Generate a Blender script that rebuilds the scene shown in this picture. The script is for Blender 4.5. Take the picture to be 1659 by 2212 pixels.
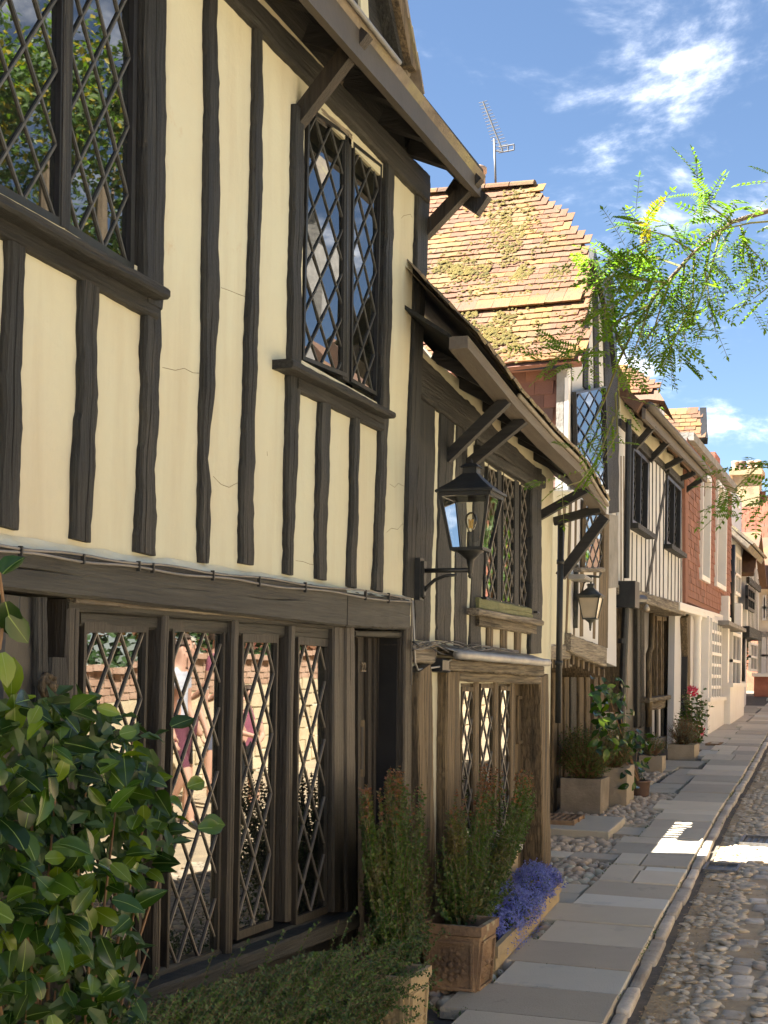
import bpy, math, random
from mathutils import Vector, Matrix, noise
V = Vector
R = math.radians
random.seed(11)
for _o in list(bpy.data.objects): bpy.data.objects.remove(_o)
SC = bpy.context.scene
COL = SC.collection
# ------------------------------------------------------------------ camera
FL, U0, V0, RHO, HC, SL = 2900.0, 830.0, 1463.0, R(0.8), 1.8, 0.042
TH = math.atan(1070 / FL)
CAM = V((0, 0, HC))
CR, CF = V((math.cos(TH), math.sin(TH), 0)), V((-math.sin(TH), math.cos(TH), 0))
UP = V((0, 0, 1))
cd = bpy.data.cameras.new('camera')
cam = bpy.data.objects.new('camera', cd); COL.objects.link(cam)
cd.sensor_fit = 'VERTICAL'; cd.sensor_height = 36.0; cd.sensor_width = 27.0
cd.lens = FL / 2212 * 36.0
cd.shift_y = (V0 - 1106) / 2212.0
cd.clip_start = 0.05; cd.clip_end = 3000
cx = CR * math.cos(RHO) + UP * math.sin(RHO)
cy = -CR * math.sin(RHO) + UP * math.cos(RHO)
cz = -CF
cam.matrix_world = Matrix(((cx.x, cy.x, cz.x, 0), (cx.y, cy.y, cz.y, 0), (cx.z, cy.z, cz.z, HC), (0, 0, 0, 1)))
SC.camera = cam
# ------------------------------------------------------------------ light
SUN_DIR = V((-0.92, -0.39, 0)).normalized()          # horizontal direction towards the sun
SUN_EL = R(51.5)
sd = bpy.data.lights.new('sun', 'SUN'); so = bpy.data.objects.new('sun', sd); COL.objects.link(so)
sd.energy = 5.0; sd.angle = R(0.55); sd.color = (1.0, 0.945, 0.85)
_to = V((SUN_DIR.x * math.cos(SUN_EL), SUN_DIR.y * math.cos(SUN_EL), math.sin(SUN_EL)))
so.rotation_euler = _to.to_track_quat('Z', 'Y').to_euler(); so.location = (0, 0, 30)
wd = bpy.data.worlds.new('World'); SC.world = wd; wd.use_nodes = True
def build_world():
    nt = wd.node_tree; n = nt.nodes; l = nt.links; n.clear()
    out = n.new('ShaderNodeOutputWorld'); bg = n.new('ShaderNodeBackground'); bg.inputs[1].default_value = 0.09
    sky = n.new('ShaderNodeTexSky'); sky.sky_type = 'NISHITA'; sky.sun_disc = False
    sky.sun_elevation = SUN_EL; sky.sun_rotation = math.atan2(SUN_DIR.x, SUN_DIR.y)
    sky.altitude = 1200; sky.air_density = 1.0; sky.dust_density = 0.0; sky.ozone_density = 1.5
    tc = n.new('ShaderNodeTexCoord'); sep = n.new('ShaderNodeSeparateXYZ'); l.new(tc.outputs['Generated'], sep.inputs[0])
    # cloud deck: project direction on a plane overhead
    ad = n.new('ShaderNodeMath'); ad.operation = 'ADD'; ad.inputs[1].default_value = 0.22; l.new(sep.outputs[2], ad.inputs[0])
    mx = n.new('ShaderNodeMath'); mx.operation = 'MAXIMUM'; mx.inputs[1].default_value = 0.05; l.new(ad.outputs[0], mx.inputs[0])
    dv = n.new('ShaderNodeVectorMath'); dv.operation = 'DIVIDE'; l.new(tc.outputs['Generated'], dv.inputs[0])
    cb = n.new('ShaderNodeCombineXYZ'); l.new(mx.outputs[0], cb.inputs[0]); l.new(mx.outputs[0], cb.inputs[1]); cb.inputs[2].default_value = 1.0
    l.new(cb.outputs[0], dv.inputs[1])
    mp = n.new('ShaderNodeMapping'); l.new(dv.outputs[0], mp.inputs[0]); mp.inputs['Location'].default_value = SKYLOC
    ns = n.new('ShaderNodeTexNoise'); ns.inputs['Scale'].default_value = 4.0; ns.inputs['Detail'].default_value = 9.0
    ns.inputs['Roughness'].default_value = 0.60; ns.inputs['Distortion'].default_value = 0.25; l.new(mp.outputs[0], ns.inputs[0])
    rp = n.new('ShaderNodeValToRGB'); rp.color_ramp.elements[0].position = 0.48; rp.color_ramp.elements[1].position = 0.86
    rp.color_ramp.interpolation = 'EASE'
    rp.color_ramp.elements[0].color = (0, 0, 0, 1); rp.color_ramp.elements[1].color = (1, 1, 1, 1); l.new(ns.outputs[0], rp.inputs[0])
    pw = n.new('ShaderNodeMath'); pw.operation = 'POWER'; pw.inputs[1].default_value = 1.5; l.new(rp.outputs[0], pw.inputs[0])
    mix = n.new('ShaderNodeMix'); mix.data_type = 'RGBA'; l.new(pw.outputs[0], mix.inputs[0])
    tint = n.new('ShaderNodeMix'); tint.data_type = 'RGBA'; tint.blend_type = 'MULTIPLY'; tint.inputs[0].default_value = 1.0
    l.new(sky.outputs[0], tint.inputs[6]); tint.inputs[7].default_value = SKYTINT
    l.new(tint.outputs[2], mix.inputs[6]); mix.inputs[7].default_value = CLOUDCOL
    l.new(mix.outputs[2], bg.inputs[0]); l.new(bg.outputs[0], out.inputs[0])
SKYLOC = (11.67, -3.93, -2.3); SKYTINT = (0.295, 0.305, 0.313, 1); CLOUDCOL = (11.0, 10.7, 10.4, 1)
build_world()
vs = SC.view_settings
vs.view_transform = 'Standard'; vs.look = 'None'; vs.gamma = 1.0; vs.exposure = 2.95; vs.use_curve_mapping = False
SC.cycles.max_bounces = 9; SC.cycles.diffuse_bounces = 7; SC.cycles.glossy_bounces = 4; SC.cycles.transparent_max_bounces = 12
SC.cycles.sample_clamp_indirect = 8.0; SC.cycles.use_denoising = True
SC.cycles.caustics_reflective = False; SC.cycles.caustics_refractive = False

# ------------------------------------------------------------------ maths
def ray(u, v):
    a, b = u - U0, v - V0
    a2 = a * math.cos(RHO) + b * math.sin(RHO); b2 = -a * math.sin(RHO) + b * math.cos(RHO)
    return CR * a2 + CF * FL - UP * b2
def gz(y): return SL * y if y < 40 else SL * 40 + (y - 40) * 0.01
def G(u, v, lift=0.0):
    d = ray(u, v); t = -(HC - lift) / (d.z - SL * d.y)
    return CAM + d * t
def hit(u, v, p0, n):
    d = ray(u, v); return CAM + d * ((V(p0) - CAM).dot(n) / d.dot(n))
def on_ground(x, y, dz=0.0): return V((x, y, gz(y) + dz))
class Fac:
    """a vertical wall plane: s runs along the wall (up the street), z up, off towards the street"""
    def __init__(s, x, y0=0.0, ang=0.0):
        s.P = V((x, y0, 0)); s.a = V((math.sin(ang), math.cos(ang), 0)); s.n = V((math.cos(ang), -math.sin(ang), 0))
    def sz(s, u, v, off=0.0):
        p = hit(u, v, s.P + s.n * off, s.n); return ((p - s.P).dot(s.a), p.z)
    def w(s, a, z, off=0.0): return s.P + s.a * a + UP * z + s.n * off
    def px(s, u, v, off=0.0): return hit(u, v, s.P + s.n * off, s.n)

# ------------------------------------------------------------------ materials
MATS = {}
def mat(name, c1, c2=None, c3=None, scale=4.0, stretch=(1, 1, 1), rough=0.75, bump=0.0, bscale=40.0, bstretch=None, rnd=0.0, rndcol=None,
        metal=0.0, ior=1.45, lo=0.35, hi=0.65, trans=0.0, spots=None, coat=0.0, rvar=0.0, detail=6.0, grain=None, streak=None):
    if name in MATS: return MATS[name]
    m = bpy.data.materials.new(name); m.use_nodes = True; nt = m.node_tree; n = nt.nodes; l = nt.links
    b = n['Principled BSDF']; b.inputs['Roughness'].default_value = rough; b.inputs['Metallic'].default_value = metal; b.inputs['IOR'].default_value = ior
    if coat: b.inputs['Coat Weight'].default_value = coat; b.inputs['Coat Roughness'].default_value = 0.25
    g = n.new('ShaderNodeNewGeometry')
    def mapped(st):
        mp = n.new('ShaderNodeMapping'); mp.inputs['Scale'].default_value = st; l.new(g.outputs['Position'], mp.inputs[0]); return mp.outputs[0]
    def rgba(c): return (c[0], c[1], c[2], 1)
    vec = mapped(stretch)
    col = None
    if c2 is None: c2 = tuple(x * 0.8 for x in c1)
    ns = n.new('ShaderNodeTexNoise'); ns.inputs['Scale'].default_value = scale; ns.inputs['Detail'].default_value = detail; ns.inputs['Roughness'].default_value = 0.6
    l.new(vec, ns.inputs[0])
    rp = n.new('ShaderNodeValToRGB'); l.new(ns.outputs[0], rp.inputs[0])
    rp.color_ramp.elements[0].position = lo; rp.color_ramp.elements[1].position = hi
    rp.color_ramp.elements[0].color = rgba(c1); rp.color_ramp.elements[1].color = rgba(c2)
    col = rp.outputs[0]
    def mixin(fac, colr, inp, blend='MIX'):
        mx = n.new('ShaderNodeMix'); mx.data_type = 'RGBA'; mx.blend_type = blend
        if isinstance(fac, float): mx.inputs[0].default_value = fac
        else: l.new(fac, mx.inputs[0])
        l.new(inp, mx.inputs[6])
        if isinstance(colr, tuple): mx.inputs[7].default_value = rgba(colr)
        else: l.new(colr, mx.inputs[7])
        return mx.outputs[2]
    if c3 is not None:
        n2 = n.new('ShaderNodeTexNoise'); n2.inputs['Scale'].default_value = scale * 0.37; n2.inputs['Detail'].default_value = 5; l.new(vec, n2.inputs[0])
        r2 = n.new('ShaderNodeValToRGB'); r2.color_ramp.elements[0].position = 0.5; r2.color_ramp.elements[1].position = 0.68; l.new(n2.outputs[0], r2.inputs[0])
        col = mixin(r2.outputs[0], c3, col)
    if spots is not None:      # (colour, scale, threshold)
        n3 = n.new('ShaderNodeTexNoise'); n3.inputs['Scale'].default_value = spots[1]; n3.inputs['Detail'].default_value = 7; n3.inputs['Roughness'].default_value = 0.65
        l.new(g.outputs['Position'], n3.inputs[0])
        r3 = n.new('ShaderNodeValToRGB'); r3.color_ramp.elements[0].position = spots[2]; r3.color_ramp.elements[1].position = spots[2] + 0.05; l.new(n3.outputs[0], r3.inputs[0])
        col = mixin(r3.outputs[0], spots[0], col)
    if grain is not None:      # fine dark checks along the grain
        n4 = n.new('ShaderNodeTexNoise'); n4.inputs['Scale'].default_value = grain[0]; n4.inputs['Detail'].default_value = 4; n4.inputs['Roughness'].default_value = 0.7
        l.new(mapped(tuple(x if x < 1 else x * 2.2 for x in stretch)), n4.inputs[0])
        r4 = n.new('ShaderNodeValToRGB'); r4.color_ramp.elements[0].position = 0.36; r4.color_ramp.elements[1].position = 0.60
        k4 = grain[1]; r4.color_ramp.elements[0].color = (k4, k4, k4, 1); k5 = grain[2]; r4.color_ramp.elements[1].color = (k5, k5, k5 * 0.95, 1); l.new(n4.outputs[0], r4.inputs[0])
        col = mixin(1.0, r4.outputs[0], col, 'MULTIPLY')
    if streak is not None:     # (colour, strength) rain streaks and grime
        n5 = n.new('ShaderNodeTexNoise'); n5.inputs['Scale'].default_value = 1.0; n5.inputs['Detail'].default_value = 6; n5.inputs['Roughness'].default_value = 0.6
        l.new(mapped((7.0, 7.0, 0.8)), n5.inputs[0])
        r5 = n.new('ShaderNodeMapRange'); r5.inputs[1].default_value = 0.48; r5.inputs[2].default_value = 0.75; r5.inputs[3].default_value = 0.0; r5.inputs[4].default_value = streak[1]; l.new(n5.outputs[0], r5.inputs[0])
        col = mixin(r5.outputs[0], streak[0], col)
    if rnd or rndcol:
        oi = n.new('ShaderNodeObjectInfo')
        if rndcol:
            rr = n.new('ShaderNodeValToRGB'); rr.color_ramp.interpolation = 'CONSTANT'
            els = rr.color_ramp.elements
            while len(els) < len(rndcol): els.new(0.5)
            for i, c in enumerate(rndcol): els[i].position = i / len(rndcol); els[i].color = rgba(c)
            l.new(oi.outputs['Random'], rr.inputs[0])
            col = mixin(0.75, rr.outputs[0], col)
        if rnd:
            ml = n.new('ShaderNodeMath'); ml.operation = 'MULTIPLY'; ml.inputs[1].default_value = 7.31; l.new(oi.outputs['Random'], ml.inputs[0])
            fr = n.new('ShaderNodeMath'); fr.operation = 'FRACT'; l.new(ml.outputs[0], fr.inputs[0])
            mr = n.new('ShaderNodeMapRange'); mr.inputs[3].default_value = 1 - rnd; mr.inputs[4].default_value = 1 + rnd; l.new(fr.outputs[0], mr.inputs[0])
            cc = n.new('ShaderNodeCombineColor'); [l.new(mr.outputs[0], cc.inputs[i]) for i in range(3)]
            col = mixin(1.0, cc.outputs[0], col, 'MULTIPLY')
    l.new(col, b.inputs['Base Color'])
    if rvar:
        mr2 = n.new('ShaderNodeMapRange'); mr2.inputs[3].default_value = max(0.02, rough - rvar); mr2.inputs[4].default_value = min(1.0, rough + rvar)
        l.new(ns.outputs[0], mr2.inputs[0]); l.new(mr2.outputs[0], b.inputs['Roughness'])
    if bump:
        nb = n.new('ShaderNodeTexNoise'); nb.inputs['Scale'].default_value = bscale; nb.inputs['Detail'].default_value = 8; nb.inputs['Roughness'].default_value = 0.65
        l.new(mapped(bstretch or stretch), nb.inputs[0])
        bp = n.new('ShaderNodeBump'); bp.inputs['Strength'].default_value = bump; bp.inputs['Distance'].default_value = 0.02
        l.new(nb.outputs[0], bp.inputs['Height']); l.new(bp.outputs[0], b.inputs['Normal'])
    if trans:
        tr = n.new('ShaderNodeBsdfTranslucent'); ms = n.new('ShaderNodeMixShader'); ms.inputs[0].default_value = trans
        hs = n.new('ShaderNodeMix'); hs.data_type = 'RGBA'; hs.blend_type = 'MULTIPLY'; hs.inputs[0].default_value = 1.0
        l.new(col, hs.inputs[6]); hs.inputs[7].default_value = (1.7, 1.9, 0.55, 1); l.new(hs.outputs[2], tr.inputs[0])
        l.new(b.outputs[0], ms.inputs[1]); l.new(tr.outputs[0], ms.inputs[2]); l.new(ms.outputs[0], n['Material Output'].inputs[0])
    MATS[name] = m
    return m
GRV, GRH, GRX = (9, 9, 0.55), (9, 0.55, 9), (0.55, 9, 9)     # grain: vertical, along the street, across it
CREAM = mat('cream_plaster', (0.506, 0.484, 0.356), (0.506, 0.512, 0.397), (0.506, 0.468, 0.351), scale=1.3, rough=0.85, bump=0.55, bscale=5, spots=((0.469, 0.421, 0.305), 2.6, 0.66), streak=((0.36, 0.30, 0.20), 0.42))
WHITE = mat('white_plaster', (0.570, 0.570, 0.577), (0.570, 0.570, 0.577), (0.570, 0.570, 0.538), scale=1.5, rough=0.85, bump=0.15, bscale=20)
LIME = mat('lime_fillet', (0.620, 0.620, 0.513), (0.620, 0.580, 0.418), scale=6, rough=0.9, bump=0.5, bscale=25)
BLACK = mat('black_timber', (0.0094, 0.0103, 0.0103), (0.0213, 0.0221, 0.0217), (0.0328, 0.0320, 0.0295), scale=5, stretch=GRV, rough=0.62, bump=1.0, bscale=11, rvar=0.12, grain=(5.0, 0.35, 1.5))
BLACKH = mat('black_timber_beam', (0.0103, 0.0111, 0.0111), (0.0221, 0.0230, 0.0221), (0.0328, 0.0320, 0.0295), scale=5, stretch=GRH, rough=0.6, bump=1.0, bscale=11, rvar=0.12, grain=(5.0, 0.35, 1.5))
BLACKX = mat('black_timber_strut', (0.013, 0.013, 0.013), (0.025, 0.024, 0.024), scale=5, stretch=GRX, rough=0.6, bump=0.5, bscale=7)
BROWN = mat('weathered_oak', (0.119, 0.087, 0.051), (0.188, 0.139, 0.082), (0.065, 0.051, 0.034), scale=5, stretch=GRV, rough=0.78, bump=1.0, bscale=11, grain=(5.0, 0.4, 1.3))
BROWNH = mat('weathered_oak_beam', (0.153, 0.128, 0.090), (0.234, 0.194, 0.138), (0.077, 0.065, 0.048), scale=5, stretch=GRH, rough=0.8, bump=1.0, bscale=11, grain=(5.0, 0.4, 1.3))
UMBER = mat('umber_painted_wood', (0.019, 0.015, 0.011), (0.031, 0.024, 0.018), (0.012, 0.011, 0.009), scale=4, stretch=GRV, rough=0.5, bump=0.6, bscale=11, rvar=0.1, grain=(5.0, 0.5, 1.3))
UMBERH = mat('umber_painted_beam', (0.035, 0.034, 0.030), (0.046, 0.045, 0.039), (0.025, 0.025, 0.023), scale=4, stretch=GRH, rough=0.6, bump=0.6, bscale=11, grain=(5.0, 0.55, 1.25))
FASCIA = mat('fascia_paint', (0.059, 0.051, 0.043), (0.074, 0.065, 0.055), scale=3, rough=0.55, bump=0.15, bscale=15)
POSTD = mat('dark_post_paint', (0.016, 0.014, 0.012), (0.028, 0.023, 0.018), (0.011, 0.011, 0.010), scale=4, stretch=GRV, rough=0.5, bump=0.5, bscale=11, grain=(5.0, 0.5, 1.4))
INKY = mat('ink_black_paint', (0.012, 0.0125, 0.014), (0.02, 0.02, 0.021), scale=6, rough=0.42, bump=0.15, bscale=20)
IRON = mat('black_iron', (0.016, 0.018, 0.019), (0.03, 0.031, 0.031), scale=14, rough=0.45, metal=0.2, bump=0.12, bscale=60)
IRONG = mat('weathered_iron', (0.05, 0.055, 0.05), (0.09, 0.092, 0.082), scale=14, rough=0.5, metal=0.5, bump=0.2, bscale=60)
LEAD = mat('lead_sheet', (0.34, 0.335, 0.32), (0.24, 0.235, 0.225), (0.42, 0.40, 0.36), scale=7, rough=0.5, metal=0.35, bump=0.25, bscale=18)
CAME = mat('lead_came', (0.141, 0.126, 0.107), (0.208, 0.189, 0.160), scale=25, rough=0.55, metal=0.3)
CAMED = mat('dark_lead_came', (0.06, 0.062, 0.06), (0.10, 0.10, 0.095), scale=25, rough=0.55, metal=0.3)
GLASS = mat('window_glass', (0.006, 0.007, 0.006), (0.010, 0.011, 0.009), scale=2, rough=0.012, ior=2.35)  # opaque near-black base: darkness of the unlit rooms is put into the glass colour
GUTTER = mat('gutter_board', (0.108, 0.092, 0.076), (0.139, 0.122, 0.101), scale=4, stretch=GRH, rough=0.7, bump=0.4, bscale=10)
GREENSILL = mat('mossy_sill', (0.12, 0.13, 0.055), (0.19, 0.19, 0.09), scale=9, stretch=(3, 1, 3), rough=0.8, bump=0.5, bscale=20)
GREYW = mat('silvered_oak', (0.22, 0.19, 0.15), (0.32, 0.28, 0.22), (0.13, 0.11, 0.09), scale=5, stretch=GRH, rough=0.85, bump=1.0, bscale=10, grain=(5.0, 0.45, 1.25))
TILEC = [(0.133, 0.055, 0.027), (0.122, 0.057, 0.030), (0.151, 0.064, 0.027), (0.107, 0.057, 0.031), (0.137, 0.062, 0.031), (0.122, 0.064, 0.036), (0.146, 0.062, 0.027), (0.186, 0.083, 0.023)]
ROOFT = mat('clay_roof_tile', (0.137, 0.066, 0.031), (0.111, 0.060, 0.031), scale=9, rough=0.85, bump=0.5, bscale=60, rndcol=TILEC, rnd=0.18, spots=((0.19, 0.145, 0.03), 1.9, 0.505))
ROOFFAR = mat('far_roof_tile', (0.134, 0.072, 0.044), (0.112, 0.065, 0.042), (0.158, 0.085, 0.042), scale=5, rough=0.85, bump=0.5, bscale=40, spots=((0.167, 0.130, 0.042), 3.0, 0.62))
REDROOF = mat('orange_red_tile', (0.192, 0.056, 0.029), (0.225, 0.077, 0.040), (0.118, 0.041, 0.029), scale=6, rough=0.8, bump=0.5, bscale=40, spots=((0.118, 0.067, 0.046), 3.0, 0.62))
GREYROOF = mat('lichened_grey_tile', (0.15, 0.125, 0.10), (0.23, 0.195, 0.15), (0.26, 0.235, 0.13), scale=10, rough=0.9, bump=0.6, bscale=50)
MOSS = mat('roof_moss', (0.108, 0.082, 0.016), (0.136, 0.105, 0.023), (0.066, 0.059, 0.013), scale=30, rough=0.95, bump=0.8, bscale=120)
HUNGD = mat('dark_hung_tile', (0.15, 0.075, 0.055), (0.20, 0.095, 0.065), scale=9, rough=0.8, bump=0.4, bscale=60, rndcol=[(0.15, 0.075, 0.055), (0.19, 0.085, 0.058), (0.12, 0.075, 0.062), (0.23, 0.10, 0.06)], rnd=0.2)
HUNGB = mat('brown_hung_tile', (0.220, 0.105, 0.075), (0.270, 0.130, 0.090), scale=9, rough=0.85, bump=0.4, bscale=60, rndcol=[(0.240, 0.110, 0.075), (0.270, 0.125, 0.085), (0.200, 0.100, 0.075), (0.300, 0.145, 0.100)], rnd=0.15, spots=((0.250, 0.200, 0.140), 3.0, 0.66))
BRICK = mat('red_brick', (0.34, 0.12, 0.075), (0.42, 0.17, 0.11), (0.27, 0.10, 0.07), scale=7, rough=0.85, bump=0.5, bscale=50)
STONEP = mat('paving_stone', (0.424, 0.368, 0.270), (0.559, 0.488, 0.361), (0.348, 0.305, 0.226), scale=3.5, rough=0.75, bump=0.45, bscale=90, rnd=0.2, spots=((0.180, 0.167, 0.151), 4.5, 0.60),
             rndcol=[(0.481, 0.433, 0.347), (0.542, 0.483, 0.377), (0.453, 0.417, 0.339), (0.587, 0.527, 0.413), (0.507, 0.443, 0.355), (0.472, 0.427, 0.344), (0.592, 0.588, 0.525), (0.516, 0.465, 0.369)])
STONEK = mat('kerb_stone', (0.394, 0.350, 0.287), (0.571, 0.520, 0.440), (0.316, 0.270, 0.215), scale=7, rough=0.75, bump=0.6, bscale=40, rnd=0.25)
COBC = [(0.506, 0.426, 0.314), (0.418, 0.370, 0.291), (0.616, 0.538, 0.403), (0.363, 0.314, 0.241), (0.550, 0.482, 0.375), (0.462, 0.347, 0.241), (0.660, 0.594, 0.476)]
COB = mat('cobble', (0.506, 0.437, 0.330), (0.418, 0.358, 0.269), scale=12, rough=0.6, bump=0.35, bscale=70, rndcol=COBC, rnd=0.15)
COBS = mat('cobble_mass', (0.616, 0.526, 0.386), (0.374, 0.319, 0.241), (0.484, 0.386, 0.269), scale=9, rough=0.6, bump=0.35, bscale=70, lo=0.3, hi=0.7, detail=2)
PEBC = [(0.477, 0.377, 0.263), (0.366, 0.298, 0.220), (0.580, 0.483, 0.334), (0.531, 0.377, 0.239), (0.422, 0.360, 0.284), (0.580, 0.544, 0.398)]
PEB = mat('pebble', (0.34, 0.31, 0.27), (0.28, 0.255, 0.22), scale=14, rough=0.6, bump=0.2, bscale=60, rndcol=PEBC, rnd=0.2)
DIRT = mat('street_grit', (0.454, 0.358, 0.235), (0.346, 0.275, 0.185), (0.518, 0.407, 0.258), scale=9, rough=0.95, bump=0.6, bscale=70)
GRIT = mat('dark_grit', (0.085, 0.075, 0.06), (0.13, 0.11, 0.09), scale=14, rough=0.95, bump=0.5, bscale=60)
LITTER = mat('dry_leaf_litter', (0.48, 0.345, 0.18), (0.36, 0.25, 0.125), (0.54, 0.42, 0.24), scale=30, rough=0.9)
TERRA = mat('weathered_terracotta', (0.22, 0.14, 0.085), (0.31, 0.21, 0.125), (0.13, 0.09, 0.06), scale=8, rough=0.9, bump=0.7, bscale=40, spots=((0.36, 0.31, 0.20), 7, 0.6))
BUFF = mat('buff_stone', (0.42, 0.335, 0.20), (0.36, 0.28, 0.165), (0.30, 0.245, 0.16), scale=7, rough=0.9, bump=0.5, bscale=40)
PLANTER = mat('stone_planter', (0.22, 0.185, 0.14), (0.30, 0.255, 0.20), (0.16, 0.135, 0.105), scale=6, rough=0.9, bump=0.5, bscale=40)
PLANTL = mat('pale_planter', (0.34, 0.28, 0.20), (0.41, 0.345, 0.255), (0.25, 0.21, 0.155), scale=6, rough=0.9, bump=0.4, bscale=40)
POTBR = mat('brown_glazed_pot', (0.10, 0.062, 0.045), (0.14, 0.088, 0.065), scale=6, rough=0.55, bump=0.1, bscale=30)
SOIL = mat('soil', (0.045, 0.034, 0.024), (0.07, 0.054, 0.038), scale=20, rough=1.0, bump=0.8, bscale=60)
BARK = mat('bark', (0.11, 0.08, 0.05), (0.17, 0.125, 0.08), scale=14, stretch=(3, 3, 0.7), rough=0.9, bump=0.6, bscale=30)
STEM = mat('brown_stem', (0.17, 0.095, 0.045), (0.22, 0.13, 0.065), scale=14, rough=0.7)
TWIG = mat('green_twig', (0.14, 0.15, 0.05), (0.20, 0.17, 0.07), scale=14, rough=0.8)
LEAFC = mat('camellia_leaf', (0.022, 0.055, 0.008), (0.045, 0.09, 0.010), scale=6, rough=0.24, trans=0.25, rnd=0.35, rndcol=[(0.014, 0.04, 0.008), (0.03, 0.07, 0.009), (0.085, 0.15, 0.010), (0.012, 0.034, 0.009), (0.022, 0.055, 0.008), (0.13, 0.20, 0.012), (0.05, 0.105, 0.01)])
LEAFV = mat('leaf_midrib', (0.14, 0.22, 0.03), (0.17, 0.25, 0.05), scale=6, rough=0.5)
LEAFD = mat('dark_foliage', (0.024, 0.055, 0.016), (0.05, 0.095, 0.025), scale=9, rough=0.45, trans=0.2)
LEAFM = mat('mid_foliage', (0.05, 0.095, 0.022), (0.09, 0.15, 0.035), scale=9, rough=0.5, trans=0.3)
LEAFG = mat('cotoneaster_leaf', (0.05, 0.10, 0.025), (0.09, 0.15, 0.035), (0.035, 0.065, 0.02), scale=12, rough=0.5, trans=0.25)
LEAFR = mat('barberry_new_leaf', (0.16, 0.06, 0.028), (0.21, 0.095, 0.04), scale=9, rough=0.5, trans=0.25)
LEAFB = mat('barberry_leaf', (0.045, 0.085, 0.018), (0.075, 0.125, 0.024), (0.10, 0.085, 0.03), scale=9, rough=0.5, trans=0.3)
LEAFRO = mat('robinia_leaflet', (0.081, 0.145, 0.015), (0.118, 0.191, 0.022), (0.056, 0.112, 0.022), scale=3, rough=0.5, trans=0.6)
LEAFY = mat('yellowed_leaflet', (0.294, 0.238, 0.021), (0.350, 0.266, 0.028), scale=9, rough=0.6, trans=0.4)
LEAFL = mat('lavender_leaf', (0.12, 0.155, 0.10), (0.17, 0.20, 0.14), scale=9, rough=0.7, trans=0.2)
LOBE = mat('lobelia_petal', (0.13, 0.16, 0.56), (0.21, 0.25, 0.68), (0.08, 0.085, 0.42), scale=22, rough=0.6, trans=0.25)
PINK = mat('pink_petal', (0.62, 0.05, 0.13), (0.72, 0.10, 0.22), scale=9, rough=0.6, trans=0.2)
WPETAL = mat('white_petal', (0.75, 0.74, 0.70), (0.65, 0.64, 0.58), scale=9, rough=0.7)
CABLE = mat('grey_cable', (0.150, 0.143, 0.128), (0.210, 0.195, 0.180), scale=9, rough=0.6)
WPAINT = mat('white_gloss_paint', (0.80, 0.77, 0.72), (0.74, 0.71, 0.66), scale=3, rough=0.45, bump=0.05, bscale=30)
BRASS = mat('pale_metal', (0.52, 0.44, 0.33), (0.40, 0.33, 0.25), scale=20, rough=0.35, metal=0.7)
CREAMB = mat('buff_wall_stone', (0.62, 0.51, 0.33), (0.50, 0.40, 0.25), (0.70, 0.60, 0.42), scale=2.5, rough=0.9, bump=1.0, bscale=6)
CLAYPOT = mat('chimney_pot_clay', (0.45, 0.30, 0.20), (0.52, 0.36, 0.25), scale=6, rough=0.85)
ALU = mat('aerial_metal', (0.120, 0.120, 0.120), (0.144, 0.144, 0.144), scale=10, rough=0.5, metal=0.4)
GREYS = mat('grey_stone', (0.2, 0.19, 0.17), (0.30, 0.285, 0.26), scale=5, rough=0.9, bump=0.8, bscale=15)

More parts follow.
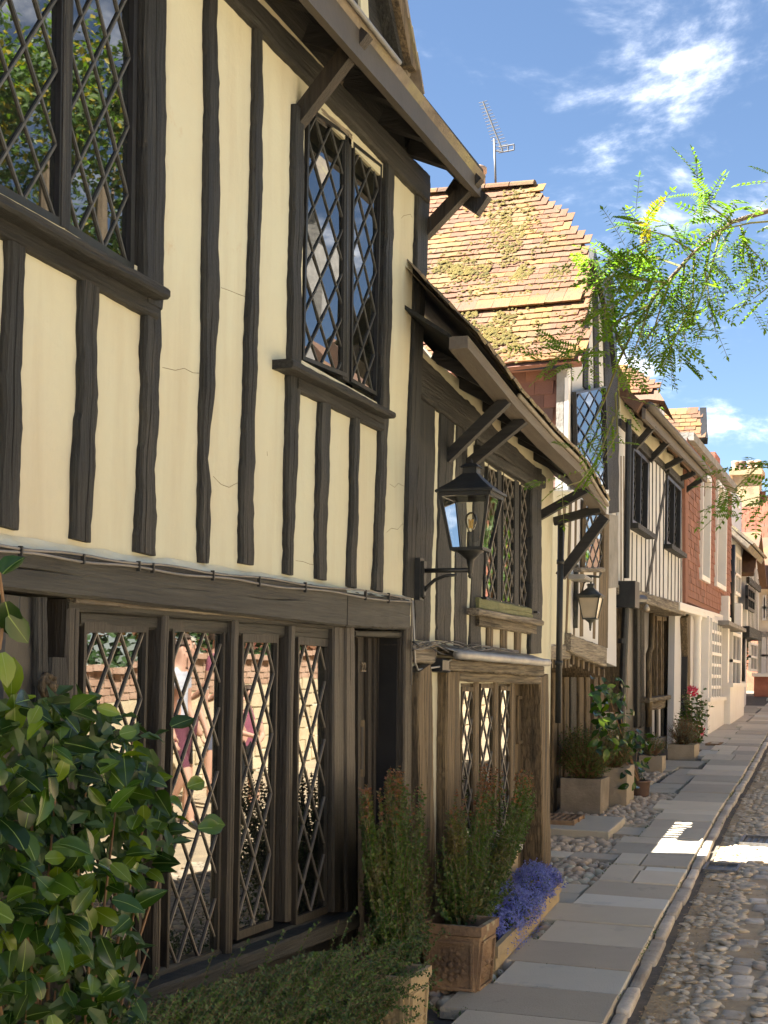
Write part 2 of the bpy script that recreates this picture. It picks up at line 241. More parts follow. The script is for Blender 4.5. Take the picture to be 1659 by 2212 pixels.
# ------------------------------------------------------------------ builders
class MB:
    def __init__(s): s.v = []; s.f = []; s.m = []
    def add(s, vs, fs, mi=0):
        k = len(s.v); s.v += [tuple(p) for p in vs]; s.f += [tuple(i + k for i in f) for f in fs]; s.m += [mi] * len(fs)
    def prism(s, pts, vec, mi=0):
        n = len(pts); q = [V(p) + V(vec) for p in pts]
        s.add(list(map(V, pts)) + q, [tuple(range(n)), tuple(range(2 * n - 1, n - 1, -1))] + [(i, i + n, (i + 1) % n + n, (i + 1) % n) for i in range(n)], mi)
    def box(s, lo, hi, mi=0):
        x0, y0, z0 = lo; x1, y1, z1 = hi
        s.prism([(x0, y0, z0), (x1, y0, z0), (x1, y1, z0), (x0, y1, z0)], (0, 0, z1 - z0), mi)
    def bar(s, p, q, w, h, up=UP, mi=0):
        p, q = V(p), V(q); d = (q - p).normalized(); a = d.cross(V(up))
        if a.length < 1e-4: a = d.cross(V((1, 0, 0)))
        a.normalize(); b = a.cross(d); a = a * (w / 2); b = b * (h / 2)
        s.prism([p - a - b, p + a - b, p + a + b, p - a + b], q - p, mi)
    def tube(s, pts, rad, n=6, mi=0, cap=True):
        pts = [V(p) for p in pts]; k = len(s.v); m = len(pts)
        if not isinstance(rad, (list, tuple)): rad = [rad] * m
        prev = None
        for i, p in enumerate(pts):
            d = (pts[min(i + 1, m - 1)] - pts[max(i - 1, 0)])
            d = d.normalized() if d.length > 1e-9 else UP
            if prev is None: a = d.cross(UP if abs(d.z) < 0.9 else V((1, 0, 0))).normalized()
            else:
                a = prev - d * prev.dot(d); a = a.normalized() if a.length > 1e-6 else d.orthogonal().normalized()
            prev = a; b = d.cross(a)
            for j in range(n):
                t = 2 * math.pi * j / n; s.v.append(tuple(p + (a * math.cos(t) + b * math.sin(t)) * rad[i]))
        for i in range(m - 1):
            for j in range(n):
                s.f.append((k + i * n + j, k + i * n + (j + 1) % n, k + (i + 1) * n + (j + 1) % n, k + (i + 1) * n + j)); s.m.append(mi)
        if cap:
            s.f.append(tuple(k + j for j in range(n - 1, -1, -1))); s.m.append(mi)
            s.f.append(tuple(k + (m - 1) * n + j for j in range(n))); s.m.append(mi)
    def lathe(s, c, prof, n=12, mi=0):
        s.tube([V(c) + UP * z for r, z in prof], [max(r, 1e-4) for r, z in prof], n, mi)
    def obj(s, name, mats, parent=None, smooth=False, kind=None):
        me = bpy.data.meshes.new(name)
        o0 = base_of(parent)
        me.from_pydata([(x - o0.x, y - o0.y, z - o0.z) for x, y, z in s.v], [], s.f)
        if not isinstance(mats, (list, tuple)): mats = [mats]
        for m in mats: me.materials.append(m)
        if len(mats) > 1: me.polygons.foreach_set('material_index', s.m)
        if smooth: me.polygons.foreach_set('use_smooth', [True] * len(me.polygons))
        me.update()
        return link(name, me, parent, kind)
def base_of(p):
    b = V((0, 0, 0))
    while p is not None: b = b + p.location; p = p.parent
    return b
def link(name, me, parent=None, kind=None):
    o = bpy.data.objects.new(name, me); COL.objects.link(o)
    if parent is not None: o.parent = parent
    if kind: o['kind'] = kind
    return o
def thing(name, loc, label, cat, group=None):
    o = bpy.data.objects.new(name, None); COL.objects.link(o); o.location = loc; o['label'] = label; o['category'] = cat; o.empty_display_size = 0.1
    if group: o['group'] = group
    return o
def inst(name, me, parent, mtx):
    o = link(name, me, parent); b = base_of(parent); m = mtx.copy(); m.translation = m.translation - b
    o.matrix_basis = m; return o
def mesh_of(mb, name, mats, smooth=False):
    me = bpy.data.meshes.new(name); me.from_pydata(mb.v, [], mb.f)
    for m in (mats if isinstance(mats, (list, tuple)) else [mats]): me.materials.append(m)
    if len(me.materials) > 1: me.polygons.foreach_set('material_index', mb.m)
    if smooth: me.polygons.foreach_set('use_smooth', [True] * len(me.polygons))
    me.update(); return me
def frame(o, x, y, z): return Matrix(((x[0], y[0], z[0], o[0]), (x[1], y[1], z[1], o[1]), (x[2], y[2], z[2], o[2]), (0, 0, 0, 1)))
def lerp(a, b, t): return a + (b - a) * t

def timber(name, F, parent, st, off0, off1, m, rough=0.006, seg=0.022, seed=None):
    """rough-hewn member on wall F; st = stations (s, z, width) from one end to the other"""
    sd = random.random() * 100 if seed is None else seed
    P = []
    for i in range(len(st) - 1):
        a, b = st[i], st[i + 1]; L = math.hypot(b[0] - a[0], b[1] - a[1]); k = max(1, int(L / seg))
        for j in range(k): P.append(tuple(lerp(a[q], b[q], j / k) for q in range(3)))
    P.append(tuple(st[-1]))
    mb = MB(); n = len(P)
    for i, (a, z, w) in enumerate(P):
        p0, p1 = P[max(0, i - 1)], P[min(n - 1, i + 1)]
        dx, dz = p1[0] - p0[0], p1[1] - p0[1]; L = math.hypot(dx, dz) or 1; nx, nz = -dz / L, dx / L
        t = i * seg * 4
        jl = rough * (noise.noise((t, sd, 1)) * 1.1 + 0.8 * noise.noise((t * 4.3, sd, 5)) + 0.5 * noise.noise((t * 11, sd, 7))); jr = rough * (noise.noise((t, sd, 9)) * 1.1 + 0.8 * noise.noise((t * 4.3, sd, 13)) + 0.5 * noise.noise((t * 11, sd, 17)))
        jf = rough * 0.7 * noise.noise((t * 1.5, sd, 21)); ch = min(0.008 + abs(jl) * 0.4, w * 0.25)
        lo, hi = -w / 2 + jl, w / 2 + jr
        gx_ = w * 0.22 * noise.noise((t * 0.35, sd, 41)); gd = 0.011 * max(0.0, noise.noise((t * 0.5, sd, 47)) + 0.12) * (1 if w > 0.03 else 0); gw_ = min(0.004, w * 0.1)
        for (q, o) in ((lo, off0), (lo, off1 - ch + jf), (lo + ch, off1 + jf), (gx_ - gw_, off1 + jf), (gx_, off1 + jf - gd), (gx_ + gw_ * 0.6, off1 + jf), (hi - ch, off1 + jf), (hi, off1 - ch + jf), (hi, off0)):
            mb.v.append(tuple(F.w(a + nx * q, z + nz * q, o)))
    c = 9
    for i in range(n - 1):
        for j in range(c): mb.f.append((i * c + j, i * c + (j + 1) % c, (i + 1) * c + (j + 1) % c, (i + 1) * c + j))
    mb.f.append(tuple(range(c - 1, -1, -1))); mb.f.append(tuple((n - 1) * c + j for j in range(c))); mb.m = [0] * len(mb.f)
    return mb.obj(name, m, parent)
def stud(F, parent, rows, off0=-0.02, off1=0.022, m=None, name='stud', rough=0.006):
    st = []
    for (ul, ur, v) in rows:
        a = F.sz(ul, v, off1); b = F.sz(ur, v, off1); st.append(((a[0] + b[0]) / 2, (a[1] + b[1]) / 2, abs(b[0] - a[0])))
    return timber(name, F, parent, st, off0, off1, m or BLACK, rough)
def rail(F, parent, tl, tr, br, bl, off0, off1, m, name='rail', rough=0.004):
    """a member running along the wall given by its four pixel corners"""
    a, b, c, d = [F.sz(*p, off1) for p in (tl, tr, br, bl)]
    st = [((a[0] + d[0]) / 2, (a[1] + d[1]) / 2, abs(a[1] - d[1])), ((b[0] + c[0]) / 2, (b[1] + c[1]) / 2, abs(b[1] - c[1]))]
    return timber(name, F, parent, st, off0, off1, m, rough)
def quadslab(F, parent, name, corners, off0, off1, m):
    mb = MB(); pts = [F.w(*F.sz(u, v, off1), off1) for u, v in corners]; mb.prism(pts, F.n * (off0 - off1)); return mb.obj(name, m, parent)
def szslab(F, parent, name, rect, off0, off1, m):
    s0, s1, z0, z1 = rect; mb = MB(); mb.prism([F.w(s0, z0, off1), F.w(s1, z0, off1), F.w(s1, z1, off1), F.w(s0, z1, off1)], F.n * (off0 - off1)); return mb.obj(name, m, parent)
def clip(poly, x1, y1):
    for ax, lim, sg in ((0, 0.0, 1), (0, x1, -1), (1, 0.0, 1), (1, y1, -1)):
        out = []
        for i in range(len(poly)):
            p, q = poly[i], poly[(i + 1) % len(poly)]; dp, dq = sg * (p[ax] - lim), sg * (q[ax] - lim)
            if dp >= 0: out.append(p)
            if dp * dq < 0: t = dp / (dp - dq); out.append((p[0] + (q[0] - p[0]) * t, p[1] + (q[1] - p[1]) * t))
        poly = out
        if len(poly) < 3: return []
    return poly
def leaded(F, win, cor, nx, nz, off, came=0.009, tilt=0.010, cm=None, glass=None, ph=(0.5, 0.0), px=True):
    """one leaded light: every diamond pane its own piece, the came net one part"""
    C = [F.sz(u, v, off) for u, v in cor] if px else cor
    def P(x, y):
        p, q = x / nx, y / nz
        t = (lerp(C[0][0], C[1][0], p), lerp(C[0][1], C[1][1], p)); b = (lerp(C[3][0], C[2][0], p), lerp(C[3][1], C[2][1], p))
        return lerp(t[0], b[0], q), lerp(t[1], b[1], q)
    for i in range(-1, 2 * int(nx + 1) + 2):
        for j in range(-1, 2 * int(nz + 1) + 2):
            if (i + j) % 2: continue
            c0, c1 = i * 0.5 + ph[0] - 0.5, j * 0.5 + ph[1]
            poly = clip([(c0, c1 - 0.5), (c0 + 0.5, c1), (c0, c1 + 0.5), (c0 - 0.5, c1)], nx, nz)
            if len(poly) < 3: continue
            ar = abs(sum(poly[k][0] * poly[(k + 1) % len(poly)][1] - poly[(k + 1) % len(poly)][0] * poly[k][1] for k in range(len(poly)))) / 2
            if ar < 0.02: continue
            cs, cz_ = P(c0, c1); ta, tb = random.gauss(0, tilt), random.gauss(0, tilt * 0.7)
            mb = MB(); pts = []
            for (x, y) in poly:
                s_, z_ = P(x, y); pts.append(F.w(s_, z_, off + (s_ - cs) * ta + (z_ - cz_) * tb))
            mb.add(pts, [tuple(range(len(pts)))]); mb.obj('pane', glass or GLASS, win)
    mb = MB()
    for sg in (1, -1):
        for k in range(-2 * int(nx + nz) - 4, 2 * int(nx + nz) + 5):
            # line x + sg*y = c
            c = ph[0] - 0.5 + sg * ph[1] + 0.5 + k * 1.0
            pts = []
            for y in (0.0, nz):
                x = c - sg * y
                if -1e-6 <= x <= nx + 1e-6: pts.append((x, y))
            for x in (0.0, nx):
                y = (c - x) * sg
                if 1e-6 < y < nz - 1e-6: pts.append((x, y))
            if len(pts) < 2: continue
            a, b = max(((p, q) for p in pts for q in pts), key=lambda t: (t[0][0] - t[1][0]) ** 2 + (t[0][1] - t[1][1]) ** 2)
            if abs(a[0] - b[0]) + abs(a[1] - b[1]) < 0.1: continue
            m_ = 4; prev = None
            for q in range(m_ + 1):
                s_, z_ = P(lerp(a[0], b[0], q / m_), lerp(a[1], b[1], q / m_)); pt = F.w(s_, z_, off + 0.002 + 0.0012 * (sg > 0))
                if prev is not None: mb.bar(prev, pt, came, 0.007, F.n)
                prev = pt
    if mb.v: mb.obj('lead_came', cm or CAME, win)
def wall(F, parent, name, rect, holes, th, m, off=0.0):
    """wall sheet with real openings: rect and holes are (s0, s1, z0, z1)"""
    S = sorted({rect[0], rect[1]} | {h[i] for h in holes for i in (0, 1) if rect[0] < h[i] < rect[1]})
    Z = sorted({rect[2], rect[3]} | {h[i] for h in holes for i in (2, 3) if rect[2] < h[i] < rect[3]})
    def solid(i, j):
        if i < 0 or j < 0 or i >= len(S) - 1 or j >= len(Z) - 1: return False
        a, b = (S[i] + S[i + 1]) / 2, (Z[j] + Z[j + 1]) / 2
        return not any(h[0] < a < h[1] and h[2] < b < h[3] for h in holes)
    mb = MB()
    for i in range(len(S) - 1):
        for j in range(len(Z) - 1):
            if not solid(i, j): continue
            a, b, c, d = S[i], S[i + 1], Z[j], Z[j + 1]
            mb.add([F.w(a, c, off), F.w(b, c, off), F.w(b, d, off), F.w(a, d, off)], [(0, 1, 2, 3)])
            mb.add([F.w(a, c, off - th), F.w(b, c, off - th), F.w(b, d, off - th), F.w(a, d, off - th)], [(3, 2, 1, 0)])
            for (ni, nj, p, q) in ((i - 1, j, (a, d), (a, c)), (i + 1, j, (b, c), (b, d)), (i, j - 1, (a, c), (b, c)), (i, j + 1, (b, d), (a, d))):
                if not solid(ni, nj): mb.add([F.w(*p, off), F.w(*p, off - th), F.w(*q, off - th), F.w(*q, off)], [(0, 1, 2, 3)])
    return mb.obj(name, m, parent)
def strut(parent, p, q, w, h, m, name='eave_bracket'):
    mb = MB(); mb.bar(p, q, w, h); return mb.obj(name, m, parent)
def fascia_line(parent, name, pts, h, th, m, outward=V((1, 0, 0))):
    """board following a polyline of its lower front edge"""
    mb = MB()
    for a, b in zip(pts[:-1], pts[1:]):
        a, b = V(a), V(b); mb.prism([a, b, b + UP * h, a + UP * h], outward * -th)
    return mb.obj(name, m, parent)
def pitched_roof(parent, y0, y1, xe, ze, run, pitch, m, th=0.10, back=True):
    t = math.tan(R(pitch)); xr, zr = xe - run, ze + run * t; mb = MB()
    mb.prism([V((xe, y0, ze)), V((xe, y1, ze)), V((xr, y1, zr)), V((xr, y0, zr))], V((-th * 0.6, 0, -th)))
    if back: mb.prism([V((xr - 0.01, y0, zr)), V((xr - 0.01, y1, zr)), V((xr - run, y1, ze)), V((xr - run, y0, ze))], V((th * 0.6, 0, -th)))
    return mb.obj('roof', m, parent)
def gable_ends(parent, y0, y1, xf, z0, ze, xe, run, pitch, m):
    t = math.tan(R(pitch))
    for y in (y0, y1):
        mb = MB(); zf = ze + (xe - xf) * t - 0.12
        mb.prism([V((xf, y, z0)), V((xf, y, zf)), V((xe - run, y, ze + run * t - 0.15)), V((xe - 2 * run + 0.4, y, ze)), V((xe - 2 * run + 0.4, y, z0))], V((0, 0.12 if y == y0 else -0.12, 0)))
        mb.obj('gable_wall', m, parent)

# ================================================================== ground
def zstrip(name, xf0, xf1, y0, y1, n, lift, m, parent=None, kind='structure'):
    mb = MB(); vs = []
    for i in range(n + 1):
        y = lerp(y0, y1, i / n); vs += [V((xf0(y), y, gz(y) + lift)), V((xf1(y), y, gz(y) + lift))]
    mb.add(vs, [(2 * i, 2 * i + 1, 2 * i + 3, 2 * i + 2) for i in range(n)]); return mb.obj(name, m, parent, kind=kind)
def poly1(pts):
    pts = sorted(pts)
    def f(y):
        for (a, b) in zip(pts[:-1], pts[1:]):
            if y <= b[0] or b is pts[-1]: return lerp(a[1], b[1], (y - a[0]) / (b[0] - a[0]))
    return f
XL = poly1([(6.0, -1.74), (9.0, -1.785), (12.0, -1.87), (15.0, -1.955), (21.4, -2.13), (30, -2.30)])
XK = poly1([(5.0, -1.07), (8.3, -1.21), (10.5, -1.29), (13, -1.39), (16, -1.46), (20.3, -1.60), (30, -1.9)])
ground = zstrip('ground', lambda y: -60, lambda y: 60, -40, 40, 8, -0.02, DIRT)
far_ground = zstrip('far_ground', lambda y: -400, lambda y: 400, 40, 900, 8, -0.02, DIRT)
pave = zstrip('pavement', lambda y: XL(y) - 0.02, lambda y: XK(y) + 0.02, 1.0, 40, 60, 0.012, GRIT)
# paving slabs
jv = [(1330, 2173), (1356, 2121), (1388, 2071), (1412, 2025), (1440, 1987), (1452, 1963), (1468, 1931), (1484, 1903), (1492, 1893), (1500, 1868), (1512, 1843)]
ys = sorted(G(u, v).y for u, v in jv)
yy = ys[0]; pre = []
while yy > 1.5: yy -= random.uniform(0.42, 0.55); pre.append(yy)
ys = sorted(pre) + ys
while ys[-1] < 34: ys.append(ys[-1] + random.choice([0.3, 0.42, 0.5, 0.55, 0.62, 0.75]))
for a, b in zip(ys[:-1], ys[1:]):
    g_ = 0.007; z0 = random.uniform(0.0, 0.008); tl = random.uniform(-0.006, 0.006); skew = random.uniform(-0.02, 0.02)
    xa0, xb0, xa1, xb1 = XL(a) + random.uniform(-0.012, 0.012), XK(a) - 0.005, XL(b), XK(b) - 0.005
    if random.random() < 0.18: xa0 -= 0.12; xa1 -= 0.12
    def slab(p, q, r, s_, nm='paving_slab'):
        c = (p + q + r + s_) / 4; mb = MB()
        lo = [x for x in (p, q, r, s_)]; hi = [c + (x - c) * 0.985 + UP * 0.052 for x in lo]; mid = [x + UP * 0.045 for x in lo]
        mb.add(lo + mid + hi, [(8, 9, 10, 11)] + [(i, (i + 1) % 4, 4 + (i + 1) % 4, 4 + i) for i in range(4)] + [(4 + i, 4 + (i + 1) % 4, 8 + (i + 1) % 4, 8 + i) for i in range(4)])
        return mb.obj(nm, STONEP, pave)
    P = [V((xa0, a + g_ + skew, gz(a) + z0)), V((xb0, a + g_ + 0.0, gz(a) + z0 + tl)), V((xb1, b - g_, gz(b) + z0 + tl)), V((xa1, b - g_ + skew, gz(b) + z0))]
    if random.random() < 0.16 and a > 8.5:
        t = random.uniform(0.35, 0.65); m0, m1 = P[0].lerp(P[1], t), P[3].lerp(P[2], t); d = V((0.006, 0, 0))
        slab(P[0], m0 - d, m1 - d, P[3]); slab(m0 + d, P[1], P[2], m1 + d)
    else: slab(*P)
# kerb
kerb = zstrip('kerb', lambda y: XK(y), lambda y: XK(y) + 0.12, 1.0, 34, 50, 0.004, GRIT)
def roundbox(rx, ry, rz, sd, n=3, j=0.06):
    mb = MB(); vs = []; rnd = random.Random(sd)
    sx = [-1, -0.82, 0.82, 1]
    # rounded slab: bottom ring, mid ring, top ring, top centre
    rings = [(1.0, -1.0), (1.0, 0.35), (0.94, 0.8), (0.72, 1.0)]; k = 12
    for (r, h) in rings:
        for i in range(k):
            t = 2 * math.pi * i / k; c, s_ = math.cos(t), math.sin(t)
            e = 0.25
            x = math.copysign(abs(c) ** e, c); y = math.copysign(abs(s_) ** e, s_)
            vs.append((x * r * rx * (1 + rnd.uniform(-j, j)), y * r * ry * (1 + rnd.uniform(-j, j) * 0.5), h * rz + rnd.uniform(-j, j) * rz * 0.6))
    vs.append((0, 0, rz * 1.02))
    fs = [(r * k + i, r * k + (i + 1) % k, (r + 1) * k + (i + 1) % k, (r + 1) * k + i) for r in range(3) for i in range(k)] + [(3 * k + i, 3 * k + (i + 1) % k, 4 * k) for i in range(k)]
    mb.add(vs, fs); return mb
kms = [mesh_of(roundbox(0.034, 0.5, 0.030, i, j=0.05), 'kerb_stone', STONEK, True) for i in range(5)]
y = 1.4
while y < 33:
    L = random.uniform(0.22, 0.62); yc = y + L / 2
    d = V((XK(yc + 0.2) - XK(yc - 0.2), 0.4, SL * 0.4)).normalized(); x_ = d.cross(UP).normalized(); z_ = x_.cross(d)
    w = random.uniform(0.85, 1.25)
    inst('kerb_stone', random.choice(kms), kerb, frame(V((XK(yc) + 0.038, yc, gz(yc) + 0.012 + random.uniform(-0.006, 0.006))), x_ * w, d * (L * 0.985), z_ * random.uniform(0.8, 1.1)))
    y += L
# cobbles and pebbles
def stone_mesh(sd, sx, sy, sz, name, m):
    rnd = random.Random(sd); mb = MB(); k = 8; rings = [(0.75, -0.6), (1.0, -0.05), (0.88, 0.45), (0.5, 0.85)]
    vs = []
    for r, h in rings:
        for i in range(k):
            t = 2 * math.pi * (i + 0.5 * (rings.index((r, h)) % 2)) / k; rr = r * (1 + rnd.uniform(-0.11, 0.11)); vs.append((math.cos(t) * rr * sx, math.sin(t) * rr * sy, h * sz * (1 + rnd.uniform(-0.1, 0.1))))
    vs.append((0, 0, sz)); fs = [(r * k + i, r * k + (i + 1) % k, (r + 1) * k + (i + 1) % k, (r + 1) * k + i) for r in range(3) for i in range(k)] + [(3 * k + i, 3 * k + (i + 1) % k, 4 * k) for i in range(k)]
    mb.add(vs, fs); return mb, (mesh_of(mb, name, m, True) if name else None)
def scatter_stones(parent, spots, pool, me_pool, single, mass, m_mass, limit=300):
    spots.sort(key=lambda s: s[0].y); massb = MB()
    for i, (p, ax, ay, az) in enumerate(spots):
        k = random.randrange(len(pool))
        if i < limit: inst(single, me_pool[k], parent, frame(p, ax, ay, az))
        else: massb.add([p + ax * v[0] + ay * v[1] + az * v[2] for v in pool[k].v], pool[k].f)
    if massb.v: massb.obj(mass, m_mass, parent, smooth=True, kind='stuff')
street = zstrip('street', lambda y: XK(y) + 0.10, lambda y: 2.75, -20, 40, 60, -0.003, DIRT)
cp = [stone_mesh(100 + i, 0.042, 0.030, 0.013, 'cobble', COB) for i in range(7)]
spots = []
def inview(p, m=40):
    d = p - CAM; f = d.dot(CF)
    if f < 0.5: return False
    a, b = d.dot(CR) / f * FL, -(d.z) / f * FL
    return -m < U0 + a < 1659 + m and V0 + b < 2212 + m
y = 4.6
while y < 33:
    step = 0.047; x = XK(y) + 0.15
    xmax = 0.55 if y < 9 else (0.25 if y < 14 else (-0.1 if y < 24 else -0.5))
    while x < xmax:
        edge = x - XK(y)
        bare = edge < 0.30 and noise.noise((x * 6, y * 2.2, 3)) > (-0.05 + edge * 1.3)
        strip = abs(edge - 0.52) < 0.07 and y < 11
        if not bare and not strip and random.random() < 0.97:
            yaw = random.gauss(0, 0.7); sc_ = random.uniform(0.5, 1.5) * (0.8 if edge < 0.34 else 1.0)
            c_, s_ = math.cos(yaw), math.sin(yaw)
            p = V((x + random.uniform(-0.014, 0.014), y + random.uniform(-0.012, 0.012), 0)); p.z = gz(p.y) + random.uniform(-0.010, 0.001)
            tz = V((random.gauss(0, 0.16), random.gauss(0, 0.16), 1)).normalized()
            ax_ = V((c_, s_, 0)); ax_ = (ax_ - tz * ax_.dot(tz)).normalized(); ay_ = tz.cross(ax_)
            spots.append((p, ax_ * sc_, ay_ * sc_, tz * sc_))
        x += 0.062 * random.uniform(0.85, 1.1)
    y += step
vis = [s for s in spots if inview(s[0])]; hid = [s for s in spots if not inview(s[0])]
vis.sort(key=lambda s: s[0].y)
scatter_stones(street, vis[:300], [c[0] for c in cp], [c[1] for c in cp], 'cobble', 'cobbles', COBS)
scatter_stones(street, vis[300:] + hid, [c[0] for c in cp], [c[1] for c in cp], 'cobble', 'cobbles', COBS, limit=0)
# setts strip running along the street
sm = [mesh_of(roundbox(0.055, 0.5, 0.02, 40 + i, j=0.14), 'street_sett', STONEK, True) for i in range(3)]
y = 4.5
while y < 11:
    L = random.uniform(0.14, 0.3)
    if random.random() < 0.62: inst('street_sett', random.choice(sm), street, frame(V((XK(y + L / 2) + 0.52 + random.uniform(-0.03, 0.03), y + L / 2, gz(y + L / 2) - 0.012)), V((1, 0, 0)), V((0, L * 0.93, SL * L)), UP))
    y += L
# dry litter in the gutter
mb = MB()
for i in range(9000):
    y = 4.5 + random.random() ** 1.6 * 22; e = abs(random.gauss(0, 0.13)) + 0.11
    if random.random() < 0.25: e = random.uniform(0.1, 0.75)
    p = V((XK(y) + e, y, gz(y) + random.uniform(0.0, 0.018))); L = random.uniform(0.005, 0.016); t = random.uniform(0, 6.3); w = L * random.uniform(0.2, 0.45)
    d = V((math.cos(t), math.sin(t), random.uniform(-0.3, 0.3))) * L; q = V((-math.sin(t), math.cos(t), random.uniform(-0.4, 0.4))) * w
    mb.add([p - d, p + q, p + d, p - q], [(0, 1, 2, 3)])
lit = mb.obj('leaf_litter', LITTER); lit['kind'] = 'stuff'; lit['label'] = 'dry straw coloured leaf litter drifted along the kerb'; lit['category'] = 'leaf litter'
# pebble bed between pavement and house fronts
bed = zstrip('pebble_bed', lambda y: -3.4, lambda y: XL(y), 1.0, 40, 60, -0.008, GRIT)
pp = [stone_mesh(200 + i, 0.044, 0.033, 0.03, 'pebble', PEB) for i in range(7)]
def pebble_region(y0, y1, x0f, x1f, avoid=()):
    out = []; y = y0
    while y < y1:
        x = x0f(y) + 0.03
        while x < x1f(y) - 0.02:
            if not any(a[0] < x < a[1] and a[2] < y < a[3] for a in avoid):
                yaw = random.uniform(0, 3.14); sc_ = random.uniform(0.65, 1.35); tz = V((random.gauss(0, 0.3), random.gauss(0, 0.3), 1)).normalized()
                ax_ = V((math.cos(yaw), math.sin(yaw), 0)); ax_ = (ax_ - tz * ax_.dot(tz)).normalized()
                p = V((x + random.uniform(-0.015, 0.015), y + random.uniform(-0.015, 0.015), 0)); p.z = gz(p.y) + random.uniform(0.0, 0.022)
                out.append((p, ax_ * sc_, tz.cross(ax_) * sc_, tz * sc_))
            x += 0.074 * random.uniform(0.9, 1.15)
        y += 0.064
    return out
avoid = [(-3.4, -1.9, 8.35, 9.02), (-2.75, -1.80, 9.98, 10.28), (-2.9, -2.06, 10.95, 11.9), (-2.13, -1.80, 11.2, 11.75)]
pebs = pebble_region(6.0, 8.3, lambda y: -2.0, lambda y: XL(y), avoid) + pebble_region(9.02, 14.1, lambda y: -2.85, lambda y: XL(y), avoid) + pebble_region(15.0, 16.2, lambda y: -2.8, lambda y: -2.35)
pebs.sort(key=lambda s: -1 if inview(s[0], 0) else 1)
scatter_stones(bed, pebs, [c[0] for c in pp], [c[1] for c in pp], 'pebble', 'pebbles', PEB, limit=300)
def flag(x0, x1, y0, y1, lift=0.04, h=0.05, nm='flagstone', m=STONEP, parent=None, j=0.015):
    mb = MB(); c = [V((x0, y0, 0)), V((x1, y0, 0)), V((x1, y1, 0)), V((x0, y1, 0))]
    for p in c: p.x += random.uniform(-j, j); p.y += random.uniform(-j, j); p.z = gz(p.y) + lift - h
    mid = sum(c, V()) / 4; lo = c; me_ = [p + UP * (h - 0.006) for p in c]; hi = [mid + (p - mid) * 0.98 + UP * h for p in c]
    mb.add(lo + me_ + hi, [(8, 9, 10, 11)] + [(i, (i + 1) % 4, 4 + (i + 1) % 4, 4 + i) for i in range(4)] + [(4 + i, 4 + (i + 1) % 4, 8 + (i + 1) % 4, 8 + i) for i in range(4)])
    return mb.obj(nm, m, parent or bed)
flag(-2.02, -1.80, 8.38, 8.68); flag(-2.04, -1.82, 8.7, 9.0); flag(-2.75, -2.2, 10.0, 10.26); flag(-2.19, -1.84, 10.02, 10.27)
for (x0, x1, y0, y1) in ((-2.75, -2.35, 14.15, 14.95), (-2.33, -2.0, 14.2, 14.5), (-2.33, -1.99, 14.53, 15.0), (-2.6, -2.3, 16.3, 16.8), (-2.28, -2.0, 15.1, 15.9), (-2.28, -2.05, 15.93, 16.6), (-2.6, -2.08, 16.85, 17.6), (-2.3, -2.06, 18.4, 19.2), (-2.5, -2.08, 19.25, 20.2), (-2.6, -2.1, 20.3, 21.4), (-2.75, -2.15, 21.5, 23), (-2.7, -2.2, 23.1, 25), (-2.7, -2.25, 25.1, 27.5), (-2.7, -2.3, 27.6, 30)): flag(x0, x1, y0, y1)
# doorstep slab with tiled scraper grid
step = flag(-2.95, -2.08, 10.98, 11.85, lift=0.10, h=0.13, nm='doorstep')
mb = MB(); y0s, y1s = 11.2, 11.62
for i in range(9): x = -2.86 + i * 0.055; mb.bar(on_ground(x, y0s, 0.118), on_ground(x, y1s, 0.118), 0.016, 0.035)
mb.bar(on_ground(-2.88, y0s, 0.118), on_ground(-2.40, y0s, 0.118), 0.016, 0.037); mb.bar(on_ground(-2.88, y1s, 0.118), on_ground(-2.40, y1s, 0.118), 0.016, 0.037); mb.bar(on_ground(-2.88, 11.41, 0.117), on_ground(-2.40, 11.41, 0.117), 0.012, 0.033)
gr = thing('boot_scraper_grid', on_ground(-2.65, 11.4, 0.1), 'terracotta coloured grid scraper set on the grey doorstep slab', 'scraper')
mb.obj('grid', TERRA, gr)
# iron covers
def cover(name, x0, x1, y0, y1, label, lift, m, cell):
    t = thing(name, on_ground((x0 + x1) / 2, (y0 + y1) / 2), label, 'drain cover')
    mb = MB(); P = lambda x, y, z: V((x, y, gz(y) + lift + z))
    for (a, b) in (((x0, y0), (x1, y0)), ((x1, y0), (x1, y1)), ((x1, y1), (x0, y1)), ((x0, y1), (x0, y0))): mb.bar(P(*a, 0), P(*b, 0), 0.022, 0.03)
    mb.obj('frame', m, t)
    mb = MB(); mb.prism([P(x0, y0, -0.004), P(x1, y0, -0.004), P(x1, y1, -0.004), P(x0, y1, -0.004)], V((0, 0, -0.02)))
    if cell:
        nx_, ny_ = int((x1 - x0) / cell), int((y1 - y0) / cell)
        for i in range(nx_):
            for j in range(ny_): 
                c = P(lerp(x0, x1, (i + 0.5) / nx_), lerp(y0, y1, (j + 0.5) / ny_), 0.0); h_ = cell * 0.28; mb.prism([c + V((-h_, 0, 0)), c + V((0, -h_, 0)), c + V((h_, 0, 0)), c + V((0, h_, 0))], V((0, 0, 0.004)))
    mb.obj('plate', m, t)
    return t
IRONC = mat('worn_cover_iron', (0.13, 0.13, 0.13), (0.20, 0.20, 0.20), scale=20, rough=0.45, metal=0.6, bump=0.2, bscale=50)
p = G(1565, 1878); cover('drain_cover', p.x - 0.13, p.x + 0.10, p.y - 0.17, p.y + 0.13, 'smooth sunken steel cover in the cobbles nearer the kerb', 0.012, IRONC, 0)
p = G(1640, 1822); cover('drain_cover', p.x - 0.13, p.x + 0.16, p.y - 0.2, p.y + 0.2, 'chequered iron drain cover in the cobbles farther up the street', 0.02, IRONC, 0.045)
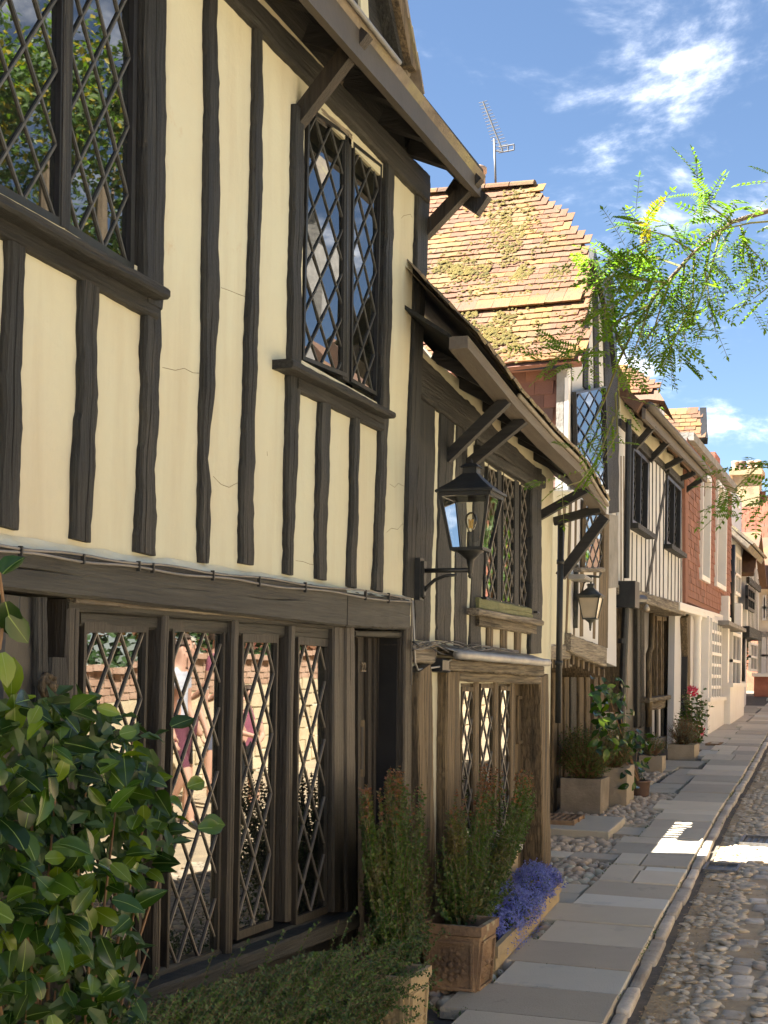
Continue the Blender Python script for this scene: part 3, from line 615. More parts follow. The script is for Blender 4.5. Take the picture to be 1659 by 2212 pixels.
cover('drain_cover', -2.11, -1.84, 11.2, 11.75, 'stone filled inspection cover beside the paving slabs', 0.035, STONEP, 0)

# weeds and grit in the joints
mb = MB()
for i in range(2600):
    y = 4.5 + random.random() ** 1.4 * 18; e = random.random()
    x = XL(y) + random.gauss(0, 0.012) if e < 0.45 else (XK(y) + random.gauss(0, 0.008) if e < 0.75 else lerp(XL(y), XK(y), random.random()))
    if e >= 0.75: y = random.choice(ys) + random.gauss(0, 0.004)
    if y < 4 or y > 26 or noise.noise((x * 3, y * 2.5, 8)) < 0.02: continue
    p = V((x, y, gz(y) + 0.045)); L = random.uniform(0.004, 0.02); d = V((random.gauss(0, .5), random.gauss(0, .5), 1)).normalized() * L; s_ = V((random.gauss(0, 1), random.gauss(0, 1), 0)).normalized() * L * 0.3
    mb.add([p - s_, p + s_, p + d], [(0, 1, 2)])
wee = mb.obj('joint_weeds', LEAFG); wee['kind'] = 'stuff'; wee['label'] = 'tiny green weeds growing in the paving joints'; wee['category'] = 'weeds'
def window(F, parent, lights, grid, goff, fw, foff, fm, cm=None, glass=None, tilt=0.010, came=0.007, px=True, ph=(0.5, 0.0), fws=None):
    """casement: frame mesh with panes and came nets under it. lights = four corners each (TL TR BR BL)"""
    L = [[F.sz(u, v, goff) for u, v in c] if px else c for c in lights]
    mb = MB()
    for c in L:
        sg = 1 if c[1][0] > c[0][0] else -1
        a, b = fw, fw if fws is None else fws
        o = [(c[0][0] - sg * a, c[0][1] + b), (c[1][0] + sg * a, c[1][1] + b), (c[2][0] + sg * a, c[2][1] - b), (c[3][0] - sg * a, c[3][1] - b)]
        for i in range(4):
            j = (i + 1) % 4
            q = [F.w(*o[i], foff), F.w(*o[j], foff), F.w(*c[j], foff), F.w(*c[i], foff)]
            mb.prism(q, F.n * (goff - 0.012 - foff))
    w = mb.obj('window', fm, parent)
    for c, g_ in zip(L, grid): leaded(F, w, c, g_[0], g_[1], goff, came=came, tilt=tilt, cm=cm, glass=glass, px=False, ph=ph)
    return w
def rs(F, l, r, off=0.0):   # px (u,v) pair -> s values
    return F.sz(*l, off)[0], F.sz(*r, off)[0]
# ================================================================== house no. 22
F1 = Fac(-2.10)
H1 = thing('timber_framed_house', (-2.1, 4.5, gz(4.5)), 'cream plastered house with black studs and number 22 door, leaded windows on both floors', 'house')
w2 = (F1.sz(655, 500)[0] + 0.0, F1.sz(838, 500)[0], 3.015, 4.02)
wall(F1, H1, 'wall', (0.4, 6.06, 2.10, 4.22), [(2.28, 3.52, 3.02, 4.06), w2], 0.16, CREAM)
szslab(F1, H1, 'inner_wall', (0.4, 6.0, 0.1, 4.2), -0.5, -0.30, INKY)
# upper studs (pixel left edge, right edge, row)
for rows in ([(22, 58, 523), (14, 52, 800), (8, 53, 960), (0, 45, 1140)],
             [(182, 221, 605), (176, 215, 880), (166, 210, 1000), (162, 203, 1168)],
             [(319, 352, 645), (312, 347, 900), (305, 341, 1040), (297, 339, 1196)],
             [(452, 474, -10), (450, 478, 380), (445, 476, 709), (440, 455, 989), (437, 458, 1060), (437, 456, 1216)],
             [(557, 572, 40), (550, 570, 400), (537, 559, 760), (528, 553, 1050), (525, 552, 1219)],
             [(640, 663, 235), (633, 655, 600), (627, 652, 850), (620, 636, 1241)],
             [(696, 717, 862), (691, 713, 1060), (689, 707, 1252)],
             [(767, 780, 893), (763, 777, 1080), (757, 773, 1269)],
             [(838, 855, 335), (832, 848, 700), (822, 838, 1000), (812, 829, 1277)]):
    stud(F1, H1, rows, m=BLACK, rough=0.009)
stud(F1, H1, [(318, 364, -40), (316, 362, 300), (315, 357, 600), (315, 355, 660)], off0=-0.06, off1=0.03, m=BLACK, name='window_post', rough=0.005)
stud(F1, H1, [(906, 932, 380), (897, 918, 700), (883, 903, 1036), (878, 897, 1290)], off0=-0.15, off1=0.02, m=BLACK, name='corner_post', rough=0.008)
# lime fillet over the bressumer
mb = MB(); n = 44; prev = None
for i in range(n + 1):
    u = lerp(-120, 888, i / n); v0 = lerp(1140 - 19, 1285, (u + 120) / 1008) + 6 * noise.noise((u * 0.02, 3, 1)) + (8 if u < 340 else 2); vb = lerp(1165, 1291, (u + 120) / 1008)
    a, b = F1.px(u, v0 + 4, 0.003), F1.px(u, vb + 6, 0.05)
    if prev: mb.add([prev[0], prev[1], b, a], [(0, 1, 2, 3)])
    prev = (a, b)
mb.obj('lime_fillet', LIME, H1, smooth=True)
rail(F1, H1, (-420, 1121), (750, 1272), (750, 1354), (-420, 1227), -0.14, 0.055, UMBERH, 'bressumer', 0.002)
rail(F1, H1, (752, 1277), (888, 1293), (886, 1362), (752, 1354), -0.14, 0.05, UMBERH, 'bressumer_end', 0.008)
# cables clipped along the beam
for k, dv in enumerate((0, 11)):
    mb = MB(); pts = []
    for i in range(60):
        u = lerp(-60, 889, i / 59); v = lerp(1170, 1291, (u + 60) / 949) + dv + 2.5 * math.sin(u * 0.03 + k * 2.4); pts.append(F1.px(u, v, 0.066))
    pts += [F1.px(890, 1330, 0.04), F1.px(889, 1480, 0.035)] if k == 0 else []
    mb.tube(pts, 0.0042, 6); mb.obj('cable', CABLE, H1, smooth=True)
for u in (45, 180, 300, 330, 460, 560, 660, 790, 840):
    v = lerp(1170, 1291, (u + 60) / 949); mb = MB(); mb.bar(F1.px(u, v - 4, 0.068), F1.px(u, v + 18, 0.068), 0.006, 0.012, F1.n); mb.obj('cable_clip', IRON, H1)
# upper window, near
LT = 4.035
c0 = [F1.sz(142, 480, -0.014)[0], F1.sz(287, 480, -0.014)[0]]
zb0, zb1 = F1.sz(130, 478, -0.014)[1], F1.sz(270, 566, -0.014)[1]
Rl = [(c0[0], LT), (c0[1] - 0.035, LT), (c0[1] - 0.035, zb1), (c0[0], zb0)]
sm_ = c0[0] - 0.055
Ll = [(sm_ - 0.36, LT), (sm_, LT), (sm_, zb0), (sm_ - 0.36, zb0)]
Lm = [(sm_ - 0.79, LT), (sm_ - 0.42, LT), (sm_ - 0.42, zb0), (sm_ - 0.79, zb0)]
w1 = window(F1, H1, [Rl, Ll, Lm], [(2.5, 5), (2.5, 5), (2.5, 5)], -0.014, 0.022, 0.002, INKY, cm=CAMED, px=False, tilt=0.012)
mb = MB(); mb.prism([F1.w(sm_ + 0.008, zb0 - 0.02, 0.005), F1.w(sm_ + 0.046, zb0 - 0.02, 0.005), F1.w(sm_ + 0.046, LT + 0.03, 0.005), F1.w(sm_ + 0.008, LT + 0.03, 0.005)], F1.n * -0.07); mb.obj('mullion', BLACK, w1)
rail(F1, H1, (-320, 232), (368, 622), (370, 648), (-320, 262), -0.06, 0.085, BLACKH, 'window_sill', 0.003)
rail(F1, H1, (-320, 270), (346, 641), (344, 690), (-320, 330), -0.03, 0.03, BLACKH, 'sill_rail', 0.003)
# upper window, far
w2o = window(F1, H1, [[(664, 242), (744, 296), (742, 806), (652, 770)], [(761, 318), (817, 362), (806, 846), (756, 818)]], [(2.5, 5.4), (2.0, 5.4)], -0.012, 0.016, 0.002, INKY, cm=CAMED, tilt=0.014, came=0.0058)
mb = MB(); mb.prism([F1.px(746, 285), F1.px(760, 300), F1.px(755, 826), F1.px(741, 818)], F1.n * -0.08); mb.obj('mullion', BLACK, w2o)
rail(F1, H1, (668, 205), (842, 352), (842, 372), (668, 226), -0.06, 0.0, GREYW, 'window_head', 0.006)
rail(F1, H1, (634, 774), (856, 890), (856, 904), (634, 794), -0.06, 0.085, BLACKH, 'window_sill', 0.003)
rail(F1, H1, (646, 805), (832, 898), (830, 932), (646, 842), -0.03, 0.028, BLACKH, 'sill_rail', 0.003)
# eaves
rail(F1, H1, (430, -135), (930, 376), (930, 440), (430, -80), -0.10, 0.035, BLACKH, 'wall_plate', 0.004)
ex = -1.845; ze0 = 4.13
fp = [V((ex, 0.2, 4.06)), V((ex, 4.0, 4.085)), V((ex, 6.27, 4.135))]
fascia_line(H1, 'fascia_board', fp, 0.125, 0.03, FASCIA)
mb = MB(); mb.prism([V((ex, 0.2, 4.187)), V((ex, 6.3, 4.262)), V((-2.3, 6.3, 4.42)), V((-2.3, 0.2, 4.35))], V((0, 0, 0.02))); mb.obj('soffit_board', BLACKH, H1)
for y in [0.6 + 0.42 * i for i in range(13)] + [6.0]:
    mb = MB(); mb.bar(V((-2.12, y, 4.24 + 0.012 * y)), V((ex - 0.035, y, 4.135 + 0.012 * y)), 0.07, 0.075); mb.obj('rafter_foot', BLACKX, H1)
mb = MB(); mb.tube([V((ex + 0.03, 0.2, 4.205)), V((ex + 0.03, 5.0, 4.235))], 0.010, 8); mb.obj('lead_roll', LEAD, H1, smooth=True)
for (uw, vw, ut, vt) in ((656, 245, 792, 96), (928, 492, 1036, 372)):
    a = F1.px(uw, vw, 0.02); b = hit(ut, vt, V((ex + 0.012, 0, 0)), V((1, 0, 0))); b.y = a.y
    strut(H1, a + V((-0.03, 0, -0.03)), V((ex + 0.012, a.y, 4.21)), 0.055, 0.06, UMBER)
strut(H1, V((-2.0, 6.29, 4.22)), V((ex + 0.01, 6.29, 4.10)), 0.06, 0.10, UMBER, 'verge_end')
# upper gable above the eaves
gw = thing  # noqa
GF = Fac(-1.97)
gx, gzb = GF.sz(866, 168)
ga, gb = GF.sz(831, 0)
k_ = (gb - gzb) / (ga - gx)
def gline(s_, d): return gzb + (s_ - (gx + d)) * k_
apex = gx - 1.75; za = gzb + (apex - gx) * k_
mb = MB(); mb.prism([GF.w(gx - 3.5, gzb, 0), GF.w(gx - 0.12, gzb, 0), GF.w(apex, za - 0.3, 0)], GF.n * -0.2); mb.obj('upper_gable', BLACKH, H1)
mb = MB(); mb.prism([GF.w(gx - 0.50, gzb + 0.02, 0.012), GF.w(gx - 0.41, gzb + 0.02, 0.012), GF.w(gx - 0.55, gzb + 0.75, 0.012), GF.w(gx - 0.60, gzb + 0.7, 0.012)], GF.n * -0.03); mb.obj('gable_panel', CREAM, H1)
for (d0, d1, o, m_) in ((-0.155, -0.105, 0.055, BLACKH), (-0.10, -0.03, 0.085, BROWN)):
    mb = MB(); mb.prism([GF.w(gx + d0, gzb, o), GF.w(gx + d1, gzb, o), GF.w(apex + d1, gline(apex + d1, d1), o), GF.w(apex + d0, gline(apex + d0, d0), o)], GF.n * -0.09); mb.obj('bargeboard', m_, H1)
tm_, tme = (lambda mb: (mb, mesh_of(mb, 'roof_tile', GREYROOF)))(MB()) if False else (None, None)
mbt = MB(); mbt.box((-0.11, -0.085, -0.008), (0.11, 0.085, 0.008)); vt_me = mesh_of(mbt, 'verge_tile', GREYROOF)
dirv = V((0, apex - gx, za - gzb)); Lg = dirv.length; dirv.normalize(); nrm = V((1, 0, 0)).cross(dirv)
if nrm.y < 0: nrm = -nrm
for i in range(26):
    p = GF.w(gx - 0.005, gzb, -0.02) + dirv * (i * 0.105) + nrm * (0.012 + random.uniform(-0.003, 0.004))
    tl = (dirv + nrm * 0.10).normalized(); inst('verge_tile', vt_me, H1, frame(p, V((1, 0, 0)), tl, V((1, 0, 0)).cross(tl)))
mb = MB()
for sgn in (1,):
    mb.prism([GF.w(gx - 0.01, gzb, 0.05), GF.w(apex, za, 0.05), GF.w(apex, za, -4.0), GF.w(gx - 0.01, gzb, -4.0)], -nrm * 0.04)
    a2 = gx - 3.5; mb.prism([GF.w(a2, gzb, 0.05), GF.w(apex - 0.01, za, 0.05), GF.w(apex - 0.01, za, -4.0), GF.w(a2, gzb, -4.0)], V((0, 0, -0.05)))
mb.obj('gable_roof', GREYROOF, H1)
pitched_roof(H1, -6.0, 6.28, ex + 0.02, 4.24, 3.6, 47, GREYROOF)
gable_ends(H1, -5.9, 6.04, -2.12, 0.0, 4.25, ex, 3.6, 47, INKY)
# lower windows
F1.low = None
LW = [[(180, 1367), (308, 1366), (289, 2134), (160, 2186)], [(371, 1364), (476, 1364), (462, 2051), (357, 2094)],
      [(521, 1387), (592, 1389), (580, 1986), (509, 2011)], [(641, 1392), (702, 1397), (699, 1957), (636, 1980)]]
lw = window(F1, H1, LW, [(2.5, 5.4), (2.3, 5.0), (2.0, 4.6), (1.9, 4.5)], -0.026, 0.014, -0.012, POSTD, cm=CAME, tilt=0.004, came=0.0052, fws=0.03)
for rows in ([(150, 177, 1296), (138, 166, 1700), (125, 155, 2200)], [(355, 369, 1330), (343, 357, 1750), (334, 347, 2130)], [(506, 519, 1340), (498, 510, 1700), (492, 504, 2078)],
             [(628, 640, 1352), (623, 634, 1650), (620, 631, 1990)], [(722, 745, 1355), (722, 745, 1650), (722, 744, 1965)]):
    stud(F1, H1, rows, off0=-0.10, off1=0.012, m=POSTD, name='window_post', rough=0.002)
stud(F1, H1, [(748, 768, 1352), (749, 770, 1700), (750, 772, 2010), (750, 774, 2190)], off0=-0.14, off1=0.02, m=UMBER, name='door_post', rough=0.003)
stud(F1, H1, [(877, 893, 1352), (873, 890, 1700), (868, 889, 2170)], off0=-0.16, off1=0.02, m=UMBER, name='door_post', rough=0.003)
rail(F1, H1, (150, 1296), (748, 1344), (748, 1360), (150, 1318), -0.09, 0.012, UMBERH, 'window_head', 0.002)
rail(F1, H1, (176, 1318), (745, 1358), (745, 1385), (176, 1352), -0.09, -0.012, UMBERH, 'top_rail', 0.002)
mb = MB(); prev = None
for i in range(61):
    u = lerp(165, 748, i / 60); v = lerp(1291, 1342, i / 60) + 2 * noise.noise((u * 0.08, 1, 1)); a, b = F1.px(u, v, 0.03), F1.px(u, v + 11, 0.03 + 0.006 * noise.noise((u * 0.3, 0, 2)))
    if prev: mb.prism([prev[0], a, b, prev[1]], F1.n * -0.03)
    prev = (a, b)
mb.obj('lead_flashing', GREYW, H1)
rail(F1, H1, (110, 2172), (745, 1964), (745, 1990), (110, 2215), -0.10, -0.01, UMBERH, 'bottom_rail', 0.002)
rail(F1, H1, (60, 2236), (778, 1972), (778, 2006), (60, 2290), -0.10, 0.07, UMBERH, 'window_sill', 0.003)
szslab(F1, H1, 'plinth', (0.4, 5.2, -0.1, 0.80), -0.2, -0.05, INKY)
# carved bracket post at the near end
stud(F1, H1, [(10, 76, 1288), (2, 70, 1600), (-12, 60, 2212)], off0=-0.10, off1=0.02, m=INKY, name='carved_post', rough=0.004)
stud(F1, H1, [(78, 106, 1290), (80, 108, 1430), (84, 116, 1600), (80, 118, 1900), (70, 110, 2230)], off0=-0.10, off1=0.035, m=BLACK, name='post_moulding', rough=0.005)
stud(F1, H1, [(112, 148, 1420), (106, 152, 1470), (104, 150, 1640), (100, 146, 1900), (90, 140, 2230)], off0=-0.10, off1=0.03, m=BLACK, name='bracket_shaft', rough=0.004)
mb = MB(); c = F1.px(110, 1482, 0.05); 
for k in range(7):
    t = k * 2 * math.pi / 7; q = c + F1.a * (0.021 * math.cos(t)) + UP * (0.026 * math.sin(t))
    for rr in ((0.013, 0.0), (0.009, 0.008)): mb.tube([q - F1.n * 0.012, q + F1.n * rr[1]], [rr[0], rr[0] * 0.6], 8)
mb.tube([c - F1.n * 0.016, c], [0.036, 0.030], 14); mb.tube([c, c + F1.n * 0.014], [0.014, 0.007], 10); mb.obj('rosette', BROWN, H1, smooth=True)
szslab(F1, H1, 'end_wall', (0.4, F1.sz(4, 1600)[0], 0.0, 2.1), -0.12, 0.0, CREAM)
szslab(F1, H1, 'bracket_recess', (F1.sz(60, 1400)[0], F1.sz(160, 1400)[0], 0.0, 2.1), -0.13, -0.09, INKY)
# front door, number 22
doff = -0.13
d = [F1.sz(771, 1372, doff), F1.sz(832, 1378, doff), F1.sz(834, 2160, doff), F1.sz(770, 2190, doff)]
mb = MB(); mb.prism([F1.w(*p, doff) for p in d], F1.n * -0.05); door = mb.obj('door', UMBER, H1)
for (u0, u1) in ((774, 779), (796, 803), (808, 813), (817, 823)):
    mb = MB(); mb.prism([F1.px(u0, 1378, doff + 0.02), F1.px(u1, 1379, doff + 0.02), F1.px(u1, 2170, doff + 0.02), F1.px(u0, 2176, doff + 0.02)], F1.n * -0.022); mb.obj('door_moulding', UMBER, door)
mb = MB(); mb.prism([F1.px(778, 1555, doff + 0.012), F1.px(789, 1556, doff + 0.012), F1.px(789, 1678, doff + 0.012), F1.px(778, 1678, doff + 0.012)], F1.n * -0.012); o = mb.obj('letter_plate', BROWN, door)
mb = MB(); mb.prism([F1.px(781, 1570, doff + 0.015), F1.px(786, 1571, doff + 0.015), F1.px(786, 1662, doff + 0.015), F1.px(781, 1662, doff + 0.015)], F1.n * -0.006); mb.obj('letter_slot', INKY, door)
def text_obj(txt, F, s_, z_, off, size, m, parent, name='house_number', sx=1.0):
    cu = bpy.data.curves.new(name, 'FONT'); cu.body = txt; cu.size = size; cu.extrude = 0.004; cu.align_x = 'CENTER'
    t = bpy.data.objects.new(name + '_tmp', cu); COL.objects.link(t)
    dg = bpy.context.evaluated_depsgraph_get(); me = bpy.data.meshes.new_from_object(t.evaluated_get(dg)); bpy.data.objects.remove(t)
    me.materials.clear(); me.materials.append(m); o = link(name, me, parent)
    x = F.a * sx; p = F.w(s_, z_, off) - base_of(parent)
    o.matrix_basis = frame(p, x, UP, F.a.cross(UP)); return o
_s, _z = F1.sz(784, 1451, doff + 0.004)
text_obj('22', F1, _s, _z, doff + 0.006, 0.062, BRASS, door)
mb = MB(); c = F1.px(784, 1738, doff + 0.03)
mb.tube([c + UP * 0.03 - F1.n * 0.03, c + UP * 0.03], 0.010, 8); mb.tube([c + UP * 0.03 + F1.a * (0.022 * math.sin(t * 0.42)) + UP * (-0.028 + 0.028 * math.cos(t * 0.42)) for t in range(16)], 0.0045, 6); mb.obj('ring_handle', IRON, door, smooth=True)
rail(F1, H1, (769, 1362), (880, 1364), (880, 1378), (769, 1374), -0.14, 0.0, UMBERH, 'door_head', 0.002)
szslab(F1, H1, 'threshold', (5.25, 6.02, 0.0, 0.24), -0.2, 0.03, GREYS)
for pts in ([(352, 795), (380, 799), (400, 797), (418, 804), (440, 808)], [(478, 622), (500, 628), (515, 636), (540, 645)], [(462, 1030), (478, 1046), (495, 1052), (512, 1045), (528, 1038)], [(842, 1044), (852, 1052), (862, 1043), (872, 1050), (885, 1042)], [(836, 1150), (845, 1140), (860, 1143), (868, 1133), (884, 1128)], [(640, 1210), (655, 1212), (670, 1218), (680, 1220)], [(578, 975), (577, 985)], [(868, 470), (872, 466), (888, 462), (890, 470)]):
    mb = MB(); mb.tube([F1.px(u + random.uniform(-1.5, 1.5), v + random.uniform(-1.5, 1.5), 0.0002) for u, v in pts], 0.0008, 4); mb.obj('plaster_crack', BROWN, H1)

# ================================================================== lanterns
def lantern(name, c, sz_, label, bracket, arm_z, curl, glassm, ironm, tall=1.0, finial=True):
    """four-sided street lantern: c = centre of the lantern's base, aligned with the wall"""
    t = thing(name, c, label, 'lantern', 'wall lanterns on the house fronts')
    B, T, Hh = 0.078 * sz_, 0.125 * sz_, 0.27 * sz_ * tall
    X, Y = V((1, 0, 0)), V((0, 1, 0)); c = V(c)
    cor = [(-1, -1), (1, -1), (1, 1), (-1, 1)]
    mb = MB()
    for (a, b) in cor: mb.bar(c + X * a * B + Y * b * B, c + X * a * T + Y * b * T + UP * Hh, 0.014 * sz_, 0.014 * sz_, X)
    for i in range(4):
        a, b = cor[i], cor[(i + 1) % 4]
        mb.bar(c + X * a[0] * B + Y * a[1] * B, c + X * b[0] * B + Y * b[1] * B, 0.016 * sz_, 0.016 * sz_)
        mb.bar(c + X * a[0] * T + Y * a[1] * T + UP * Hh, c + X * b[0] * T + Y * b[1] * T + UP * Hh, 0.022 * sz_, 0.02 * sz_)
        mb.bar(c + X * a[0] * T * 1.12 + Y * a[1] * T * 1.12 + UP * (Hh + 0.016 * sz_), c + X * b[0] * T * 1.12 + Y * b[1] * T * 1.12 + UP * (Hh + 0.016 * sz_), 0.018 * sz_, 0.012 * sz_)
    mb.obj('frame', ironm, t)
    mb = MB(); z1, z2 = Hh + 0.02 * sz_, Hh + 0.115 * sz_; r1, r2 = T * 1.16, 0.036 * sz_
    vs = [c + X * a * r1 + Y * b * r1 + UP * z1 for a, b in cor] + [c + X * a * (r1 * 0.5 + r2 * 0.38) + Y * b * (r1 * 0.5 + r2 * 0.38) + UP * lerp(z1, z2, 0.48) for a, b in cor] + [c + X * a * r2 + Y * b * r2 + UP * z2 for a, b in cor]
    mb.add(vs, [(3, 2, 1, 0)] + [(i, (i + 1) % 4, 4 + (i + 1) % 4, 4 + i) for i in range(4)] + [(4 + i, 4 + (i + 1) % 4, 8 + (i + 1) % 4, 8 + i) for i in range(4)] + [(8, 9, 10, 11)])
    cap = mb.obj('cap', ironm, t)
    mb = MB(); mb.box(c + V((-r2, -r2, z2)), c + V((r2, r2, z2 + 0.03 * sz_))); rr = r2 * 1.35
    mb.add([c + V((a * rr, b * rr, z2 + 0.03 * sz_)) for a, b in cor] + [c + V((a * r2 * 0.8, b * r2 * 0.8, z2 + 0.05 * sz_)) for a, b in cor], [(3, 2, 1, 0), (4, 5, 6, 7)] + [(i, (i + 1) % 4, 4 + (i + 1) % 4, 4 + i) for i in range(4)])
    if finial: mb.lathe(c + UP * (z2 + 0.05 * sz_), [(0.004, 0), (0.007 * sz_, 0.008), (0.003, 0.02), (0.0005, 0.026)], 8)
    mb.obj('vent', ironm, cap)
    mb = MB(); mb.lathe(c, [(0.07 * sz_, 0.0), (0.066 * sz_, -0.012 * sz_), (0.045 * sz_, -0.028 * sz_), (0.02 * sz_, -0.05 * sz_), (0.014 * sz_, -0.09 * sz_), (0.014 * sz_, -0.115 * sz_), (0.009 * sz_, -0.122 * sz_), (0.012 * sz_, -0.134 * sz_), (0.003, -0.145 * sz_)], 14); mb.obj('base', ironm, t, smooth=True)
    for i in range(4):
        a, b = cor[i], cor[(i + 1) % 4]; mb = MB(); q = 0.96
        mb.add([c + X * a[0] * B * q + Y * a[1] * B * q + UP * 0.004, c + X * b[0] * B * q + Y * b[1] * B * q + UP * 0.004, c + X * b[0] * T * q + Y * b[1] * T * q + UP * (Hh - 0.004), c + X * a[0] * T * q + Y * a[1] * T * q + UP * (Hh - 0.004)], [(0, 1, 2, 3)])
        mb.obj('pane', glassm, t)
    mb = MB(); mb.lathe(c, [(0.02 * sz_, 0), (0.02 * sz_, 0.09 * sz_)], 12); mb.obj('lamp_holder', INKY, t)
    mb = MB(); mb.lathe(c + UP * 0.09 * sz_, [(0.014 * sz_, 0), (0.016 * sz_, 0.012), (0.028 * sz_, 0.038), (0.031 * sz_, 0.058), (0.026 * sz_, 0.078), (0.012 * sz_, 0.092), (0.001, 0.095)], 14); mb.obj('bulb', BULB, t, smooth=True)
    mb = MB()
    for k in range(4): mb.bar(c + V((0.006 * math.cos(k * 1.57), 0.006 * math.sin(k * 1.57), 0.11 * sz_)), c + V((0.011 * math.cos(k * 1.57 + .7), 0.011 * math.sin(k * 1.57 + .7), 0.155 * sz_)), 0.004, 0.004)
    mb.obj('filament', BRASSY, t)
    bracket(t, c)
    return t
def thin_glass(name, refl, tint):
    m = bpy.data.materials.new(name); m.use_nodes = True; n = m.node_tree.nodes; l = m.node_tree.links; n.clear()
    o = n.new('ShaderNodeOutputMaterial'); t = n.new('ShaderNodeBsdfTransparent'); t.inputs[0].default_value = tint; g = n.new('ShaderNodeBsdfGlossy'); g.inputs['Roughness'].default_value = 0.02
    f = n.new('ShaderNodeFresnel'); f.inputs[0].default_value = refl; mx = n.new('ShaderNodeMixShader'); l.new(f.outputs[0], mx.inputs[0]); l.new(t.outputs[0], mx.inputs[1]); l.new(g.outputs[0], mx.inputs[2]); l.new(mx.outputs[0], o.inputs[0]); return m
LGLASS = thin_glass('lantern_glass', 1.7, (0.93, 0.94, 0.93, 1)); BULB = thin_glass('bulb_glass', 1.5, (0.97, 0.96, 0.92, 1))
DGLASS = mat('frosted_lantern_glass', (0.42, 0.36, 0.27), (0.36, 0.31, 0.23), scale=6, rough=0.25)
BRASSY = mat('amber_filament', (0.75, 0.42, 0.06), (0.8, 0.5, 0.1), scale=6, rough=0.4)
lc = F1.px(893, 1208, 0.0); LX = lc.x + 0.285
def br1(t, c):
    y, z = c.y, c.z - 0.095
    mb = MB(); mb.box((lc.x + 0.015, y - 0.03, z - 0.14), (lc.x + 0.045, y + 0.03, z + 0.06)); mb.box((lc.x + 0.044, y - 0.019, z - 0.125), (lc.x + 0.062, y + 0.019, z + 0.045)); mb.obj('wall_plate', IRON, t)
    mb = MB(); mb.tube([V((lc.x + 0.04, y, z)), V((c.x, y, z))], 0.0115, 10); mb.tube([V((lc.x + 0.05, y, z - 0.10)), V((lc.x + 0.075, y, z - 0.075)), V((lc.x + 0.11, y, z - 0.045)), V((lc.x + 0.16, y, z - 0.026)), V((lc.x + 0.22, y, z - 0.022))], [0.011, 0.009, 0.009, 0.008, 0.007], 8)
    mb.lathe(V((lc.x + 0.055, y, z - 0.135)), [(0.004, 0), (0.014, 0.012), (0.004, 0.026)], 8); mb.obj('bracket_arm', IRON, t, smooth=True)
lantern('wall_lantern', (LX, lc.y, F1.px(893, 1188, 0).z - 0.005), 0.93, 'large black lantern with clear glass and filament bulb beside the number 22 door', br1, 0, 1, LGLASS, IRON)
# ================================================================== cream cottage with the low eaves
F2 = Fac(-2.13)
H2 = thing('low_eaved_cottage', (-2.13, 7.6, gz(7.6)), 'low cream cottage with lead hooded doorway and three light leaded window behind the big lantern', 'house')
wh = (F2.sz(1044, 1150)[0], F2.sz(1150, 1150)[0], F2.sz(1048, 1290)[1], F2.sz(1048, 1004)[1])
dh = (F2.sz(994, 1600)[0], F2.sz(1176, 1600)[0], 0.0, F2.sz(1060, 1476)[1])
wall(F2, H2, 'wall', (6.06, 9.10, 0.0, 3.40), [wh, dh], 0.16, CREAM)
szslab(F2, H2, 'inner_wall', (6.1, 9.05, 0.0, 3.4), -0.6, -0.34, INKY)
for rows, m_, o in (([(903, 942, 850), (902, 941, 1040), (898, 936, 1200), (896, 930, 1384)], BLACK, 0.008), ([(953, 985, 870), (951, 981, 960), (946, 978, 1200), (944, 975, 1384)], BLACK, 0.010),
             ([(987, 1011, 870), (985, 1010, 1100), (984, 1011, 1250), (981, 1010, 1398)], BLACK, 0.006), ([(1030, 1049, 900), (1026, 1047, 1060), (1021, 1045, 1260), (1014, 1040, 1402)], BLACK, 0.010),
             ([(1150, 1171, 1010), (1150, 1172, 1200), (1148, 1172, 1412)], BLACK, 0.03)):
    stud(F2, H2, rows, off0=-0.03, off1=o, m=m_, rough=0.011)
for u in (1056, 1087, 1117): stud(F2, H2, [(u, u + 11, 1352), (u - 1, u + 10, 1412)], off1=0.018, m=BROWN, rough=0.004)
# three-light window
gw2 = window(F2, H2, [[(1052, 1004), (1075, 1020), (1075, 1296), (1045, 1288)], [(1085, 1022), (1112, 1040), (1110, 1304), (1083, 1298)], [(1123, 1047), (1147, 1062), (1146, 1312), (1121, 1307)]], [(2.6, 5.6)] * 3, -0.010, 0.014, 0.002, BLACK, cm=CAME, tilt=0.012, came=0.008)
for (a, b, c_, d_) in ((1076, 1084, 1014, 1300), (1113, 1122, 1036, 1310)):
    mb = MB(); mb.prism([F2.px(a, c_, 0.004), F2.px(b, c_ + 5, 0.004), F2.px(b - 1, d_ + 2, 0.004), F2.px(a - 1, d_, 0.004)], F2.n * -0.08); mb.obj('mullion', BLACK, gw2)
rail(F2, H2, (1040, 960), (1172, 1042), (1172, 1060), (1040, 982), -0.05, 0.045, BLACKH, 'window_head', 0.004)
rail(F2, H2, (1036, 1290), (1152, 1314), (1152, 1340), (1036, 1315), -0.05, 0.03, GREENSILL, 'green_sill', 0.002)
rail(F2, H2, (1036, 1314), (1176, 1340), (1176, 1352), (1036, 1328), -0.05, 0.075, GREYW, 'window_sill', 0.003)
rail(F2, H2, (1036, 1330), (1160, 1350), (1160, 1372), (1036, 1352), -0.03, 0.03, BROWNH, 'sill_rail', 0.003)
for (u, v) in ((1050, 1292), (1160, 1322)):
    mb = MB(); p = F2.px(u, v, 0.05); mb.tube([p - F2.n * 0.04, p, p + F2.a * 0.07 - UP * 0.005], [0.009, 0.008, 0.006], 6); mb.obj('casement_stay', IRON, H2)
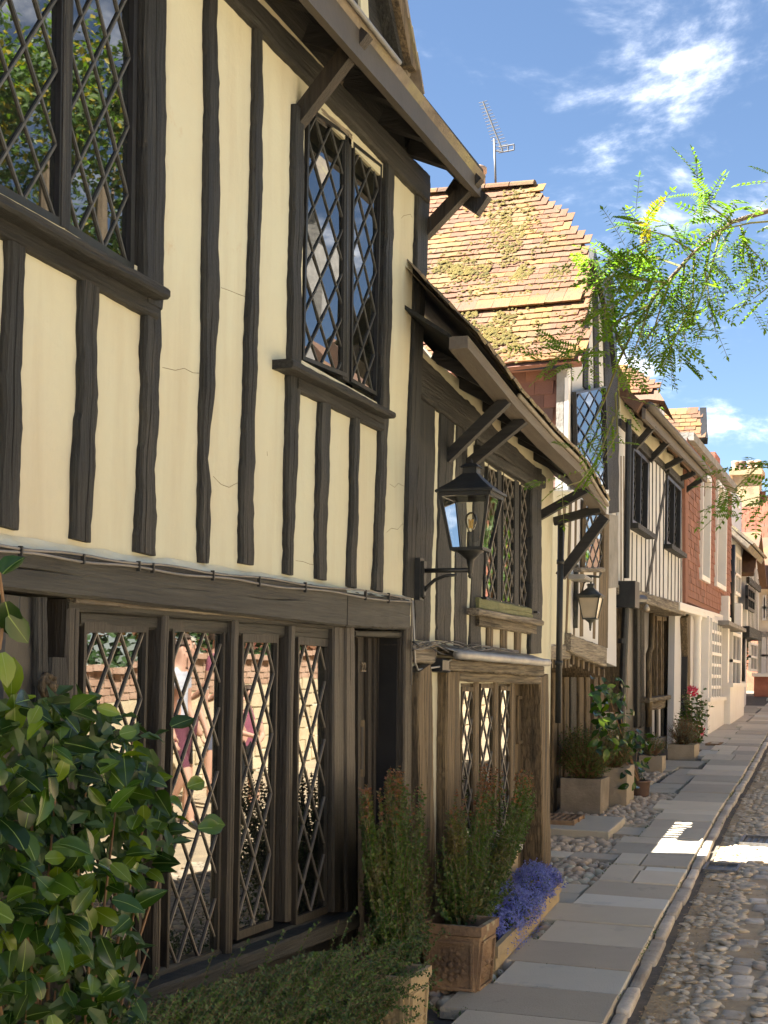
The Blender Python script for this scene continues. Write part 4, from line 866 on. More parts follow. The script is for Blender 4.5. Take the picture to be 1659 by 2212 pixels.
# jetty beam end with tangle of wires, lead hood and door-case
rail(F2, H2, (897, 1384), (944, 1390), (944, 1432), (897, 1430), -0.1, 0.05, GREYW, 'beam_end', 0.01)
rail(F2, H2, (985, 1404), (1178, 1424), (1178, 1436), (985, 1416), -0.02, 0.10, BROWNH, 'hood_board', 0.003)
a, b = F2.px(988, 1414, 0.13), F2.px(1184, 1432, 0.13); mb = MB(); pts = [a.lerp(b, i / 14) + UP * 0.006 * noise.noise((i * .7, 2, 2)) for i in range(15)]
mb.tube(pts, 0.024, 10); mb.prism([a + UP * 0.012, b + UP * 0.012, b + V((-0.13, 0, 0.05)), a + V((-0.13, 0, 0.05))], V((0, 0, 0.006))); mb.obj('lead_hood', LEAD, H2, smooth=True)
rail(F2, H2, (973, 1424), (1177, 1437), (1177, 1460), (973, 1449), -0.05, 0.09, BROWNH, 'door_beam', 0.007)
rail(F2, H2, (956, 1424), (974, 1425), (974, 1452), (956, 1450), -0.05, 0.085, INKY, 'beam_block', 0.006)
rail(F2, H2, (994, 1450), (1170, 1460), (1170, 1478), (994, 1472), -0.06, 0.035, BROWNH, 'door_head', 0.004)
for k in range(5):
    mb = MB(); pts = []
    for i in range(24):
        u = lerp(892, 1120, i / 23); v = 1396 + 14 * math.sin(i * 0.5 + k) * (1 - i / 26) + lerp(-10, 12, i / 23) + 3 * k * (i < 10); pts.append(F2.px(u, v, 0.075 + 0.03 * noise.noise((i * .4, k, 0))))
    mb.tube(pts, 0.0035, 5); mb.obj('cable', CABLE if k % 2 else IRON, H2, smooth=True)
mb = MB(); mb.tube([F2.px(892, 1296, 0.06), F2.px(897, 1430, 0.06), F2.px(903, 1447, 0.06), F2.px(950, 1440, 0.07), F2.px(975, 1425, 0.09)], 0.005, 6); mb.obj('cable', LEAD, H2, smooth=True)
stud(F2, H2, [(906, 933, 1443), (905, 936, 1460), (906, 937, 1650), (908, 940, 1880), (908, 942, 2060)], off0=-0.05, off1=0.075, m=BROWN, name='door_post', rough=0.006)
stud(F2, H2, [(968, 994, 1451), (966, 995, 1600), (965, 997, 1750), (963, 998, 2000)], off0=-0.08, off1=0.055, m=BROWN, name='door_post', rough=0.008)
dl = window(F2, H2, [[(996, 1493), (1022, 1494), (1022, 1806), (994, 1815)], [(1037, 1486), (1066, 1487), (1065, 1803), (1036, 1808)], [(1080, 1491), (1103, 1492), (1102, 1800), (1079, 1803)]], [(1.9, 4.2), (1.9, 4.2), (1.7, 4.2)], -0.008, 0.010, 0.002, BROWN, cm=CAME, tilt=0.004, came=0.008, fws=0.025)
for (u0, u1) in ((1026, 1036), (1069, 1078), (1105, 1113)): stud(F2, H2, [(u0, u1, 1474), (u0 - 1, u1, 1850)], off0=-0.07, off1=0.010, m=BROWN, name='window_post', rough=0.001)
rail(F2, H2, (996, 1474), (1112, 1478), (1112, 1488), (996, 1489), -0.07, -0.015, BROWNH, 'top_rail', 0.001)
for (v0, v1) in ((1796, 1812), (1828, 1846)):
    a, b = F2.px(994, v0 + 14, 0.06), F2.px(1118 if v0 < 1800 else 1130, v0 - (2 if v0 < 1800 else 4), 0.06 if v0 < 1800 else 0.10); mb = MB(); mb.prism([a, b, b + V((-0.12, 0, 0.02)), a + V((-0.12, 0, 0.02))], V((0, 0, -0.03))); mb.obj('lead_sill', LEAD, H2)
szslab(F2, H2, 'plinth', (6.1, F2.sz(1112, 1800)[0], 0.0, F2.sz(1110, 1835)[1]), -0.2, 0.025, BUFF)
doff2 = -0.11
mb = MB(); mb.prism([F2.px(1113, 1476, doff2), F2.px(1158, 1480, doff2), F2.px(1160, 1930, doff2), F2.px(1112, 1950, doff2)], F2.n * -0.05); door2 = mb.obj('door', BROWN, H2)
for (v0, v1) in ((1506, 1600), (1672, 1790), (1820, 1900)):
    mb = MB(); P_ = [F2.px(1116, v0, doff2 + 0.001), F2.px(1140, v0 + 3, doff2 + 0.001), F2.px(1140, v1, doff2 + 0.001), F2.px(1116, v1 + 4, doff2 + 0.001)]
    for i in range(4): mb.bar(P_[i], P_[(i + 1) % 4], 0.02, 0.03, F2.n)
    mb.obj('door_panel', BROWN, door2)
stud(F2, H2, [(1168, 1186, 1460), (1170, 1188, 1600), (1173, 1190, 1780), (1174, 1191, 1960)], off0=-0.16, off1=0.03, m=BROWN, name='door_post', rough=0.004)
szslab(F2, H2, 'threshold', (8.2, 9.1, -0.1, gz(8.6) + 0.03), -0.2, 0.03, GREYS)
# eaves
E2 = [(5.9, 3.36), (6.8, 3.255), (7.6, 3.19), (8.4, 3.15), (9.26, 2.99)]
ex2 = -1.79
mb = MB()
for (a, b) in zip(E2[:-1], E2[1:]):
    mb.prism([V((ex2, a[0], a[1] - 0.045)), V((ex2, b[0], b[1] - 0.045)), V((ex2, b[0], b[1] + 0.012)), V((ex2, a[0], a[1] + 0.012))], V((-0.09, 0, 0)))
mb.obj('gutter', GUTTER, H2)
mb = MB(); mb.tube([V((ex2 + 0.008, a, z + 0.024)) for a, z in E2[1:]], 0.013, 8); mb.obj('gutter_lip', mat('lip_paint', (0.26, 0.23, 0.185), (0.2, 0.175, 0.14), scale=8, rough=0.7), H2, smooth=True)
rail(F2, H2, (905, 760), (1180, 1030), (1180, 1056), (905, 850), -0.05, 0.03, BLACKH, 'wall_plate', 0.008)
mb = MB(); mb.prism([V((ex2 - 0.09, 5.9, 3.37)), V((ex2 - 0.09, 9.2, 3.02)), V((-2.25, 9.2, 3.30)), V((-2.25, 5.9, 3.62))], V((0, 0, 0.02))); mb.obj('soffit_board', BLACKH, H2)
fz = poly1(E2)
for y in (6.5, 6.9, 7.35, 7.75, 8.15, 8.55):
    mb = MB(); mb.bar(V((-2.15, y, fz(y) + 0.15)), V((ex2 - 0.10, y, fz(y) + 0.005)), 0.06, 0.06); mb.obj('rafter_foot', BLACKX, H2)
for (uw, vw) in ((973, 985), (1015, 1002), (1172, 1110), (1203, 1122)):
    a = F2.px(uw, vw, 0.02); strut(H2, a - V((0.02, 0, 0.015)), V((ex2 - 0.02, a.y, fz(min(a.y, 9.2)) - 0.04)), 0.05, 0.055, BLACKX)
strut(H2, V((-2.10, 9.22, 2.52)), V((ex2 + 0.0, 9.22, 2.93)), 0.06, 0.07, BLACKX)
# roof of grey lichened tiles, seen at a graze
pr = MB(); rt2 = math.tan(R(46)); run2 = 1.9
R2 = []
for (a, z) in E2: R2.append((V((ex2 + 0.01, a, z + 0.03)), V((ex2 - run2, a, z + 0.03 + run2 * rt2))))
for (p, q) in zip(R2[:-1], R2[1:]): pr.add([p[0], q[0], q[1], p[1]], [(0, 1, 2, 3)])
roof2 = pr.obj('roof', GREYROOF, H2)
tmb = MB(); tmb.add([(-0.08, -0.02, 0.016), (0.08, -0.02, 0.016), (0.08, 0.16, 0.0), (-0.08, 0.16, 0.0), (-0.08, -0.02, 0.002), (0.08, -0.02, 0.002)], [(0, 1, 2, 3), (4, 5, 1, 0), (4, 0, 3), (5, 2, 1)])
tme2 = [mesh_of(tmb, 'roof_tile', GREYROOF)]
slope = V((-1, 0, rt2)).normalized(); rest = MB(); cnt = 0
for r in range(24):
    for i in range(20):
        y = 6.0 + i * 0.164 + (0.082 if r % 2 else 0)
        if y > 9.2: continue
        base = V((ex2 + 0.02, y, fz(y) + 0.045)) + slope * (r * 0.1) + V((0, 0, random.uniform(-0.004, 0.006)))
        dy = V((0, 1, (fz(y + .05) - fz(y - .05)) / 0.1)).normalized(); nn = dy.cross(slope) * -1
        if nn.z < 0: nn = -nn
        nn = (nn + V((random.gauss(0, 0.03), random.gauss(0, 0.03), 0))).normalized()
        M = frame(base, dy * 0.985, slope, nn)
        if r < 11 and cnt < 200: inst('roof_tile', tme2[0], roof2, M); cnt += 1
        else: rest.add([M @ V(v) for v in tmb.v], tmb.f)
rest.obj('roof_tiles', GREYROOF, roof2, kind='stuff')
mb = MB(); mb.prism([V((-2.3, 6.07, 3.35)), V((-2.3, 9.2, 3.2)), V((-3.7, 9.2, 4.9)), V((-3.7, 6.07, 5.1))], V((-0.05, 0, -0.12))); mb.obj('roof_deck', INKY, H2)
szslab(Fac(-5.2), H2, 'back_wall', (6.1, 9.1, 0, 5.0), -0.1, 0.0, INKY)
mb = MB(); mb.prism([V((-2.15, 9.09, 0)), V((-2.15, 9.09, 3.2)), V((-3.6, 9.09, 4.7)), V((-5.2, 9.09, 3.2)), V((-5.2, 9.09, 0))], V((0, -0.1, 0))); mb.obj('gable_wall', CREAM, H2)
mb = MB(); mb.prism([V((-3.68, 6.07, 5.05)), V((-3.68, 9.2, 4.85)), V((-5.4, 9.2, 3.2)), V((-5.4, 6.07, 3.3))], V((0, 0, -0.1))); mb.obj('rear_roof', GREYROOF, H2)
mb = MB(); mb.tube([V((-2.08, 9.13, 2.9)), V((-2.08, 9.13, 1.5))], 0.022, 10)
for z in (2.6, 1.9): mb.tube([V((-2.08, 9.13, z)), V((-2.08, 9.13, z + 0.03))], 0.027, 10)
dp = mb.obj('downpipe', IRON, H2, smooth=True)

# ================================================================== tall cross-wing with tiled roof
X3 = -2.60
F3 = Fac(X3)
H3 = thing('tile_hung_cross_wing', (X3, 12.6, gz(12.6)), 'tall cross wing house with mossy red tiled roof, tile hung side and leaded gable window', 'house')
Y30, Y31 = F3.sz(1224, 900)[0], F3.sz(1332, 900)[0]
ze3 = 4.57; pit3 = R(46)
RP0 = V((0, Y30 - 0.12, ze3)); RN = V((0, -math.sin(pit3), math.cos(pit3)))     # roof slope facing down the street
def r3(u, v): return hit(u, v, RP0, RN)
out3 = [(900, 432), (1010, 419), (1158, 405), (1185, 432), (1215, 462), (1248, 505), (1277, 548), (1268, 590), (1262, 680), (1256, 779), (1090, 794), (900, 812)]
W3 = [r3(*p) for p in out3]
mb = MB(); mb.prism(W3, RN * -0.06); roof3 = mb.obj('roof', HUNGD, H3)
def inpoly(p, q):
    c = False; n = len(q); j = n - 1
    for i in range(n):
        if ((q[i][1] > p[1]) != (q[j][1] > p[1])) and p[0] < (q[j][0] - q[i][0]) * (p[1] - q[i][1]) / (q[j][1] - q[i][1]) + q[i][0]: c = not c
        j = i
    return c
sl3 = V((0, math.cos(pit3), math.sin(pit3)))
P2 = [(w.x, (w - RP0).dot(sl3)) for w in W3]
vary = []
for k in range(4):
    t_ = MB(); r_ = random.Random(k); w_ = 0.082
    xs = [-w_, -w_ * 0.3, w_ * 0.4, w_]; top = []; bot = []
    for x in xs:
        e = r_.uniform(-0.006, 0.006); top.append((x, -0.105 + e, 0.020 + r_.uniform(-0.002, 0.003))); bot.append((x, -0.105 + e, 0.004))
    up_ = [(x, 0.08, 0.002) for x in xs]
    t_.add(top + up_ + bot, [(i, i + 1, 5 + i, 4 + i) for i in range(3)] + [(8 + i, 9 + i, 1 + i, i) for i in range(3)] + [(8, 0, 4), (11, 7, 3)])
    vary.append((t_, mesh_of(t_, 'roof_tile', ROOFT)))
cands = []
nrow = int(max(p[1] for p in P2) / 0.1) + 1
for r in range(nrow):
    for i in range(-2, 20):
        x = -2.25 - i * 0.168 - (0.084 if r % 2 else 0.0); q = (x, r * 0.1 + 0.06)
        if inpoly(q, P2) or inpoly((x + 0.05, q[1]), P2): cands.append((x, r))
rest = MB(); cands.sort(key=lambda c: -c[0])
for n_, (x, r) in enumerate(cands):
    sag = 0.018 * noise.noise((x * 0.9, r * 0.2, 4)); tl = (sl3 + RN * random.gauss(0.0, 0.012)).normalized()
    lift = 0.03 if r == 9 else 0.0
    M = frame(RP0 + V((x, 0, 0)) + sl3 * (r * 0.1 + 0.085) + RN * (0.012 + sag + lift), V((1, 0, random.gauss(0, 0.012))), tl, RN)
    k = random.randrange(4)
    if n_ < 330: inst('roof_tile', vary[k][1], roof3, M)
    else: rest.add([M @ V(v) for v in vary[k][0].v], vary[k][0].f)
if rest.v: rest.obj('roof_tiles', ROOFT, roof3, kind='stuff')
# ridge tiles and the band half way down
def ridge_tile(parent, p, q, r, m, name='ridge_tile'):
    mb = MB(); p, q = V(p), V(q); d = (q - p).normalized(); a = d.cross(UP).normalized(); n = 7
    vs = []
    for e in (p, q):
        for i in range(n): t = math.pi * i / (n - 1); vs.append(e + a * r * math.cos(t) + UP * r * 0.8 * math.sin(t))
    mb.add(vs, [(i, i + 1, n + i + 1, n + i) for i in range(n - 1)] + [tuple(range(n)), tuple(range(2 * n - 1, n - 1, -1))]); return mb.obj(name, m, parent, smooth=False)
ra, rb = r3(900, 424), r3(1158, 403); nR = 5
for i in range(nR): ridge_tile(roof3, ra.lerp(rb, (i + 0.02) / nR), ra.lerp(rb, (i + 0.98) / nR), 0.085, ROOFT)
# moss cushions
mb = MB()
for i in range(2600):
    u, v = random.choice([(random.gauss(1105, 35), random.gauss(500, 50)), (random.gauss(1105, 30), random.gauss(520, 60)), (random.gauss(1045, 45), random.gauss(690, 50)), (random.gauss(1075, 35), random.gauss(740, 30)), (random.uniform(940, 1260), random.uniform(415, 780)), (random.gauss(985, 40), random.gauss(590, 14)), (random.gauss(1140, 50), random.gauss(597, 8))])
    p = r3(u, v)
    if not inpoly((p.x, (p - RP0).dot(sl3)), P2) or noise.noise((p.x * 5, p.z * 5, 2)) < -0.12: continue
    r_ = random.uniform(0.006, 0.022); c = p + RN * 0.035; k = 6
    vs = [c + V((math.cos(t * 1.047) * r_, 0, 0)) + sl3 * (math.sin(t * 1.047) * r_) for t in range(k)] + [c + RN * r_ * 0.7]
    mb.add(vs, [(t, (t + 1) % k, k) for t in range(k)])
mb.obj('moss', MOSS, roof3, smooth=True, kind='stuff')
# hip face to the street, hidden back slope
hipb = V((X3 + 0.08, Y31 + 0.3, ze3)); apx = W3[2]
mb = MB(); mb.add([W3[2], W3[6], V((X3 + 0.1, Y31 + 0.2, 5.1)), apx + V((0, 0.35, 0))], [(0, 1, 2, 3)]); mb.add([W3[2] + V((0, 0.01, 0)), apx + V((-4, 0.01, 0)), V((-7, Y31 + 0.6, ze3 + 0.2)), V((X3 + 0.1, Y31 + 0.25, ze3 + 0.3))], [(0, 1, 2, 3)]); mb.obj('rear_slope', HUNGD, H3)
# gable front towards the street
gp = [(Y30 + 0.05, 2.1), F3.sz(1332, 1440), F3.sz(1330, 800), F3.sz(1312, 670), F3.sz(1298, 625), F3.sz(1284, 615), (Y30 + 0.5, 4.95), (Y30 + 0.05, 4.5)]
mb = MB(); mb.prism([F3.w(*p) for p in gp], F3.n * -0.2); mb.obj('gable_front', WHITE, H3)
for rows in ([(1300, 1326, 600), (1306, 1334, 760), (1310, 1338, 960), (1314, 1338, 1108)], [(1282, 1292, 600), (1286, 1296, 840)], [(1264, 1274, 650), (1262, 1272, 840)], [(1226, 1236, 800), (1228, 1240, 1000), (1230, 1243, 1150)]): stud(F3, H3, rows, off1=0.015, m=BLACK if rows[0][0] != 1226 else GREYS, rough=0.006)
stud(F3, H3, [(1312, 1336, 1112), (1313, 1336, 1270)], off0=-0.1, off1=0.06, m=GREYS, name='corner_stone_post', rough=0.008)
strut(H3, F3.px(1278, 548, 0.08), F3.px(1318, 690, 0.08), 0.05, 0.13, INKY, 'bargeboard'); strut(H3, F3.px(1318, 690, 0.08), F3.px(1330, 800, 0.08), 0.05, 0.10, INKY, 'bargeboard')
g3 = window(F3, H3, [[(1240, 852), (1304, 838), (1309, 1075), (1246, 1085)]], [(3.0, 6.2)], 0.05, 0.018, 0.075, INKY, cm=INKY, came=0.012, tilt=0.02)
for rows in ([(1252, 1258, 860), (1252, 1258, 1060)],): pass
# tile-hung side wall under the roof
SW = lambda u, v: hit(u, v, V((0, Y30, 0)), V((0, 1, 0)))
mb = MB(); x0_, x1_ = -5.2, X3; mb.box((x0_, Y30 + 0.02, 2.6), (x1_, Y30 + 0.2, ze3 + 0.1)); sidew = mb.obj('side_wall', HUNGD, H3)
ht = MB(); ht.add([(-0.083, 0.022, -0.12), (0.083, 0.022, -0.12), (0.083, 0.006, 0.06), (-0.083, 0.006, 0.06), (-0.083, 0.006, -0.12), (0.083, 0.006, -0.12)], [(0, 1, 2, 3), (4, 5, 1, 0), (4, 0, 3), (5, 2, 1)])
htm = mesh_of(ht, 'hung_tile', HUNGD)
for r in range(14):
    for i in range(9):
        x = X3 - 0.12 - i * 0.17 - (0.085 if r % 2 else 0); z = ze3 - 0.02 - r * 0.118
        if z < 2.9: continue
        inst('hung_tile', htm, sidew, frame(V((x, Y30 + 0.02 - random.uniform(0, 0.004), z)), V((1, 0, random.gauss(0, 0.012))), V((0, -1, random.gauss(0, 0.02))), UP))
for (a, b, m_) in ((-0.02, 0.05, GREYS), (0.052, 0.09, WPAINT)): 
    mb = MB(); mb.box((X3 - 0.06 + a, Y30 - 0.05, 2.9), (X3 - 0.06 + b - 0.004, Y30 + 0.04, ze3 + 0.02)); mb.obj('corner_board', m_, H3)
strut(H3, V((-5.0, Y30 - 0.1, ze3 - 0.03)), V((X3 + 0.06, Y30 - 0.1, ze3 - 0.03)), 0.05, 0.07, BLACKX, 'eave_board')
mb = MB(); mb.box((-5.2, Y30 + 0.2, 0.3), (X3 - 0.35, Y31 + 0.2, 4.6)); mb.obj('house_core', INKY, H3)
# lower jettied bay with the second lantern
J3 = Fac(X3 + 0.10)
quadslab(J3, H3, 'bay_wall', [(1192, 1058), (1316, 1058), (1312, 1398), (1190, 1396)], -0.12, 0.0, WHITE)
quadslab(J3, H3, 'cream_panel', [(1192, 1060), (1236, 1062), (1232, 1392), (1190, 1392)], -0.002, 0.012, CREAM)
for rows in ([(1207, 1213, 1100), (1204, 1208, 1390)], [(1219, 1224, 1090), (1207, 1211, 1390)], [(1231, 1237, 1080), (1222, 1226, 1392)], [(1256, 1263, 1080), (1254, 1261, 1375)], [(1284, 1290, 1220), (1282, 1287, 1380)], [(1298, 1308, 1120), (1294, 1304, 1395)], [(1244, 1248, 1070), (1240, 1243, 1375)], [(1306, 1317, 1110), (1304, 1314, 1400)]): stud(J3, H3, rows, off1=0.018 if rows[0][0] < 1238 else 0.007, m=BROWN, rough=0.003)
g4 = window(J3, H3, [[(1262, 1085), (1302, 1095), (1300, 1228), (1260, 1228)]], [(3.0, 3.2)], 0.03, 0.012, 0.05, BROWN, cm=CAME, came=0.009, tilt=0.02)
rail(J3, H3, (1256, 1226), (1308, 1226), (1308, 1236), (1256, 1236), -0.02, 0.07, GREYW, 'window_sill', 0.003)
rail(J3, H3, (1264, 1240), (1282, 1250), (1282, 1258), (1264, 1250), -0.02, 0.16, LEAD, 'little_hood', 0.002)
rail(J3, H3, (1234, 1368), (1312, 1400), (1311, 1442), (1234, 1408), -0.08, 0.07, GREYW, 'jetty_beam', 0.008)
rail(J3, H3, (1188, 1392), (1234, 1394), (1233, 1424), (1188, 1424), -0.08, 0.03, GREYW, 'plinth_beam', 0.006)
for i in range(6):
    u = 1194 + i * 7.2; mb = MB(); p = J3.px(u, 1432, 0.02); mb.box(p + V((-0.4, -0.025, -0.04)), p + V((0.0, 0.025, 0.03))); mb.obj('joist_end', BROWN, H3)
for i in range(7):
    u = 1240 + i * 11; mb = MB(); p = J3.px(u, 1420 + i * 5, 0.03); mb.box(p + V((-0.4, -0.03, -0.06)), p + V((0.0, 0.03, 0.02))); mb.obj('joist_end', BROWN, H3)
# ground floor, set back under the jetty
L3 = Fac(X3 - 0.30)
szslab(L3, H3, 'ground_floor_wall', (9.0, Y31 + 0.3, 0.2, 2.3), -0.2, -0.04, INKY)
for (u0, u1, vt, vb, m_) in ((1196, 1204, 1440, 1770, BROWN), (1207, 1216, 1436, 1700, BROWN), (1221, 1230, 1436, 1700, BROWN), (1234, 1246, 1436, 1690, BLACK), (1252, 1262, 1440, 1660, BROWN), (1268, 1276, 1440, 1640, BROWN), (1284, 1292, 1445, 1640, BROWN), (1298, 1306, 1450, 1640, BROWN)): stud(L3, H3, [(u0, u1, vt), (u0, u1, vb)], off0=-0.06, off1=0.03, m=m_, name='post', rough=0.004)
mb = MB()
a_, b_ = L3.px(1236, 1395, 0.06), L3.px(1262, 1400, 0.06)
for i in range(9):
    p = a_.lerp(b_, i / 8); mb.tube([p, p - UP * 0.06 + V((0.012, 0, 0)), p - UP * 0.12, p - UP * 0.18 + V((0.012, 0, 0)), p - UP * 0.24], 0.012, 6)
mb.obj('wicker_panel', BROWN, H3, smooth=True)
lc2 = J3.px(1240, 1262, 0.0)
def br2(t, c):
    y, z = c.y, c.z + 0.37
    mb = MB(); mb.box((lc2.x + 0.01, y - 0.02, z - 0.45), (lc2.x + 0.04, y + 0.02, z + 0.1)); mb.obj('wall_plate', IRONG, t)
    mb = MB(); mb.tube([V((lc2.x + 0.02, y, z)), V((c.x, y, z)), V((c.x + 0.07, y, z - 0.01)), V((c.x + 0.09, y, z + 0.03))], 0.010, 8); mb.tube([V((lc2.x + 0.03, y, z - 0.18)), V((lc2.x + 0.07, y, z - 0.15)), V((lc2.x + 0.09, y, z - 0.06)), V((c.x, y, z - 0.01))], 0.007, 8); mb.tube([V((c.x, y, z)), V((c.x, y, z - 0.07))], 0.008, 8); mb.obj('bracket_arm', IRONG, t, smooth=True)
q2 = lc2.copy(); t0 = J3.px(1240, 1337, 0).z
lantern('wall_lantern', (lc2.x + 0.15, lc2.y, t0), 0.72, 'smaller grey green lantern with frosted panes hung from the cross wing bay', br2, 0, 1, DGLASS, IRONG, tall=0.95)
# chimney stack and aerial behind the ridge
ch = thing('chimney', (-4.6, 14.4, 6.0), 'pale clay chimney pot rising behind the mossy roof ridge', 'chimney')
cpos = hit(1028, 404, V((0, 14.6, 0)), V((0, 1, 0)))
mb = MB(); mb.box((cpos.x - 0.35, 14.3, 4.6), (cpos.x + 0.35, 14.9, cpos.z - 0.22)); mb.obj('stack', BRICK, ch)
mb = MB(); mb.lathe(V((cpos.x, 14.6, cpos.z - 0.22)), [(0.14, 0), (0.13, 0.06), (0.115, 0.1), (0.108, 0.36), (0.125, 0.38), (0.125, 0.43), (0.105, 0.44)], 16); mb.obj('pot', CLAYPOT, ch, smooth=True)
ae = thing('tv_aerial', cpos, 'thin metal television aerial on a mast behind the ridge', 'aerial')
A = lambda u, v: hit(u, v, V((0, 14.6, 0)), V((0, 1, 0)))
mb = MB(); mb.tube([A(1072, 420), A(1068, 300)], 0.013, 8); mb.obj('mast', ALU, ae, smooth=True)
mb = MB(); a, b = A(1044, 220), A(1086, 325); mb.tube([a, b], 0.010, 6); mb.obj('boom', ALU, ae)
for i in range(16):
    p = a.lerp(b, i / 15.5); mb = MB(); w = lerp(0.05, 0.085, i / 15); mb.tube([p - V((1, 0, 0.12)) * w, p + V((1, 0, 0.12)) * w], 0.004, 4); mb.obj('element', ALU, ae)
mb = MB(); p0, p1, p2, p3 = A(1070, 326), A(1111, 312), A(1111, 324), A(1072, 334)
for s_, e_ in ((p0, A(1090, 328)), (A(1078, 318), p1), (A(1078, 330), p2), (p1, p2), (A(1098, 314), A(1098, 328))): mb.tube([s_, e_], 0.008, 5)
mb.obj('reflector', ALU, ae)
# ================================================================== white close-studded house
F4 = Fac(-2.65); L4 = Fac(-2.98)
H4 = thing('white_studded_house', (-2.65, 17, gz(17)), 'white plastered house with narrow black studs, bracketed eaves and dark ground floor', 'house')
Y40, Y41 = F4.sz(1334, 1100)[0], F4.sz(1480, 1150)[0]
ez4 = 5.08
hole = lambda F, a, b: (F.sz(*a)[0], F.sz(*b)[0], F.sz(*b)[1], F.sz(*a)[1])
wa = (F4.sz(1362, 1050)[0], F4.sz(1396, 1050)[0], F4.sz(1362, 1132)[1], F4.sz(1362, 958)[1])
wb = (F4.sz(1437, 1100)[0], F4.sz(1467, 1100)[0], F4.sz(1437, 1177)[1], F4.sz(1437, 1022)[1])
wall(F4, H4, 'wall', (Y40, Y41, 2.86, 4.92), [wa, wb], 0.14, WHITE)
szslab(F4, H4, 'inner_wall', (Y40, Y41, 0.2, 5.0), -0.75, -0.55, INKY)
for (h, g_) in ((wa, 2.1), (wb, 2.1)):
    mid = (h[0] + h[1]) / 2; e = 0.03
    w_ = window(F4, H4, [[(h[0] + 0.05, h[3] - 0.06), (mid - e, h[3] - 0.06), (mid - e, h[2] + 0.05), (h[0] + 0.05, h[2] + 0.05)], [(mid + e, h[3] - 0.06), (h[1] - 0.05, h[3] - 0.06), (h[1] - 0.05, h[2] + 0.05), (mid + e, h[2] + 0.05)]], [(3, 6), (3, 6)], -0.03, 0.045, 0.03, INKY, cm=CAMED, px=False, came=0.012, tilt=0.02)
    szslab(F4, w_, 'sill', (h[0] - 0.08, h[1] + 0.08, h[2] - 0.06, h[2] + 0.0), -0.03, 0.11, BLACKH); szslab(F4, H4, 'window_head', (h[0] - 0.06, h[1] + 0.06, h[3], h[3] + 0.10), -0.03, 0.06, BLACKH)
for u in (1342, 1348): stud(F4, H4, [(u, u + 1.7, 985), (u, u + 1.7, 1262)], off1=0.006, m=BROWN, rough=0.003)
for u in (1366, 1376, 1386, 1395): stud(F4, H4, [(u, u + 1.7, 1150 + (u - 1366) * 0.5), (u - 1, u + 0.9, 1284 + (u - 1366) * 0.3)], off1=0.006, m=BLACK, rough=0.003)
for u in (1403, 1410, 1418, 1426, 1434): stud(F4, H4, [(u, u + 1.6, 985 + (u - 1403) * 0.8), (u - 1, u + 0.8, 1288 + (u - 1403) * 0.3)], off1=0.006, m=BLACK, rough=0.003)
for u in (1444, 1451, 1459, 1466, 1472, 1478): stud(F4, H4, [(u, u + 1.5, 1190 if u < 1470 else 1050), (u - 1, u + 0.7, 1300 + (u - 1444) * 0.3)], off1=0.006, m=BLACK, rough=0.003)
stud(F4, H4, [(1438, 1441, 1045), (1396, 1399, 1284)], off1=0.010, m=BLACK, name='brace', rough=0.004)
rail(F4, H4, (1336, 1262), (1482, 1306), (1482, 1330), (1336, 1284), -0.35, 0.04, GREYW, 'jetty_beam', 0.01)
# eaves
ex4 = -2.38
fascia_line(H4, 'fascia_board', [V((ex4, Y40 + 0.1, 4.60)), V((ex4, Y41 + 0.3, 4.69))], 0.13, 0.04, GUTTER)
mb = MB(); mb.tube([V((ex4 + 0.04, Y40 + 0.1, 4.74)), V((ex4 + 0.04, Y41 + 0.32, 4.83))], 0.045, 8); mb.obj('gutter', GUTTER, H4, smooth=True)
mb = MB(); mb.prism([V((ex4, Y40 + 0.1, 4.71)), V((ex4, Y41 + 0.3, 4.80)), V((-2.7, Y41 + 0.3, 5.0)), V((-2.7, Y40 + 0.1, 4.91))], V((0, 0, 0.03))); mb.obj('soffit_board', BLACKX, H4)
szslab(F4, H4, 'eave_panel', (Y40, Y41, 4.60, 4.84), -0.02, 0.014, CREAM)
szslab(F4, H4, 'wall_plate', (Y40, Y41, 4.52, 4.60), -0.02, 0.03, BLACKH)
for i in range(9):
    y = Y40 + 0.3 + i * 0.62; mb = MB(); mb.bar(V((-2.68, y, 4.86)), V((ex4 - 0.05, y, 4.73)), 0.09, 0.09); mb.obj('rafter_foot', BLACKX, H4)
for (u, v) in ((1370, 968), (1403, 996), (1437, 1010), (1467, 1036), (1481, 1060)):
    a = F4.px(u, v, 0.03); strut(H4, a, V((ex4 - 0.02, a.y, 4.66)), 0.06, 0.07, BLACKX)
pitched_roof(H4, Y40, Y41 + 0.05, ex4 - 0.02, 4.76, 2.8, 43, ROOFFAR)
# black rainwater pipes
mb = MB(); p = F4.px(1357, 1000, 0.09); mb.tube([V((p.x, p.y, 4.6)), V((p.x, p.y, 2.9))], 0.033, 10)
mb.box((p.x - 0.10, p.y - 0.14, 2.58), (p.x + 0.12, p.y + 0.14, 2.86)); mb.tube([V((p.x, p.y, 2.6)), V((p.x - 0.05, p.y, gz(p.y) + 0.1))], 0.042, 10); mb.tube([V((p.x + 0.05, p.y + 0.13, 2.68)), V((p.x + 0.1, p.y + 0.5, 2.70))], 0.05, 10)
for z in (2.2, 1.6, 1.0): mb.tube([V((p.x - 0.03, p.y, z)), V((p.x - 0.03, p.y, z + 0.05))], 0.055, 10)
mb.obj('downpipe', IRON, H4, smooth=False)
mb = MB(); c = F4.px(1397, 1314, 0.06); mb.lathe(c, [(0.005, 0.05), (0.025, 0.03), (0.04, 0.0), (0.035, -0.03), (0.004, -0.045)], 10); mb.obj('glass_globe', DGLASS, H4, smooth=True)
